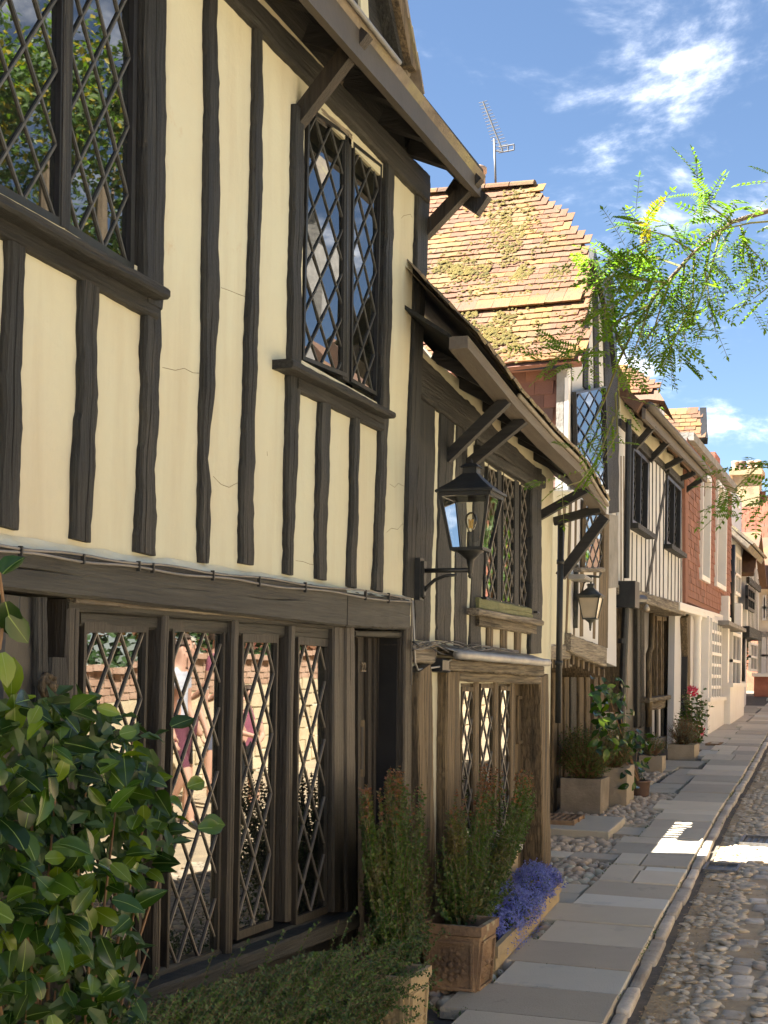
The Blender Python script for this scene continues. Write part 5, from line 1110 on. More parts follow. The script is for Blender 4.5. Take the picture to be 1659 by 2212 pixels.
# ground floor
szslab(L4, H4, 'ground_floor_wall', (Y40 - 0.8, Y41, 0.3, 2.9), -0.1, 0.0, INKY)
stud(L4, H4, [(1345, 1356, 1312), (1347, 1357, 1535)], off0=-0.05, off1=0.22, m=BROWN, name='post', rough=0.006)
for (a, b) in ((1378, 1384), (1386, 1393)): stud(L4, H4, [(a, b, 1310), (a, b, 1570)], off0=-0.02, off1=0.05, m=BLACK, name='post', rough=0.004)
mb = MB(); mb.tube([L4.px(1409, 1325, 0.12), L4.px(1407, 1400, 0.12), L4.px(1402, 1412, 0.12), L4.px(1402, 1570, 0.12)], 0.04, 8); mb.obj('waste_pipe', BROWN, H4, smooth=True)
gw4 = window(L4, H4, [[(1413, 1340), (1421, 1341), (1421, 1506), (1413, 1508)], [(1426, 1341), (1434, 1342), (1434, 1502), (1426, 1504)], [(1439, 1342), (1447, 1343), (1447, 1498), (1439, 1500)]], [(2, 5)] * 3, 0.03, 0.06, 0.08, BROWN, cm=CAME, came=0.014, tilt=0.02)
rail(L4, H4, (1404, 1508), (1462, 1500), (1462, 1508), (1404, 1518), -0.02, 0.16, BROWNH, 'window_sill', 0.004)
rail(L4, H4, (1404, 1518), (1462, 1508), (1462, 1524), (1404, 1536), -0.02, 0.08, BROWNH, 'rail', 0.004)
quadslab(L4, H4, 'white_panels', [(1406, 1534), (1462, 1522), (1462, 1602), (1406, 1615)], 0.0, 0.03, WHITE)
for u in (1405, 1419, 1432, 1445, 1459): stud(L4, H4, [(u, u + 4.5, 1530), (u, u + 4.5, 1612)], off0=0.0, off1=0.06, m=BLACK, name='post', rough=0.004)
rail(L4, H4, (1404, 1598), (1464, 1584), (1464, 1612), (1404, 1640), 0.0, 0.10, INKY, 'plinth', 0.004)
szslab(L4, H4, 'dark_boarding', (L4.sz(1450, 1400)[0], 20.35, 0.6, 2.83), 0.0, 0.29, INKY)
stud(Fac(-2.69), H4, [(1484, 1491, 1330), (1487, 1492, 1420), (1487, 1491, 1560)], off0=-0.1, off1=0.01, m=BROWN, name='corner_post', rough=0.006)
# dormer with a tiled hipped roof
DM = thing('roof_dormer', (-3.0, 17.5, 5.4), 'tiled dormer with white boarded front on the studded house roof', 'dormer')
X = -2.80; DF = Fac(X)
d0, d1 = DF.sz(1407, 900)[0], DF.sz(1436, 900)[0]
mb = MB(); mb.prism([DF.px(1407, 852), DF.px(1436, 870), DF.px(1436, 920), DF.px(1407, 905)], V((-0.08, 0, 0))); mb.obj('front', WPAINT, DM)
for i in range(4):
    t = (i + 0.5) / 4; u = lerp(1408, 1435, t); mb = MB(); mb.prism([DF.px(u - 1.0, 862 + t * 10, 0.02), DF.px(u + 1.0, 863 + t * 10, 0.02), DF.px(u + 1.0, 905 + t * 8, 0.02), DF.px(u - 1.0, 904 + t * 8, 0.02)], V((-0.03, 0, 0))); mb.obj('glazing_bar', WPAINT, DM)
zD = DF.px(1407, 852).z
mb = MB(); mb.box((-5.0, d0 - 0.02, 4.9), (X - 0.05, d0 + 0.1, zD)); cheek = mb.obj('cheek', HUNGD, DM)
DR = V((0, d0 - 0.22, zD - 0.03)); pd = R(38); DN = V((0, -math.sin(pd), math.cos(pd))); dsl = V((0, math.cos(pd), math.sin(pd)))
dr = lambda u, v: hit(u, v, DR, DN)
dpoly = [dr(*q) for q in ((1200, 806), (1368, 797), (1395, 815), (1420, 840), (1436, 866), (1400, 862), (1200, 880))]
mb = MB(); mb.prism(dpoly, DN * -0.05); droof = mb.obj('roof', ROOFFAR, DM)
mb = MB(); DP2 = [(p.x, (p - DR).dot(dsl)) for p in dpoly]
for r in range(18):
    for i in range(16):
        x = -2.5 - i * 0.17 - (0.085 if r % 2 else 0)
        if inpoly((x, r * 0.1 + 0.05), DP2) and len(droof.children) < 190:
            inst('roof_tile', vary[random.randrange(4)][1], droof, frame(DR + V((x, 0, 0)) + dsl * (r * 0.1 + 0.1) + DN * 0.012, V((1, 0, random.gauss(0, 0.015))), dsl, DN))
mb = MB(); mb.add([dpoly[1], dpoly[4], dpoly[4] + V((0, 0.9, -0.1)), dpoly[1] + V((0, 0.5, -0.15))], [(0, 1, 2, 3)]); mb.obj('far_slope', ROOFFAR, DM)
# ================================================================== brown tile-hung house
F5 = Fac(-2.65); L5 = Fac(-2.75)
H5 = thing('tile_hung_house', (-2.65, 22, gz(22)), 'brown tile hung house with two tall white sash windows over a white columned shopfront', 'house')
Y50, Y51 = F5.sz(1481, 1150)[0], F5.sz(1579, 1150)[0]
zt5 = F5.sz(1500, 972)[1]; zb5 = F5.sz(1500, 1306)[1]
hw = [(F5.sz(1512, 1100)[0], F5.sz(1528, 1100)[0], F5.sz(1520, 1248)[1], F5.sz(1520, 1030)[1]), (F5.sz(1544, 1150)[0], F5.sz(1563, 1150)[0], F5.sz(1553, 1264)[1], F5.sz(1553, 1054)[1])]
wall5 = wall(F5, H5, 'wall', (Y50, Y51, zb5, zt5), hw, 0.36, HUNGB)
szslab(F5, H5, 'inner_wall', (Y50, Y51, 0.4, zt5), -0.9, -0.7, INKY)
ht5 = MB(); ht5.add([(-0.083, -0.11, 0.022), (0.083, -0.11, 0.022), (0.083, 0.06, 0.006), (-0.083, 0.06, 0.006), (-0.083, -0.11, 0.004), (0.083, -0.11, 0.004)], [(0, 1, 2, 3), (4, 5, 1, 0), (4, 0, 3), (5, 2, 1)])
htm5 = mesh_of(ht5, 'hung_tile', HUNGB); rest = MB(); n_ = 0
r = 0; z = zt5 - 0.02
while z > zb5 + 0.08:
    i = 0; s_ = Y50 + (0.09 if r % 2 else 0.0)
    while s_ < Y51:
        if not any(h[0] - 0.09 < s_ < h[1] + 0.09 and h[2] - 0.05 < z - 0.05 < h[3] + 0.05 for h in hw):
            M = frame(F5.w(s_, z, random.uniform(0, 0.006)), V((0, 1, random.gauss(0, 0.015))), UP, V((1, 0, random.gauss(0, 0.03))))
            if s_ < Y50 + 2.35: inst('hung_tile', htm5, wall5, M); n_ += 1
            else: rest.add([M @ V(v) for v in ht5.v], ht5.f)
        s_ += 0.17
    z -= 0.105; r += 1
rest.obj('hung_tiles', HUNGB, wall5, kind='stuff')
for h in hw:
    mb = MB()
    for (a, b, c, d_) in ((h[0] - 0.05, h[0] + 0.012, h[2] + 0.01, h[3] - 0.01), (h[1] - 0.012, h[1] + 0.06, h[2] + 0.01, h[3] - 0.01), (h[0] - 0.05, h[1] + 0.06, h[3] - 0.01, h[3] + 0.06), (h[0] - 0.07, h[1] + 0.08, h[2] - 0.07, h[2] + 0.01)): mb.prism([F5.w(a, c, 0.06), F5.w(b, c, 0.06), F5.w(b, d_, 0.06), F5.w(a, d_, 0.06)], F5.n * -0.44)
    w_ = mb.obj('window', WPAINT, H5); mid = (h[0] + h[1]) / 2
    for j in range(2):
        za, zb_ = (h[2] + (h[3] - h[2]) * (0.0 + 0.5 * j), h[2] + (h[3] - h[2]) * (0.5 + 0.5 * j)); mb = MB(); o = -0.33 + 0.03 * j
        for (a, b, c, d_) in ((h[0], h[1], za, za + 0.05), (h[0], h[1], zb_ - 0.04, zb_), (h[0], h[0] + 0.05, za, zb_), (h[1] - 0.05, h[1], za, zb_), (mid - 0.015, mid + 0.015, za, zb_), (h[0], h[1], (za + zb_) / 2 - 0.012, (za + zb_) / 2 + 0.012)): mb.prism([F5.w(a, c, o), F5.w(b, c, o), F5.w(b, d_, o), F5.w(a, d_, o)], F5.n * -0.03)
        mb.obj('sash', WPAINT, w_)
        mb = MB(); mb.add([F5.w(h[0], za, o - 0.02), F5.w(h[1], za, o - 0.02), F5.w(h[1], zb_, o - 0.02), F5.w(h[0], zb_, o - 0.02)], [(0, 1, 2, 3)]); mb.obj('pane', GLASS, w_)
stud(F5, H5, [(1481, 1486, 1010), (1482, 1488, 1300)], off0=-0.02, off1=0.05, m=HUNGB, name='corner_tiles', rough=0.004)
fascia_line(H5, 'parapet_cap', [V((-2.55, Y50, zt5)), V((-2.55, Y51 + 0.1, zt5 + 0.1))], 0.12, 0.2, GREYS)
pitched_roof(H5, Y50 + 0.1, Y51, -2.7, zt5 + 0.1, 2.6, 42, ROOFFAR)
# small roof with a verge rising behind the dormer
RR = thing('roof_gable', (-3.2, 21, 5.6), 'small orange tiled roof slope with dark verge behind the white dormer', 'roof')
Rp, Rn = V((0, 20.6, 5.3)), V((0, -math.sin(R(48)), math.cos(R(48)))); rsl = V((0, math.cos(R(48)), math.sin(R(48))))
rp_ = [hit(u, v, Rp, Rn) for u, v in ((1380, 892), (1511, 886), (1514, 952), (1380, 950))]
mb = MB(); mb.prism(rp_, Rn * -0.05); rr_ = mb.obj('slope', ROOFFAR, RR); q2_ = [(p.x, (p - Rp).dot(rsl)) for p in rp_]
for r in range(-12, 30):
    for i in range(24):
        x = -1.5 - i * 0.17 - (0.085 if r % 2 else 0)
        if inpoly((x, r * 0.1), q2_) and len(rr_.children) < 250: inst('roof_tile', vary[random.randrange(4)][1], rr_, frame(Rp + V((x, 0, 0)) + rsl * (r * 0.1 + 0.05) + Rn * 0.012, V((1, 0, random.gauss(0, 0.01))), rsl, Rn))
strut(RR, rp_[1] + V((0.05, 0.05, 0)), rp_[2] + V((0.05, 0.05, 0)), 0.10, 0.12, INKY, 'verge'); mb = MB(); mb.add([rp_[1], rp_[2], rp_[2] + V((-0.3, 3.0, 0)), rp_[1] + V((-0.3, 1.2, 0))], [(0, 1, 2, 3)]); mb.obj('gable', INKY, RR)
mb = MB(); mb.box((rp_[3].x, rp_[3].y + 0.05, 4.8), (rp_[2].x - 0.1, rp_[3].y + 1.6, rp_[3].z)); mb.obj('body', HUNGD, RR)
c5 = thing('chimney', (-2.9, 24, 6.0), 'stubby red brick chimney above the brown tile hung house', 'chimney'); q = hit(1533, 990, V((-3.0, 0, 0)), V((1, 0, 0)))
mb = MB(); mb.box((-3.3, q.y - 0.35, 5.0), (-2.9, q.y + 0.35, q.z - 0.02)); mb.box((-3.35, q.y - 0.4, q.z - 0.10), (-2.85, q.y + 0.4, q.z + 0.05)); mb.obj('stack', BRICK, c5)
# shopfront
szslab(L5, H5, 'shop_wall', (Y50, Y51, 0.5, zb5), -0.12, -0.03, WHITE)
rail(L5, H5, (1470, 1300), (1580, 1334), (1580, 1350), (1470, 1318), -0.02, 0.16, WPAINT, 'cornice', 0.002)
for (u0, u1, vb, foot) in ((1500, 1514, 1570, False), (1519, 1528, 1540, False), (1566, 1576, 1560, True)):
    a, b = L5.px(u0, 1340, 0.09), L5.px(u1, 1340, 0.09); c = (a + b) / 2; r_ = 0.065; zb_ = gz(c.y) + 0.02; zt_ = 2.86
    mb = MB(); mb.lathe(V((c.x, c.y, zb_)), [(r_ * 1.2, 0), (r_ * 1.2, 0.12), (r_, 0.16), (r_ * 0.86, zt_ - zb_ - 0.12), (r_ * 1.1, zt_ - zb_ - 0.08), (r_ * 1.15, zt_ - zb_)], 14); col_ = mb.obj('column', WPAINT, H5, smooth=True)
    if foot: mb = MB(); mb.lathe(V((c.x, c.y, gz(c.y))), [(r_ * 1.5, 0), (r_ * 1.45, 0.12), (r_ * 1.1, 0.2)], 12); mb.obj('column_foot', INKY, col_, smooth=True)
B5 = Fac(-2.55)
mb = MB(); a, b = B5.px(1530, 1516), B5.px(1566, 1510); mb.box((-2.75, a.y, gz(a.y)), (-2.55, b.y, a.z)); bay = mb.obj('bay_plinth', WPAINT, H5)
mb = MB(); mb.box((-2.77, a.y - 0.04, a.z), (-2.51, b.y + 0.04, a.z + 0.06)); mb.obj('bay_sill', WPAINT, H5)
bw = [B5.sz(1535, 1420)[0], B5.sz(1556, 1420)[0]]
mb = MB()
for k in range(5): s_ = lerp(bw[0], bw[1], k / 4); mb.bar(B5.w(s_, a.z + 0.05, 0), B5.w(s_, 2.8, 0), 0.05, 0.05, V((1, 0, 0)))
for k in range(8): z = lerp(a.z + 0.05, 2.8, k / 7); mb.bar(B5.w(bw[0], z, 0), B5.w(bw[1], z, 0), 0.06 if k == 4 else 0.03, 0.05)
w_ = mb.obj('window', WPAINT, H5)
for k in range(4):
    for j in range(7):
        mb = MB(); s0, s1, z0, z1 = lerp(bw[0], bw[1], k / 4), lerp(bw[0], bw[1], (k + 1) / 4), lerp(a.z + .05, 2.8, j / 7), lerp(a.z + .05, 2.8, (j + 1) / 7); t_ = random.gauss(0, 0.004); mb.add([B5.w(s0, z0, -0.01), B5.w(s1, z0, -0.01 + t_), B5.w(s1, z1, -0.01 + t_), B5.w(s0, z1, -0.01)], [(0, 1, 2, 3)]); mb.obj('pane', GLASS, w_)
mb = MB(); mb.box((-2.75, bw[0] - 0.15, a.z), (-2.56, bw[0] - 0.03, 2.85)); mb.obj('bay_jamb', WPAINT, H5); mb = MB(); mb.box((-2.75, bw[1] + 0.03, a.z), (-2.56, bw[1] + 0.15, 2.85)); mb.obj('bay_jamb', WPAINT, H5)
# ================================================================== white rendered house, gabled house, street end
F6 = Fac(-2.70)
H6 = thing('white_rendered_house', (-2.7, 27, gz(27)), 'small white rendered house with sagging tiled eaves and black rainwater pipe', 'house')
Y60, Y61 = F6.sz(1579, 1300)[0], F6.sz(1614, 1300)[0]; z6 = F6.sz(1590, 1180)[1]
szslab(F6, H6, 'wall', (Y60, Y61, 0.7, z6 + 0.1), -0.3, 0.0, WHITE)
pitched_roof(H6, Y60, Y61, -2.35, z6 - 0.05, 2.2, 40, GREYROOF)
mb = MB()
for i in range(14): y = lerp(Y60, Y61, (i + .5) / 14); mb.bar(V((-2.3, y, z6 - 0.03)), V((-2.75, y, z6 + 0.36)), 0.20, 0.05)
mb.obj('eave_tiles', GREYROOF, H6)
mb = MB(); p = F6.px(1581, 1250, 0.06); mb.tube([V((p.x, p.y, z6 - 0.1)), V((p.x, p.y, F6.sz(1581, 1352)[1]))], 0.06, 8); mb.obj('downpipe', IRON, H6, smooth=True); mb = MB(); q = F6.px(1612, 1260, 0.06); mb.tube([V((q.x, q.y, z6 - 0.1)), V((q.x, q.y, F6.sz(1612, 1372)[1])), V((q.x, q.y - 0.5, F6.sz(1608, 1378)[1])), V((q.x, q.y - 0.5, gz(q.y) + 0.6))], 0.055, 8); mb.obj('downpipe', IRON, H6, smooth=True)
def flat_window(F, parent, tl, br_, off, m, name='window', nb=1, reveal=None):
    a, b = F.sz(*tl, off), F.sz(*br_, off); mb = MB(); t = 0.06
    for (s0, s1, z0, z1) in ((a[0], b[0], b[1] - t, b[1]), (a[0], b[0], a[1], a[1] + t), (a[0], a[0] + t, b[1], a[1]), (b[0] - t, b[0], b[1], a[1]), (a[0], b[0], (a[1] + b[1]) / 2 - 0.025, (a[1] + b[1]) / 2 + 0.025)): mb.prism([F.w(s0, z0, off), F.w(s1, z0, off), F.w(s1, z1, off), F.w(s0, z1, off)], F.n * -0.06)
    for k in range(nb): s_ = lerp(a[0], b[0], (k + 1) / (nb + 1)); mb.bar(F.w(s_, b[1], off - 0.02), F.w(s_, a[1], off - 0.02), 0.03, 0.03, F.n)
    w_ = mb.obj(name, m, parent)
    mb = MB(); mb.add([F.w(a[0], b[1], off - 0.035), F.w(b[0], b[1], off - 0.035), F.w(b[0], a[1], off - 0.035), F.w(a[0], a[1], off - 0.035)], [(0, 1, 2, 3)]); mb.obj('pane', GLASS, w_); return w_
flat_window(F6, H6, (1591, 1200), (1602, 1284), 0.06, WPAINT)
rail(F6, H6, (1576, 1340), (1613, 1358), (1613, 1366), (1576, 1350), 0.0, 0.35, GREYS, 'canopy', 0.004)
mb = MB(); B6 = Fac(-2.45); a, b = B6.px(1578, 1484), B6.px(1608, 1484); mb.box((-2.7, a.y, gz(a.y)), (-2.45, b.y, a.z)); mb.obj('bay_plinth', WPAINT, H6)
mb = MB(); mb.box((-2.7, a.y - 0.03, a.z), (-2.40, b.y + 0.03, a.z + 0.07)); mb.box((-2.7, a.y, a.z), (-2.5, a.y + 0.25, a.z + 1.6)); mb.box((-2.7, b.y - 0.25, a.z), (-2.5, b.y, a.z + 1.6)); mb.obj('bay_frame', WPAINT, H6)
flat_window(B6, H6, (1584, 1372), (1600, 1482), -0.05, WPAINT)
H6b = thing('white_backland_wall', (-3.6, 28, 4.0), 'plain white upper wall with one small window behind the sagging eaves', 'house')
FB = Fac(-3.3); q0, q1 = FB.sz(1572, 1100)[0], FB.sz(1603, 1100)[0]
szslab(FB, H6b, 'wall', (q0, q1, 2.0, FB.sz(1590, 1066)[1]), -3.0, 0.0, WHITE); flat_window(FB, H6b, (1594, 1074), (1600, 1096), 0.03, WPAINT)
F7 = Fac(-2.55)
H7 = thing('white_gabled_house', (-2.55, 31, gz(31)), 'narrow white gabled house with black studs at the top of the street', 'house')
Y70, Y71 = F7.sz(1614, 1300)[0], F7.sz(1640, 1300)[0]; zg = F7.sz(1625, 1160)[1]; ze7 = F7.sz(1615, 1240)[1]; zb7 = F7.sz(1628, 1370)[1]
mb = MB(); mb.prism([F7.w(Y70, zb7), F7.w(Y71, zb7), F7.w(Y71, ze7), F7.w((Y70 + Y71) / 2, zg), F7.w(Y70, ze7)], F7.n * -4.0); mb.obj('wall', WHITE, H7)
for i in range(1, 9):
    t = i / 9; s_ = lerp(Y70, Y71, t); zt_ = lerp(ze7, zg, 1 - abs(t - 0.5) * 2) - 0.1; timber('stud', F7, H7, [(s_, zt_, 0.07), (s_, zb7 + 0.1, 0.07)], -0.02, 0.01, BLACK, 0.003, seg=0.3)
timber('rail', F7, H7, [(Y70, F7.sz(1626, 1262)[1], 0.14), (Y71, F7.sz(1626, 1262)[1], 0.14)], -0.02, 0.045, BLACKH, 0.004, seg=0.3); timber('jetty_beam', F7, H7, [(Y70, zb7, 0.22), (Y71, zb7, 0.22)], -0.3, 0.06, BLACKH, 0.006, seg=0.3)
flat_window(F7, H7, (1617, 1270), (1631, 1318), 0.05, INKY, nb=2)
szslab(Fac(-2.8), H7, 'ground_floor_wall', (Y70, Y71, 0.8, zb7), -0.3, 0.0, WHITE); flat_window(Fac(-2.8), H7, (1623, 1392), (1637, 1446), 0.03, WPAINT)
mb = MB(); k7 = (zg - ze7) / ((Y71 - Y70) / 2)
for sg in (-1, 1):
    m_ = (Y70 + Y71) / 2; e_ = m_ + sg * ((Y71 - Y70) / 2 + 0.25); mb.prism([F7.w(m_, zg + 0.08, 0.15), F7.w(e_, ze7 - 0.25 * k7 + 0.08, 0.15), F7.w(e_, ze7 - 0.25 * k7 + 0.08, -4), F7.w(m_, zg + 0.08, -4)], UP * 0.08)
mb.obj('roof', ROOFFAR, H7)
# house closing the view, facing down the street
H8 = thing('cream_end_house', (-1.0, 36, gz(36)), 'cream house closing the top of the street above a red brick plinth', 'house')
class FacY(Fac):
    def __init__(s, y, x0=0.0): s.P = V((x0, y, 0)); s.a = V((1, 0, 0)); s.n = V((0, -1, 0))
F8 = FacY(35.0)
x8 = F8.sz(1638, 1350)[0]; z8 = F8.sz(1650, 1262)[1]
szslab(F8, H8, 'wall', (x8, x8 + 6, 1.2, z8), -4, 0.0, mat('cream_render', (0.78, 0.70, 0.55), (0.70, 0.62, 0.48), scale=3, rough=0.85))
szslab(F8, H8, 'brick_plinth', (x8 - 0.05, x8 + 6, 1.2, F8.sz(1650, 1462)[1]), -0.1, 0.35, BRICK); szslab(F8, H8, 'coping', (x8 - 0.1, x8 + 6, F8.sz(1650, 1462)[1], F8.sz(1650, 1454)[1]), -0.1, 0.42, WPAINT)
for k in range(4):
    u = 1646 + k * 12; flat_window(F8, H8, (u, 1380), (u + 9, 1452), 0.08, WPAINT); flat_window(F8, H8, (u + 2, 1290), (u + 9, 1335), 0.08, WPAINT)
szslab(F8, H8, 'string_course', (x8, x8 + 6, F8.sz(1650, 1372)[1] - 0.05, F8.sz(1650, 1372)[1] + 0.08), 0.0, 0.12, GREYS)
mb = MB(); mb.prism([F8.w(x8 - 0.3, z8 - 0.05, 0.4), F8.w(x8 + 6, z8 - 0.05, 0.4), F8.w(x8 + 6, z8 + 1.3, -1.2), F8.w(x8 - 0.3, z8 + 1.3, -1.2)], UP * -0.1); mb.obj('roof', ROOFFAR, H8)
H9 = thing('red_roofed_house', (-3, 38, 4), 'tall steep red tiled roof with brick chimney rising at the street end', 'house')
F9 = FacY(37.5)
P9 = [F9.sz(u, v) for u, v in ((1580, 1058), (1632, 1046), (1672, 1095), (1740, 1180), (1740, 1245), (1580, 1245))]
mb = MB(); tl9 = V((0, 1.6, 0)); pts9 = []
for (s_, z) in P9: pts9.append(F9.w(s_, z, -(z - P9[4][1]) * 0.45))
mb.prism(pts9, V((0, 0.3, 0))); r9 = mb.obj('roof', REDROOF, H9)
mb = MB(); mb.box((P9[5][0] + .1, 37.6, 1.0), (P9[5][0] + 6, 42, P9[5][1])); mb.obj('wall', BRICK, H9)
mb = MB(); n9 = V((0, -1, 0.45)).normalized()
zz = P9[4][1] + 0.1; r = 0
while zz < max(p[1] for p in P9):
    x = P9[5][0]
    while x < P9[5][0] + 3.2:
        if inpoly((x, zz), P9) and random.random() < 0.97:
            c = F9.w(x + (0.1 if r % 2 else 0), zz, -(zz - P9[4][1]) * 0.45 + 0.02); w_ = 0.095; mb.add([c + V((-w_, -0.03, -0.11)), c + V((w_, -0.03, -0.11 + random.gauss(0, .01))), c + V((w_, 0.05, 0.11)), c + V((-w_, 0.05, 0.11)), c + V((-w_, 0.02, -0.11)), c + V((w_, 0.02, -0.11))], [(0, 1, 2, 3), (4, 5, 1, 0)])
        x += 0.2
    zz += 0.15; r += 1
mb.obj('roof_tiles', REDROOF, r9, kind='stuff')
ch9 = thing('chimney', F9.w(*F9.sz(1612, 1040)), 'broad brick chimney stack with four clay pots above the red roof', 'chimney')
CK = mat('yellowed_stack_brick', (0.30, 0.22, 0.13), (0.38, 0.29, 0.17), (0.24, 0.15, 0.10), scale=6, rough=0.9, bump=0.5, bscale=30)
a, b = F9.sz(1583, 1060, -1), F9.sz(1642, 1026, -1)
mb = MB(); mb.box((a[0], 38.4, 5), (b[0], 39.2, b[1])); mb.obj('stack', CK, ch9); mb = MB(); mb.box((a[0] - .08, 38.3, b[1]), (b[0] + .08, 39.3, b[1] + 0.16)); mb.obj('stack_cap', CK, ch9)
for u in (1588, 1603, 1621, 1636):
    p = F9.w(*F9.sz(u, 1022, -1.2), -1.2); mb = MB(); mb.lathe(V((p.x, 38.8, b[1] + 0.14)), [(0.12, 0), (0.11, 0.1), (0.095, 0.25), (0.12, 0.29), (0.10, 0.31)], 10); mb.obj('pot', CLAYPOT if u != 1603 else POTBR, ch9, smooth=True)
# ================================================================== foliage tools
def leaf_shape(L, W, fold=0.25, curl=0.15, n=4):
    mb = MB(); vs = []
    for i in range(n + 1):
        t = i / n; w = W * (math.sin(math.pi * min(1, t * 0.94 + 0.06)) ** 0.75) * (1.15 - 0.3 * t); y = L * t; z = -curl * L * t * t
        if i == n: w = 0.0008
        vs += [(-w, y, z + fold * w), (0, y, z), (w, y, z + fold * w)]
    mb.add(vs, [f for i in range(n) for f in ((3 * i, 3 * i + 1, 3 * i + 4, 3 * i + 3), (3 * i + 1, 3 * i + 2, 3 * i + 5, 3 * i + 4))]); return mb
def leaf_frame(p, axis, nrm, s=1.0):
    y = V(axis).normalized(); z = V(nrm) - y * V(nrm).dot(y); z = z.normalized() if z.length > 1e-4 else y.orthogonal().normalized(); x = y.cross(z); return frame(p, x * s, y * s, z * s)
def quick_leaf(mb, p, ax, nr, L, W, mi=0):
    y = ax.normalized(); z = nr - y * nr.dot(y); z = z.normalized() if z.length > 1e-4 else y.orthogonal().normalized(); x = y.cross(z)
    mb.add([p, p + y * L * 0.45 - x * W + z * W * 0.3, p + y * L, p + y * L * 0.45 + x * W + z * W * 0.3], [(0, 1, 2), (0, 2, 3)], mi)
def rv(s=1.0): return V((random.gauss(0, s), random.gauss(0, s), random.gauss(0, s)))
def bez(a, b, c, n): return [a * (1 - t) ** 2 + b * 2 * t * (1 - t) + c * t * t for t in [i / n for i in range(n + 1)]]
def at_depth(u, v, Z): d = ray(u, v); return CAM + d * (Z / FL)
def twiggy(root, twigs, leafL, leafW, gap, mats, pick, stem_m, r0=0.004, pairs=True, fname='foliage', start=0.15, nrm_up=1.0):
    st, fo = MB(), MB()
    for pts in twigs:
        m = len(pts); st.tube(pts, [max(0.0008, r0 * (1 - 0.8 * i / (m - 1))) for i in range(m)], 4, cap=False)
        L = 0.0; acc = 0
        tot = sum((pts[i + 1] - pts[i]).length for i in range(m - 1))
        for i in range(m - 1):
            d = pts[i + 1] - pts[i]; l_ = d.length; k = max(1, int(l_ / gap)); dn = d.normalized()
            for j in range(k):
                t = j / k; f = (L + l_ * t) / tot
                if f < start: continue
                p = pts[i].lerp(pts[i + 1], t)
                for q in range(2 if pairs else 1):
                    side = (rv().cross(dn)).normalized(); ax = (side * 1.0 + dn * 0.5 + rv(0.2)).normalized(); s = random.uniform(0.65, 1.2) * (1.1 - 0.4 * f)
                    quick_leaf(fo, p, ax, V((0.35, -0.3, nrm_up)) + rv(0.4), leafL * s, leafW * s, pick(f, p))
            L += l_
    st.obj('stems', stem_m, root, kind='stuff'); return fo.obj(fname, mats, root, kind='stuff')
# ================================================================== camellia in the foreground
CP = Fac(-1.86)
base = CP.px(95, 2260, 0.0); base.z = gz(base.y)
CM = thing('camellia_bush', base, 'large glossy leaved camellia bush in front of the leaded window', 'shrub')
def ribbed(L, W, fold, curl):
    mb = leaf_shape(L, W, fold, curl); w = 0.0011; vs = []
    for i in range(5): t = i / 4 * 0.96; vs += [(-w * (1 - t * .7), L * t, -curl * L * t * t + 0.0007), (w * (1 - t * .7), L * t, -curl * L * t * t + 0.0007)]
    mb.add(vs, [(2 * i, 2 * i + 1, 2 * i + 3, 2 * i + 2) for i in range(4)], 1); return mb
lm = [mesh_of(ribbed(0.074 * a, 0.0205 * b, f, c), 'leaf', [LEAFC, LEAFV], True) for a, b, f, c in ((1, 1, .3, .18), (1.1, 1.05, .45, .3), (0.9, 1.1, .2, .1), (0.8, 0.95, .55, .35), (1.0, 1.15, .1, .5))]
reg = [(0, 1590), (40, 1530), (105, 1475), (190, 1510), (260, 1540), (325, 1580), (330, 1690), (385, 1745), (395, 1790), (350, 1850), (300, 1940), (285, 2090), (300, 2230), (0, 2230)]
stems = []
hubs = []
for (u, v, o) in ((60, 1600, .05), (130, 1500, .0), (200, 1560, .06), (290, 1560, .0), (330, 1700, .05), (380, 1790, .08), (250, 1750, .1), (120, 1720, .12), (30, 1800, .1), (200, 1950, .12), (300, 1920, .06), (80, 2000, .12), (320, 2050, .02), (20, 1640, -.05), (250, 2120, .1), (120, 2140, .12), (-40, 1900, .1), (-60, 1700, .05)):
    tip = CP.px(u, v, o - 0.06); b0 = base + V((random.uniform(-.05, .05), random.uniform(-.06, .06), 0)); stems.append(bez(b0, b0.lerp(tip, 0.5) + V((random.uniform(-.04, .06), random.uniform(-.05, .05), 0.12)), tip, 8)); hubs.append(tip)
for s_ in stems:
    mb = MB(); mb.tube(s_, [lerp(0.007, 0.0025, i / 8) for i in range(9)], 6); mb.obj('stem', STEM, CM, smooth=True)
n_ = 0; inner = MB(); lb = [leaf_shape(0.07, 0.019, .3, .2, 2)]
while n_ < 300:
    u, v = random.uniform(-30, 445), random.uniform(1440, 2230)
    if not inpoly((u, v), reg): continue
    # clumps: keep leaves near shoot tips more often
    o = random.uniform(-0.02, 0.20); p = CP.px(u, v, o)
    ax = V((random.gauss(0.25, .5), random.gauss(-0.1, .6), random.gauss(-0.25, .45))); nr = V((random.gauss(0.55, .35), random.gauss(-0.55, .35), random.gauss(0.75, .3)))
    if n_ % 3 == 0: ax = V((random.gauss(0.1, .4), random.gauss(-.1, .4), random.gauss(0.5, .4)))
    inst('leaf', random.choice(lm), CM, leaf_frame(p, ax, nr, random.uniform(0.7, 1.22))); n_ += 1
for (u, v, dx, dz) in ((6, 1240, .3, .4), (12, 1300, .2, -.8), (18, 1330, .5, -.7), (4, 1410, .2, -.9), (22, 1420, .1, -1), (30, 1500, .1, -1), (428, 1790, 1, .05), (405, 1700, .9, .3), (440, 1775, .6, -.1), (370, 1570, .9, .4)):
    inst('leaf', random.choice(lm), CM, leaf_frame(CP.px(u, v, 0.1), V((dx * .6, dx, dz)), V((.5, -.6, .6)) + rv(.2), 1.15))
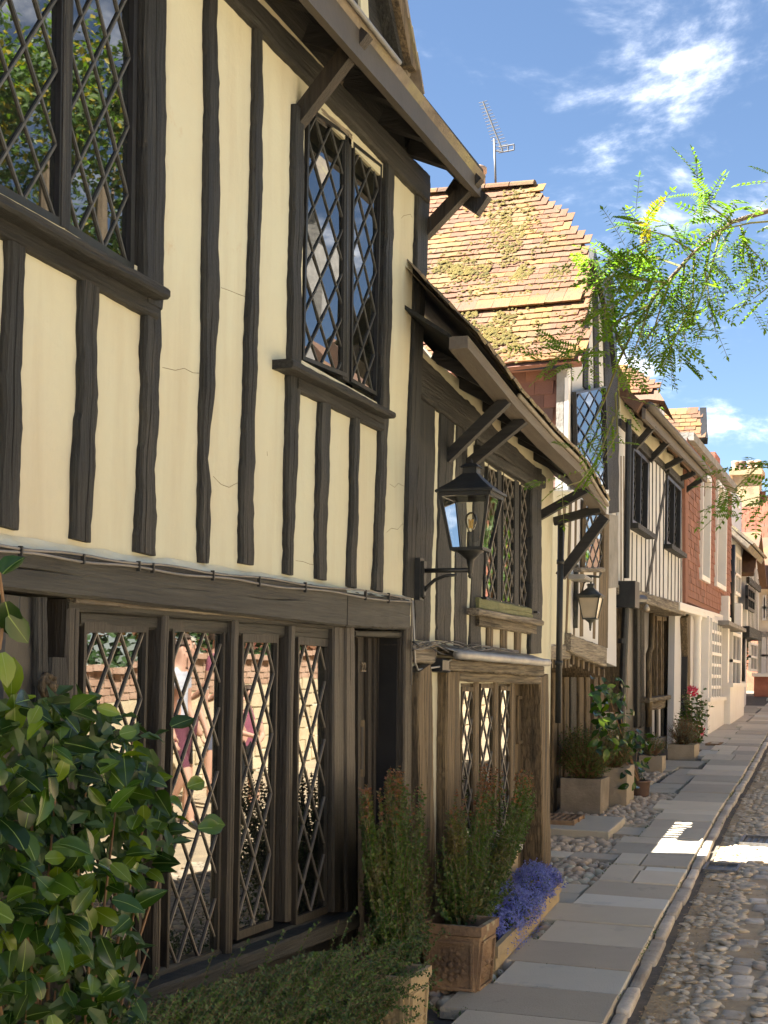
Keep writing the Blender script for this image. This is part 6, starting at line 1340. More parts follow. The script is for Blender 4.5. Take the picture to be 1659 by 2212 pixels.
for i in range(1500):
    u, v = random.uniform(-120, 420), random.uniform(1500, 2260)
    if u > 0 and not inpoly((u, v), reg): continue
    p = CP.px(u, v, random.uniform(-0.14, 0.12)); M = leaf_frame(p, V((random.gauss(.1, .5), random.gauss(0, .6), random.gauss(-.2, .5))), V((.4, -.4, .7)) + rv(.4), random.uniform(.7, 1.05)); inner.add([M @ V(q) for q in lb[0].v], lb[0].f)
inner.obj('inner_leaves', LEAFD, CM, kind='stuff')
mb = MB(); mb.tube([CP.px(-40, 1460, .05), CP.px(0, 1400, .08), CP.px(10, 1320, .08), CP.px(-2, 1230, .08)], 0.004, 6); mb.obj('stem', STEM, CM)
# ================================================================== sprawling cotoneaster
CT = Fac(-1.86); cb = on_ground(-1.9, 4.9)
CO = thing('cotoneaster_shrub', cb, 'low sprawling small leaved cotoneaster with arching twigs under the window sill', 'shrub')
tw = []
for i in range(430):
    u, v = random.uniform(330, 960), random.uniform(2030, 2240)
    if random.random() < 0.22: v = random.uniform(1950, 2060); u = random.uniform(440, 930)
    v = max(v, 2165 - (u - 330) * 0.30 - (70 if i % 9 == 0 else 0)); o = random.uniform(-0.06, 0.26); tip = CT.px(u, v, o); b0 = on_ground(-1.95 + random.uniform(-.1, .1), tip.y - random.uniform(-.4, .8)) + UP * random.uniform(0.05, 0.4)
    tw.append([q + rv(.006) for q in bez(b0, b0.lerp(tip, .6) + UP * random.uniform(-0.02, 0.16), tip, 9)])
twiggy(CO, tw, 0.018, 0.0066, 0.011, [LEAFG, LEAFD], lambda f, p: 0 if random.random() < 0.6 else 1, BARK, 0.0022, start=0.05)
# ================================================================== pots in front of number 22 and their barberries
def square_pot(name, c, w0, w1, h, label, m, foot=True, rosette=True, d0=None, d1=None):
    t = thing(name, c, label, 'planter'); c = V(c); d0 = d0 or w0; d1 = d1 or w1
    def ring(w, d, z): return [c + V((a * w / 2, b * d / 2, z)) for a, b in ((-1, -1), (1, -1), (1, 1), (-1, 1))]
    mb = MB(); fz_ = 0.05 if foot else 0.0
    prof = [(w0, d0, fz_), (lerp(w0, w1, .85), lerp(d0, d1, .85), h * 0.86), (w1 * 1.05, d1 * 1.05, h * 0.88), (w1 * 1.05, d1 * 1.05, h), (w1 * 0.88, d1 * 0.88, h), (w1 * 0.86, d1 * .86, h - 0.05)]
    vs = []
    for p in prof: vs += ring(*p)
    k = len(prof); mb.add(vs, [(4 * r + i, 4 * r + (i + 1) % 4, 4 * r + 4 + (i + 1) % 4, 4 * r + 4 + i) for r in range(k - 1) for i in range(4)] + [(3, 2, 1, 0)])
    body = mb.obj('body', m, t)
    mb = MB(); mb.add(ring(w1 * .86, d1 * .86, h - 0.045), [(0, 1, 2, 3)]); mb.obj('soil', SOIL, t)
    if foot:
        for (a, b) in ((-1, -1), (1, -1), (1, 1), (-1, 1)):
            mb = MB(); q = c + V((a * w0 * .40, b * d0 * .40, 0)); mb.box(q + V((-w0 * .11, -d0 * .11, 0)), q + V((w0 * .11, d0 * .11, 0.06))); mb.obj('foot', m, t)
    if rosette:
        for (nx, wy, W_, D_) in ((V((0, -1, 0)), V((1, 0, 0)), lerp(w0, w1, .5), lerp(d0, d1, .5)), (V((1, 0, 0)), V((0, 1, 0)), lerp(d0, d1, .5), lerp(w0, w1, .5))):
            cc = c + nx * (D_ / 2) + UP * (h * 0.48); mb = MB()
            hw, hh = W_ * 0.40, h * 0.30; tlt = (w1 - w0) / 2 / h
            P_ = [cc + wy * a * hw + UP * b * hh + nx * (b * hh * tlt + 0.004) for a, b in ((-1, -1), (1, -1), (1, 1), (-1, 1))]
            for i in range(4): mb.bar(P_[i], P_[(i + 1) % 4], 0.014, 0.012, nx)
            mb.obj('panel_border', m, t)
            mb = MB()
            for r_, k in ((hw * 0.62, 12), (hw * 0.36, 8)):
                for i in range(k):
                    a_ = i * 2 * math.pi / k; q = cc + wy * (r_ * math.cos(a_)) + UP * (r_ * math.sin(a_)); s_ = hw * 0.20; mb.add([q - wy * s_ - nx * .004, q - UP * s_ - nx * .004, q + wy * s_ - nx * .004, q + UP * s_ - nx * .004, q + nx * 0.016], [(0, 1, 4), (1, 2, 4), (2, 3, 4), (3, 0, 4)])
            mb.tube([cc - nx * .004, cc + nx * 0.018], [hw * .18, hw * .10], 10); mb.obj('rosette', m, t, smooth=True)
    return t
pA = G(1030, 2172); square_pot('terracotta_planter', (pA.x - 0.135, pA.y + 0.145, pA.z), 0.245, 0.30, 0.37, 'weathered square terracotta planter with moulded rosettes beside the pavement', TERRA)
square_pot('terracotta_planter', (-1.90, 5.28, gz(5.28)), 0.22, 0.26, 0.36, 'buff square planter half hidden under the cotoneaster twigs', BUFF)
# long trough with courses
tr0, tr1 = 6.52, 8.3; tx1 = -1.80
TRO = thing('stone_trough', (-1.9, 7.4, gz(7.4)), 'long buff timber sided trough overflowing with blue flowers by the pavement', 'planter')
for k in range(3):
    mb = MB(); z = 0.0 + k * 0.062; P_ = [V((tx1 + 0.012 * k, tr0, gz(tr0) + z)), V((tx1 + 0.012 * k - 0.08, tr1, gz(tr1) + z)), V((tx1 + 0.012 * k - 0.08, tr1, gz(tr1) + z + 0.058)), V((tx1 + 0.012 * k, tr0, gz(tr0) + z + 0.058))]
    mb.prism(P_, V((-0.03, 0, 0))); mb.obj('board', BUFF, TRO)
mb = MB(); mb.prism([V((tx1 - 0.03, tr0, gz(tr0))), V((tx1 - 0.2, tr0, gz(tr0))), V((tx1 - 0.2, tr0, gz(tr0) + 0.18)), V((tx1 - 0.03, tr0, gz(tr0) + 0.18))], V((0, 0.03, 0))); mb.obj('end_board', BUFF, TRO)
mb = MB(); mb.prism([V((tx1 - 0.11, tr1 - 0.03, gz(tr1))), V((tx1 - 0.28, tr1 - 0.03, gz(tr1))), V((tx1 - 0.28, tr1 - 0.03, gz(tr1) + 0.18)), V((tx1 - 0.11, tr1 - 0.03, gz(tr1) + 0.18))], V((0, 0.03, 0))); mb.obj('end_board', BUFF, TRO)
mb = MB(); mb.prism([V((tx1 - .02, tr0 + .03, gz(tr0) + .15)), V((tx1 - .2, tr0 + .03, gz(tr0) + .15)), V((tx1 - .28, tr1 - .03, gz(tr1) + .15)), V((tx1 - .1, tr1 - .03, gz(tr1) + .15))], V((0, 0, -0.1))); mb.obj('soil', SOIL, TRO)
# barberries
BP = Fac(-1.96)
def barberry(name, label, b_px, tips, n, spread, lo_f, red_from):
    b = BP.px(*b_px); t = thing(name, b, label, 'shrub'); tw = []
    for i in range(n):
        u0, u1, v0, v1 = random.choice(tips); u, v = random.uniform(u0, u1), random.uniform(v0, v1); tip = BP.px(u, v, random.uniform(-0.06, spread)); b0 = b + V((random.uniform(-.06, .06), random.uniform(-.08, .08), random.uniform(-.02, .1)))
        pts = bez(b0, V((lerp(b0.x, tip.x, .7), lerp(b0.y, tip.y, .75), lerp(b0.z, tip.z, .5))), tip, 10); tw.append([p + rv(0.005) for p in pts])
    zlo, zhi = b.z, BP.px(b_px[0], min(q[2] for q in tips)).z
    def pick(f, p):
        h = (p.z - zlo) / (zhi - zlo) + random.gauss(0, 0.10)
        return 1 if h > red_from else (2 if h < 0.35 and random.random() < .5 else 0)
    twiggy(t, tw, 0.023, 0.0105, 0.0135, [LEAFB, LEAFR, LEAFD], pick, BARK, 0.0025, start=0.05)
    return t
barberry('barberry_bush', 'upright barberry with reddening shoot tips right beside the door of number 22', (858, 2110), [(785, 930, 1760, 1900), (820, 915, 1690, 1800), (832, 870, 1650, 1700), (775, 945, 1850, 2020), (780, 800, 1690, 1760)], 270, 0.16, 0.4, 0.93)
barberry('barberry_bush', 'taller bronze leaved barberry growing from the rosetted terracotta planter', (1000, 2030), [(960, 1110, 1700, 1850), (1030, 1090, 1640, 1720), (940, 1130, 1800, 1960), (1120, 1158, 1660, 1750), (965, 1010, 1740, 1800)], 270, 0.14, 0.4, 0.80)
# lobelia
LO = thing('lobelia_mound', (-1.9, 7.6, gz(7.6) + .15), 'mound of tiny blue lobelia flowers spilling over the trough', 'flowers')
fb, gb2 = MB(), MB()
for i in range(6500):
    y = random.uniform(6.75, 8.42); c_x = lerp(tx1 - .10, tx1 - .19, (y - tr0) / (tr1 - tr0)); a = random.uniform(-1.5, 1.75); rr = random.uniform(0.6, 1.0) * (0.13 + 0.05 * noise.noise((y * 4, a, 1))) * (1 if 6.9 < y < 8.3 else 0.7)
    p = V((c_x + math.sin(a) * rr * 1.15, y, gz(y) + 0.16 + math.cos(a) * rr * 1.05 + 0.015)); n = V((math.sin(a), random.gauss(-.2, .5), math.cos(a))) + rv(.3)
    for k in range(3): quick_leaf(fb, p, rv(), n, 0.0095, 0.0042)
    if i % 4 == 0: quick_leaf(gb2, p - n.normalized() * 0.025, rv(), n, 0.018, 0.004)
for i in range(500):
    y = random.uniform(6.7, 7.5); p = V((tx1 + random.uniform(0.0, 0.03), y, gz(y) + random.uniform(0.06, 0.19))); 
    if noise.noise((y * 9, 0, 0)) > 0: quick_leaf(fb, p, rv(), V((1, 0, .3)), 0.010, 0.0045)
fb.obj('flowers', LOBE, LO, kind='stuff'); gb2.obj('foliage', LEAFM, LO, kind='stuff')
# ================================================================== planters by the cross wing
def plain_box(name, x0, x1, y0, y1, h, label, m):
    t = thing(name, on_ground((x0 + x1) / 2, (y0 + y1) / 2), label, 'planter'); z = gz(y0); mb = MB(); k = 0.03
    P_ = lambda e, zz: [V((x0 + e, y0 + e, zz)), V((x1 - e, y0 + e, zz)), V((x1 - e, y1 - e, zz)), V((x0 + e, y1 - e, zz))]
    vs = P_(0.004, z) + P_(0, z + h) + P_(k, z + h) + P_(k, z + h - 0.06); mb.add(vs, [(4 * r + i, 4 * r + (i + 1) % 4, 4 * r + 4 + (i + 1) % 4, 4 * r + 4 + i) for r in range(3) for i in range(4)] + [(3, 2, 1, 0)]); mb.obj('body', m, t)
    mb = MB(); mb.add(P_(k, z + h - 0.05), [(0, 1, 2, 3)]); mb.obj('soil', SOIL, t); return t
plain_box('stone_planter', -2.79, -2.41, 12.38, 12.80, 0.36, 'square grey stone planter holding a rounded bushy shrub', PLANTER)
mb = MB(); mb.box((-2.7, 12.36, gz(12.4) - 0.03), (-2.5, 12.5, gz(12.4) + 0.0)); mb.obj('chock', BRICK, bed)
plain_box('tall_planter', -2.52, -2.28, 13.02, 13.22, 0.40, 'tall narrow buff planter nearest the square stone planter', PLANTL)
plain_box('tall_planter', -2.55, -2.30, 13.30, 13.55, 0.40, 'tall narrow buff planter nearest the brown pot', PLANTL)
pc = G(1383, 1726); BPt = thing('brown_pot', (pc.x, pc.y, pc.z), 'round brown glazed pot standing on the pebbles', 'plant pot')
mb = MB(); mb.lathe(V((pc.x, pc.y, pc.z)), [(0.085, 0), (0.09, 0.02), (0.100, 0.17), (0.106, 0.175), (0.106, 0.195), (0.094, 0.195), (0.092, 0.15)], 18); mb.obj('body', POTBR, BPt, smooth=True); mb = MB(); mb.lathe(V((pc.x, pc.y, pc.z + 0.15)), [(0.09, 0), (0.001, 0.012)], 14); mb.obj('soil', SOIL, BPt)
plain_box('small_planter', -2.70, -2.42, 16.2, 16.5, 0.22, 'small pale planter with trailing flowers by the white panels', PLANTL)
plain_box('lavender_trough', -2.62, -2.27, 17.98, 18.5, 0.21, 'pale stone trough with lavender in front of the shop window', PLANTL)
plain_box('terracotta_tray', -2.36, -2.16, 19.9, 20.5, 0.07, 'low terracotta tray on the paving below the shop bay', TERRA)
def bushy(name, label, c, rad, n, L, W, mats, cat='shrub', pickf=None, stems_n=8, flat=1.0, holes=0.0, stem_m=STEM):
    """rounded shrub: shoots radiate from the base, leaves along each shoot"""
    c = V(c); t = thing(name, c, label, cat); tw = []
    for i in range(n):
        d = V((random.gauss(0, 1), random.gauss(0, 1), random.gauss(0.15, .9) * flat)).normalized(); r_ = random.uniform(0.72, 1.08) * (1 + 0.16 * noise.noise((d.x * 2.5, d.y * 2.5, d.z * 2.5 + c.y)))
        tip = c + V((d.x * rad[0] * r_, d.y * rad[1] * r_, rad[2] * (1.0 + d.z * r_ * 0.98)))
        b0 = c + V((random.uniform(-.03, .03), random.uniform(-.03, .03), 0)); tw.append(bez(b0, b0.lerp(tip, .5) + UP * 0.08 * rad[2], tip, 5))
    twiggy(t, tw, L, W, L * 0.75, mats, pickf or (lambda f, p: random.randrange(len(mats))), stem_m, 0.004, start=0.45, pairs=True); return t
bushy('box_shrub', 'rounded small leaved green shrub in the square stone planter', (-2.60, 12.6, gz(12.6) + 0.30), (0.30, 0.30, 0.30), 420, 0.032, 0.009, [LEAFM, LEAFD, LEAFG])
bushy('box_shrub', 'loose dark green shrub spilling from the tall buff planters', (-2.44, 13.25, gz(13.2) + 0.36), (0.20, 0.32, 0.24), 240, 0.030, 0.009, [LEAFD, LEAFM, LEAFG])
# second camellia, big dark leaves
C2 = thing('camellia_bush', pc + UP * 0.15, 'second camellia with dark glossy leaves growing up by the brown pot', 'shrub')
lm2 = [mesh_of(leaf_shape(0.085, 0.024, .3, c), 'leaf', LEAFC, True) for c in (.2, .4)]
k_ = 0
for (u0, u1, v0, v1, n) in ((1280, 1345, 1462, 1560, 70), (1282, 1372, 1540, 1620, 80), (1335, 1402, 1580, 1680, 50), (1352, 1392, 1670, 1712, 16)):
    for i in range(n):
        u, v = random.uniform(u0, u1), random.uniform(v0, v1); p = hit(u, v, V((pc.x - 0.08 + random.uniform(-.16, .12), 0, 0)), V((1, 0, 0)))
        inst('leaf', random.choice(lm2), C2, leaf_frame(p, V((random.gauss(.2, .5), random.gauss(-.1, .5), random.gauss(-.25, .4))), V((.5, -.5, .7)) + rv(.3), random.uniform(.8, 1.3)))
for (u, v) in ((1310, 1480), (1340, 1540), (1300, 1560), (1380, 1620), (1360, 1600)):
    tip = hit(u, v, V((pc.x - .08, 0, 0)), V((1, 0, 0))); b0 = pc + UP * .15; mb = MB(); mb.tube(bez(b0, b0.lerp(tip, .5) + V((-.05, -.1, .1)), tip, 7), [lerp(.009, .003, i / 7) for i in range(8)], 6); mb.obj('stem', STEM, C2)
bushy('white_daisies', 'small white flowered plant hanging beside the brown pot', (pc.x - 0.10, pc.y + 0.05, pc.z + 0.14), (0.14, 0.14, 0.10), 70, 0.022, 0.007, [LEAFM, WPETAL, LEAFG], cat='flowers', pickf=lambda f, p: 1 if f > .85 and random.random() < .4 else 0)
bushy('trailing_plant', 'wispy green plant trailing from the small pale planter', (-2.56, 16.35, gz(16.3) + 0.2), (0.22, 0.25, 0.16), 90, 0.03, 0.008, [LEAFM, LEAFG], cat='plant')
bushy('lavender', 'grey green lavender filling the pale stone trough', (-2.45, 18.2, gz(18.2) + 0.18), (0.24, 0.28, 0.20), 330, 0.05, 0.0045, [LEAFL], cat='plant', flat=1.3)
bushy('geranium', 'leggy geranium with pink flower heads above the lavender', (-2.42, 18.9, gz(18.9) + 0.02), (0.26, 0.34, 0.50), 70, 0.075, 0.03, [LEAFM, LEAFB], cat='plant', stem_m=STEM)
GE = bpy.data.objects[-1] if False else None
for (u, v, r_) in ((1497, 1493, 0.085), (1512, 1580, 0.075), (1505, 1575, .06)):
    p = hit(u, v, V((-2.38, 0, 0)), V((1, 0, 0))); mb = MB()
    for i in range(90): d = rv().normalized(); quick_leaf(mb, p + d * r_ * random.uniform(.5, .9), rv(), d, 0.035, 0.016)
    ob = mb.obj('flower_head', PINK, [o for o in bpy.data.objects if o.name == 'geranium'][0], kind='stuff')
bushy('wall_climber', 'green climber growing against the cream end house', F8.w(x8 - 0.55, gz(34.5), 0.25), (0.45, 0.35, 1.35), 420, 0.10, 0.04, [LEAFM, LEAFD, LEAFG], cat='climber')
# ================================================================== robinia overhanging from the far side of the street
RO = thing('robinia_tree', on_ground(3.7, 9.2), 'robinia with feathery bright green leaves hanging across the street', 'tree')
def path(*q): return [at_depth(*p) for p in q]
b_in = at_depth(1760, 425, 5.6)
trunk = [on_ground(3.7, 9.2), V((3.62, 9.15, 2.2)), V((3.5, 9.0, 4.0)), V((3.3, 8.8, 5.2)), V((3.4, 9.0, 6.6)), V((3.5, 9.2, 8.0))]
mb = MB(); mb.tube(trunk, [0.2, 0.17, 0.14, 0.11, 0.07, 0.03], 10); mb.obj('trunk', BARK, RO, smooth=True)
mb = MB(); mb.tube([V((3.35, 8.85, 5.0)), V((2.3, 8.0, 5.1)), V((1.2, 7.2, 4.8)), b_in] + path((1640, 462, 5.5), (1580, 480, 5.5), (1500, 545, 5.6), (1430, 620, 5.6), (1375, 700, 5.7), (1335, 780, 5.8)), [0.08, 0.06, 0.035, 0.014, 0.010, 0.009, 0.008, 0.006, 0.004, 0.002], 7); mb.obj('limb', BARK, RO, smooth=True)
br = [[(1500, 545, 5.6), (1430, 520, 5.5), (1375, 500, 5.4)], [(1470, 575, 5.6), (1400, 555, 5.7), (1330, 560, 5.8), (1275, 575, 5.9)], [(1430, 620, 5.6), (1360, 620, 5.5), (1300, 660, 5.4)],
      [(1400, 660, 5.6), (1330, 690, 5.7), (1290, 750, 5.8), (1230, 775, 5.9), (1165, 792, 6.0)], [(1375, 700, 5.7), (1345, 800, 5.8), (1330, 880, 5.9), (1315, 940, 5.9)],
      [(1345, 760, 5.8), (1310, 860, 5.9), (1260, 940, 5.8), (1235, 980, 5.7)], [(1325, 900, 5.9), (1290, 990, 5.7), (1255, 1030, 5.6), (1180, 1048, 5.5)], [(1330, 850, 5.8), (1345, 930, 5.7), (1335, 985, 5.7)],
      [(1560, 490, 5.5), (1530, 580, 5.5), (1505, 660, 5.4)], [(1540, 500, 5.5), (1560, 590, 5.4), (1540, 680, 5.4)], [(1500, 545, 5.6), (1480, 640, 5.6), (1440, 740, 5.6), (1440, 790, 5.6)], [(1450, 600, 5.6), (1420, 700, 5.5), (1400, 780, 5.6)],
      [(1760, 470, 5.5), (1640, 485, 5.4), (1560, 515, 5.4), (1500, 530, 5.4)], [(1600, 490, 5.4), (1640, 540, 5.3), (1655, 580, 5.3)], [(1410, 640, 5.6), (1360, 720, 5.4), (1350, 780, 5.4)], [(1480, 560, 5.6), (1460, 650, 5.7), (1470, 720, 5.7)],
      [(1440, 610, 5.6), (1390, 590, 5.4), (1330, 600, 5.3), (1290, 640, 5.3)], [(1580, 478, 5.5), (1560, 440, 5.4), (1540, 410, 5.4)], [(1400, 520, 5.5), (1360, 540, 5.4), (1320, 610, 5.3)], [(1700, 1020, 5.0), (1640, 1030, 5.0), (1590, 1060, 5.0), (1560, 1050, 5.0)], [(1700, 1100, 5.2), (1650, 1080, 5.2), (1610, 1090, 5.2)], [(1720, 620, 5.4), (1660, 640, 5.4), (1635, 640, 5.4)], [(1720, 400, 5.2), (1660, 385, 5.2)]]
tb, fo = MB(), MB()
def comp_leaf(p, d, L, mi=0, lw=0.0068, ll=0.029):
    n = random.randint(6, 10); d = d.normalized(); droop = V((0, 0, -0.55)); side = d.cross(UP).normalized() if abs(d.z) < .97 else V((1, 0, 0)); nrm = (UP + rv(.35)).normalized()
    side = d.cross(nrm).normalized(); q = p.copy(); tb_pts = [p.copy()]
    for i in range(n):
        q = q + d * (L / n); d = (d + droop * 0.05).normalized(); tb_pts.append(q.copy())
        s = 1.0 - 0.35 * abs(i / n - 0.45)
        for sg in (-1, 1): quick_leaf(fo, q, side * sg + d * 0.35, nrm + rv(.18), ll * s * random.uniform(.85, 1.1), lw * s, mi)
    quick_leaf(fo, q, d, nrm, ll, lw, mi); tb.tube(tb_pts[::3] + [tb_pts[-1]], 0.0011, 3, cap=False)
for bpx in br:
    P_ = path(*bpx); P_ = [P_[0]] + [p + rv(.02) for p in P_[1:]]
    pts = []
    for i in range(len(P_) - 1):
        for t in (0, .33, .66): pts.append(P_[i].lerp(P_[i + 1], t))
    pts.append(P_[-1]); tb.tube(pts, [lerp(.005, .0015, i / (len(pts) - 1)) for i in range(len(pts))], 5)
    big = bpx[0][0] < 1690
    for i, p in enumerate(pts[1:]):
        d = pts[i + 1] - pts[i]
        for k in range((3 if bpx[1][1] < 760 else 1) if big else 2):
            comp_leaf(p + rv(.025), d.normalized() * 0.6 + rv(.6) + V((0, 0, -.25)), random.uniform(.10, .19))
for i in range(75):   # extra sprays in the dense part
    u, v = random.gauss(1430, 60), random.gauss(600, 60); comp_leaf(at_depth(u, v, random.uniform(5.3, 5.9)), V((-.4, -.2, -.2)) + rv(.6), random.uniform(.10, .18))
for i in range(6):
    u, v = random.gauss(1392, 7), random.gauss(485, 12); comp_leaf(at_depth(u, v, 5.4), rv(.7), .09, 1)
tb.obj('twigs', TWIG, RO, kind='stuff'); fo.obj('foliage', [LEAFRO, LEAFY], RO, kind='stuff')
# ================================================================== far side of the street (seen in the windows, lights the shade)
def tree(name, label, x, y, h, rad, n, leaf, mats, seed):
    rn = random.Random(seed); b = on_ground(x, y); t = thing(name, b, label, 'tree')
    mb = MB(); mb.tube([b, b + V((0.1, 0.1, h * .4)), b + V((0, 0, h * .85))], [0.22, 0.16, 0.04], 8)
    cl = []
    for i in range(16):
        a, e = rn.uniform(0, 6.28), rn.uniform(0.3, 1.0); q = b + V((math.cos(a) * rad * rn.uniform(.3, .8), math.sin(a) * rad * rn.uniform(.3, .8), h * (0.22 + 0.72 * e * rn.uniform(.6, 1)))); cl.append((q, rad * rn.uniform(.28, .5)))
        mb.tube([b + V((0, 0, h * rn.uniform(.3, .6))), q], [0.06, 0.015], 5)
    mb.obj('trunk', BARK, t); fo = MB()
    for i in range(n):
        q, r_ = rn.choice(cl); d = V((rn.gauss(0, 1), rn.gauss(0, 1), rn.gauss(0, 1))).normalized(); p = q + d * r_ * rn.uniform(.55, 1.05)
        quick_leaf(fo, p, V((rn.gauss(0, 1), rn.gauss(0, 1), rn.gauss(-.3, .6))), d + V((0, 0, .6)), leaf * rn.uniform(.7, 1.3), leaf * .3, rn.randrange(len(mats)))
    fo.obj('crown', mats, t, kind='stuff'); return t
SW_ = thing('garden_wall', on_ground(2.9, 10), 'sunlit buff stone garden wall with brick top across the street', 'wall')
core = zstrip('core', lambda y: 2.86, lambda y: 2.87, -6, 30, 20, 0.0, CREAMB, SW_)
core.location = (0, 0, 0)
core.data.clear_geometry()
mb = MB()
for i in range(18):
    y0, y1 = lerp(-6, 30, i / 18), lerp(-6, 30, (i + 1) / 18); mb.prism([V((2.84, y0, gz(y0) - .1)), V((2.84, y1, gz(y1) - .1)), V((2.84, y1, gz(y1) + 1.42)), V((2.84, y0, gz(y0) + 1.42))], V((0.3, 0, 0)))
bpy.data.objects.remove(core)
mb.obj('core', LIME, SW_)
blk, brk = MB(), MB(); rn = random.Random(5)
for r in range(7):
    y = -6.0
    while y < 30:
        L = rn.uniform(.2, .55); z = r * 0.155; p = V((2.84 - rn.uniform(.005, .035), y, gz(y) + z)); g_ = 0.012; e = lambda: rn.uniform(-.012, .012)
        blk.prism([p + V((0, g_, g_ + e())), p + V((0, L - g_, g_ + e())), p + V((0, L - g_, .15 + e())), p + V((0, g_, .15 + e()))], V((0.06, 0, 0))); y += L
for r in range(5):
    y = -6.0 + (0.11 if r % 2 else 0)
    while y < 30:
        p = V((2.825 - (0.05 if r == 4 else 0), y, gz(y) + 1.085 + r * 0.072)); brk.prism([p + V((0, .005, .005)), p + V((0, .215, .005)), p + V((0, .215, .066)), p + V((0, .005, .066))], V((0.06, 0, 0))); y += .225
blk.obj('wall_stones', CREAMB, SW_, kind='stuff'); brk.obj('wall_bricks', mat('weathered_brick', (0.42, 0.26, 0.17), (0.50, 0.34, 0.24), (0.34, 0.20, 0.13), scale=5, rough=.9, bump=.5, bscale=30), SW_, kind='stuff')
GT = [LEAFM, LEAFD, LEAFG, LEAFY]
tree('garden_tree', 'bushy green garden tree above the buff wall, nearest of the three', 5.4, 9.2, 7.6, 2.1, 17000, 0.13, [LEAFM, LEAFD, LEAFG, LEAFRO], 1)
tree('garden_tree', 'yellow flecked garden tree above the buff wall, middle of the three', 5.2, 14.0, 9.8, 2.3, 24000, 0.12, [LEAFM, LEAFD, LEAFRO, LEAFM, LEAFD, LEAFG, LEAFY], 2)
tree('garden_tree', 'garden tree above the buff wall, farthest of the three', 6.0, 20.0, 6.8, 1.7, 7000, 0.15, [LEAFM, LEAFRO, LEAFG], 3)
tree('copper_shrub', 'dark copper leaved shrub behind the buff wall', 4.2, 11.3, 3.1, 0.9, 2600, 0.09, [LEAFR, LEAFD], 4)
HG = thing('garden_hedge', on_ground(3.8, 12), 'dark mixed hedge behind the buff garden wall across the street', 'hedge'); fo = MB(); mb = MB()
for y in range(4, 24): mb.tube([on_ground(3.8, y), on_ground(3.8, y) + UP * 2.2], [0.05, 0.02], 5)
mb.obj('stems', BARK, HG, kind='stuff')
for i in range(9000):
    y = rn.uniform(3.5, 24); h_ = 2.3 + 0.6 * noise.noise((y * .8, 0, 7)); z = rn.uniform(0.4, h_); quick_leaf(fo, V((3.75 + rn.uniform(-.45, .45), y, gz(y) + z)), V((rn.gauss(0, 1), rn.gauss(0, 1), -.4)), V((-.6, -.3, .7)) + rv(.4), rn.uniform(.09, .16), .045, 0 if noise.noise((y * .5, z, 3)) > .1 else 1)
fo.obj('foliage', [LEAFR, LEAFD], HG, kind='stuff')
FT = thing('stone_building', (7.4, 24, gz(24)), 'dark stone building among the trees across the street', 'building')
mb = MB(); mb.box((6.6, 23.2, .5), (8.2, 24.8, 10.6)); mb.obj('wall', GREYS, FT); mb = MB(); mb.prism([V((6.5, 23.1, 10.6)), V((8.3, 23.1, 10.6)), V((7.4, 23.1, 12.0))], V((0, 1.8, 0))); mb.obj('roof', GREYROOF, FT)
IH = thing('brick_cottage', (5.5, 26, gz(26)), 'red brick cottage with ivy on the far side of the street', 'house')
mb = MB(); mb.box((3.3, 22.5, .8), (8, 32, 5.2)); mb.obj('wall', BRICK, IH); mb = MB(); mb.prism([V((3.0, 22.3, 5.2)), V((8.3, 22.3, 5.2)), V((5.6, 22.3, 8.0))], V((0, 10, 0))); mb.obj('roof', ROOFFAR, IH)
fo = MB()
for i in range(6500):
    y, z = rn.uniform(22, 32), rn.uniform(1, 5.2)
    if noise.noise((y * .7, z * .7, 1)) > -0.12: quick_leaf(fo, V((3.28 - rn.uniform(0, .12), y, z)), V((0, rn.gauss(0, 1), -1)), V((-1, 0, .5)) + rv(.3), .16, .07, rn.randrange(2))
fo.obj('ivy', [LEAFRO, LEAFM], IH, kind='stuff')
OP = thing('bounce_cottage', (6, -4, 0), 'unseen white cottage with a tiled roof, added down the street for bounce light', 'house')  # out of view everywhere; added so its sunlit white walls bounce light
mb = MB(); mb.box((3.2, -14, -.6), (8, -6.2, 4.6)); mb.obj('wall', WHITE, OP); mb = MB(); mb.prism([V((2.9, -14.2, 4.6)), V((8.3, -14.2, 4.6)), V((5.6, -14.2, 7.4))], V((0, 8.2, 0))); mb.obj('roof', ROOFFAR, OP)
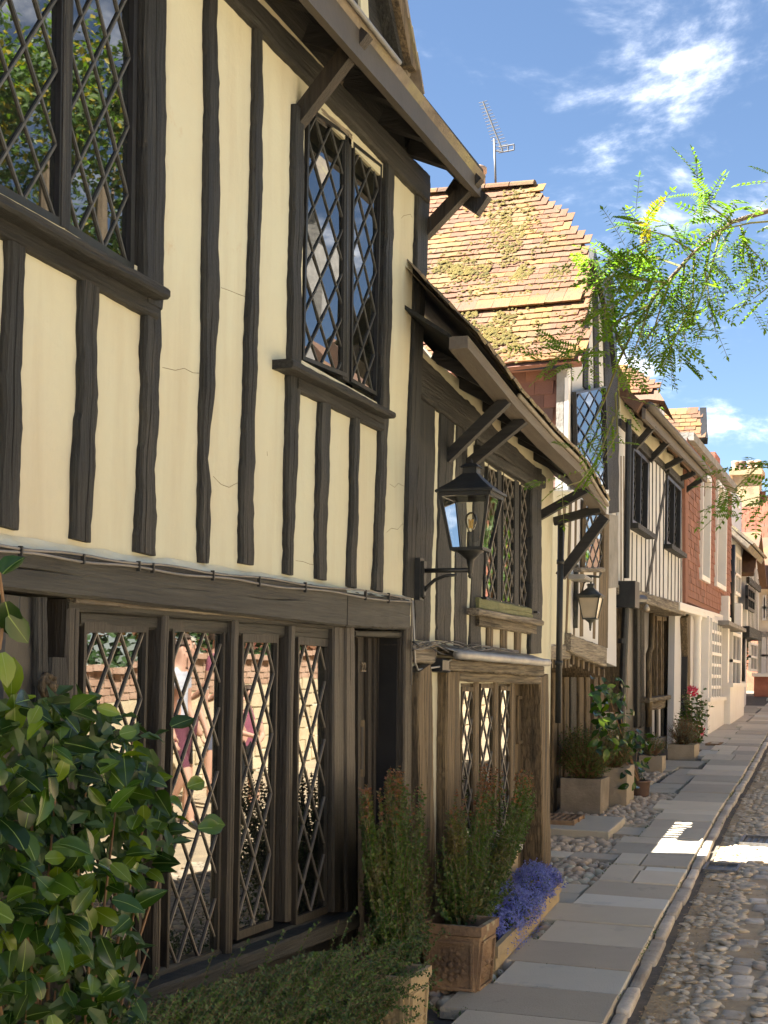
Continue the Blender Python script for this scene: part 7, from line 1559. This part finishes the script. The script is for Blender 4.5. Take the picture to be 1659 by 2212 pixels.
# ------------------------------------------------------------------ people strolling in the street, seen only as reflections
SKIN = mat('skin', (0.50, 0.28, 0.19), (0.56, 0.33, 0.23), scale=5, rough=.6)
HAIR = mat('dark_hair', (0.05, 0.03, 0.02), (0.08, 0.05, 0.03), scale=40, rough=.6)
def person(x, y, face, ht, label, top, bottom, pose, hat=None, shoes=None):
    """one continuous skinned body; joints laid out by pose; facing = heading angle"""
    k = ht / 1.75; b = on_ground(x, y)
    J = {'pel': (0, 0, .95), 'spi': (0, .01, 1.12), 'che': (0, .0, 1.32), 'nec': (0, 0, 1.47), 'hea': (0, .02, 1.58), 'cro': (0, .01, 1.68), 'fac': (0, .075, 1.60)}
    for s, sg in (('l', -1), ('r', 1)):
        J['hip' + s] = (.095 * sg, 0, .90); J['kne' + s] = (.10 * sg, .03, .49); J['ank' + s] = (.10 * sg, -.01, .09); J['toe' + s] = (.115 * sg, .15, .035)
        J['sho' + s] = (.185 * sg, 0, 1.41); J['elb' + s] = (.24 * sg, -.02, 1.13); J['wri' + s] = (.25 * sg, .08, .90); J['han' + s] = (.25 * sg, .11, .81)
    J.update(pose)
    RAD = {'pel': .125, 'spi': .115, 'che': .14, 'nec': .052, 'hea': .085, 'cro': .062, 'fac': .045, 'hip': .088, 'kne': .058, 'ank': .038, 'toe': .03, 'sho': .062, 'elb': .042, 'wri': .028, 'han': .033}
    E_ = [('pel', 'spi'), ('spi', 'che'), ('che', 'nec'), ('nec', 'hea'), ('hea', 'cro'), ('hea', 'fac')]
    for s in 'lr': E_ += [('pel', 'hip' + s), ('hip' + s, 'kne' + s), ('kne' + s, 'ank' + s), ('ank' + s, 'toe' + s), ('che', 'sho' + s), ('sho' + s, 'elb' + s), ('elb' + s, 'wri' + s), ('wri' + s, 'han' + s)]
    names = list(J); ix = {n: i for i, n in enumerate(names)}; c_, s_ = math.cos(face), math.sin(face)
    def Wp(p): return V((p[0] * c_ - p[1] * s_, p[0] * s_ + p[1] * c_, p[2])) * k
    me = bpy.data.meshes.new('skel'); me.from_pydata([Wp(J[n]) for n in names], [(ix[a], ix[b_]) for a, b_ in E_], [])
    o = bpy.data.objects.new('skel_tmp', me); COL.objects.link(o); md = o.modifiers.new('s', 'SKIN'); md.use_smooth_shade = True
    for n in names:
        r_ = RAD.get(n, RAD.get(n[:3], .05)) * k; sv = me.skin_vertices[0].data[ix[n]]; sv.radius = (r_, r_); sv.use_root = (n == 'pel')
    sb = o.modifiers.new('u', 'SUBSURF'); sb.levels = 2; sb.render_levels = 2
    dg = bpy.context.evaluated_depsgraph_get(); body = bpy.data.meshes.new_from_object(o.evaluated_get(dg)); bpy.data.objects.remove(o)
    body.materials.clear()
    SH = shoes or INKY
    for m in (SKIN, top, bottom, SH): body.materials.append(m)
    seg = [(Wp(J[a]), Wp(J[b_]), a, b_) for a, b_ in E_]
    for f in body.polygons:
        c = f.center; best, bn = 9, None
        for (p, q, a, b_) in seg:
            d = q - p; t = max(0, min(1, (c - p).dot(d) / d.length_squared)); dd = (c - p - d * t).length
            if dd < best: best, bn, bt = dd, (a, b_), t
        a, b_ = bn; mi = 0
        if a in ('pel', 'spi') and b_ in ('spi', 'che'): mi = 1 if c.z > .97 * k else 2
        elif a == 'che' and b_[:3] == 'sho': mi = 1
        elif a == 'che' and bt < .62: mi = 1
        elif a[:3] == 'sho' and bt < .5: mi = 1
        elif a == 'pel' or (a[:3] == 'hip' and bt < .8): mi = 2
        elif a[:3] == 'ank': mi = 3
        f.material_index = mi
    ob = link('person', body); ob.location = b; ob['label'] = label; ob['category'] = 'person'; ob['group'] = 'people reflected in the ground floor windows'
    # hair or hat, facial features
    hb = MB(); hc = V(Wp(J['hea'])); cr = V(Wp(J['cro'])); fw = V(Wp((0, 1, 0))) / k
    up_ = (cr - hc).normalized(); sd_ = fw.cross(up_).normalized()
    for i in range(7):
        for j in range(12):
            pass
    rings = []
    for i in range(6):
        ph_ = i / 5 * 1.75; rings.append([hc + up_ * (.035 + .105 * math.cos(ph_)) * k + (sd_ * math.cos(t * .5236) + fw * math.sin(t * .5236)) * (.102 * math.sin(ph_) + .004) * k - fw * .018 * k for t in range(12)])
    vs = [p for r in rings for p in r]; hb.add([v + b for v in vs], [(12 * r + t, 12 * r + (t + 1) % 12, 12 * r + 12 + (t + 1) % 12, 12 * r + 12 + t) for r in range(5) for t in range(12) if not (r >= 3 and 1 <= t <= 4)])
    if hat is not None:
        p = hc + up_ * .045 * k; hb.add([p + b + fw * .07 * k - sd_ * .08 * k, p + b + fw * .19 * k - sd_ * .06 * k, p + b + fw * .19 * k + sd_ * .06 * k, p + b + fw * .07 * k + sd_ * .08 * k], [(0, 1, 2, 3)])
    h_o = hb.obj('hat' if hat is not None else 'hair', hat or HAIR, ob, smooth=True)
    fe = MB()
    for sg in (-1, 1):
        p = hc + fw * .088 * k + up_ * .025 * k + sd_ * .034 * k * sg + b; fe.lathe(p, [(.001, -.007), (.008, 0), (.001, .007)], 6)
    fe.obj('eyes', INKY, ob); fe = MB(); p = hc + fw * .115 * k + b; fe.bar(p + up_ * .02 * k, p - up_ * .012 * k + fw * .006, .016, .02); fe.bar(hc + b + fw * .112 * k - up_ * .04 * k - sd_ * .024 * k, hc + b + fw * .112 * k - up_ * .04 * k + sd_ * .024 * k, .008, .008); fe.obj('nose_and_mouth', SKIN, ob)
    hd = MB()
    for s, sg in (('l', -1), ('r', 1)):
        w0, h0 = V(Wp(J['wri' + s])), V(Wp(J['han' + s])); d = (h0 - w0).normalized(); a_ = d.cross(fw); a_ = a_.normalized() if a_.length > .05 else sd_; n_ = a_.cross(d)
        for i, L in enumerate((.068, .078, .074, .058)):
            q = h0 + a_ * (.021 - i * .0145) * k + d * .012; hd.tube([q + b, q + b + d * L * .5 * k + n_ * .005, q + b + d * L * k + n_ * .022], [.0085 * k, .008 * k, .006 * k], 6)
        q = w0.lerp(h0, .6) + a_ * .026 * k; hd.tube([q + b, q + b + a_ * .022 * k + d * .03 * k, q + b + a_ * .026 * k + d * .058 * k], [.010 * k, .009 * k, .007 * k], 6)
    hd.obj('fingers', SKIN, ob, smooth=True)
    return ob
GREYT = mat('grey_white_cotton', (0.55, 0.55, 0.58), (0.42, 0.42, 0.46), scale=30, rough=.9, stretch=(.2, .2, 1)); MAROON = mat('maroon_cotton', (0.11, 0.03, 0.045), (0.14, 0.04, 0.06), scale=10, rough=.9)
PINKT = mat('rose_cotton', (0.24, 0.07, 0.10), (0.28, 0.09, 0.13), scale=10, rough=.9); NAVY = mat('slate_cotton', (0.07, 0.08, 0.11), (0.10, 0.11, 0.15), scale=10, rough=.9); KHAKI = mat('khaki_cap', (0.34, 0.31, 0.24), (0.4, 0.36, 0.28), scale=10, rough=.9)
raise_ = {'elbr': (.27, .12, 1.16), 'wrir': (.14, .30, 1.30), 'hanr': (.10, .33, 1.37)}
walk = {'knel': (-.10, .16, .52), 'ankl': (-.10, .22, .12), 'toel': (-.11, .37, .07), 'kner': (.10, -.06, .49), 'ankr': (.10, -.26, .12), 'toer': (.11, -.12, .04)}
person(1.42, 10.2, R(95), 1.74, 'person in grey white T-shirt and maroon shorts walking, reflected in the second light', GREYT, MAROON, walk)
person(1.75, 10.9, R(60), 1.70, 'person in slate vest and khaki cap holding a phone up, reflected in the third light', NAVY, INKY, raise_, hat=KHAKI)
person(1.02, 10.75, R(120), 1.28, 'child in rose vest with hands held together, reflected in the third light', PINKT, INKY, {'elbl': (-.24, .06, 1.14), 'wril': (-.06, .24, 1.08), 'hanl': (-.03, .27, 1.06), 'elbr': (.24, .06, 1.14), 'wrir': (.06, .24, 1.08), 'hanr': (.03, .28, 1.04)})
person(1.95, 12.0, R(80), 1.76, 'person with bare arms in rose top walking by the wall, reflected in the fourth light', PINKT, NAVY, {})
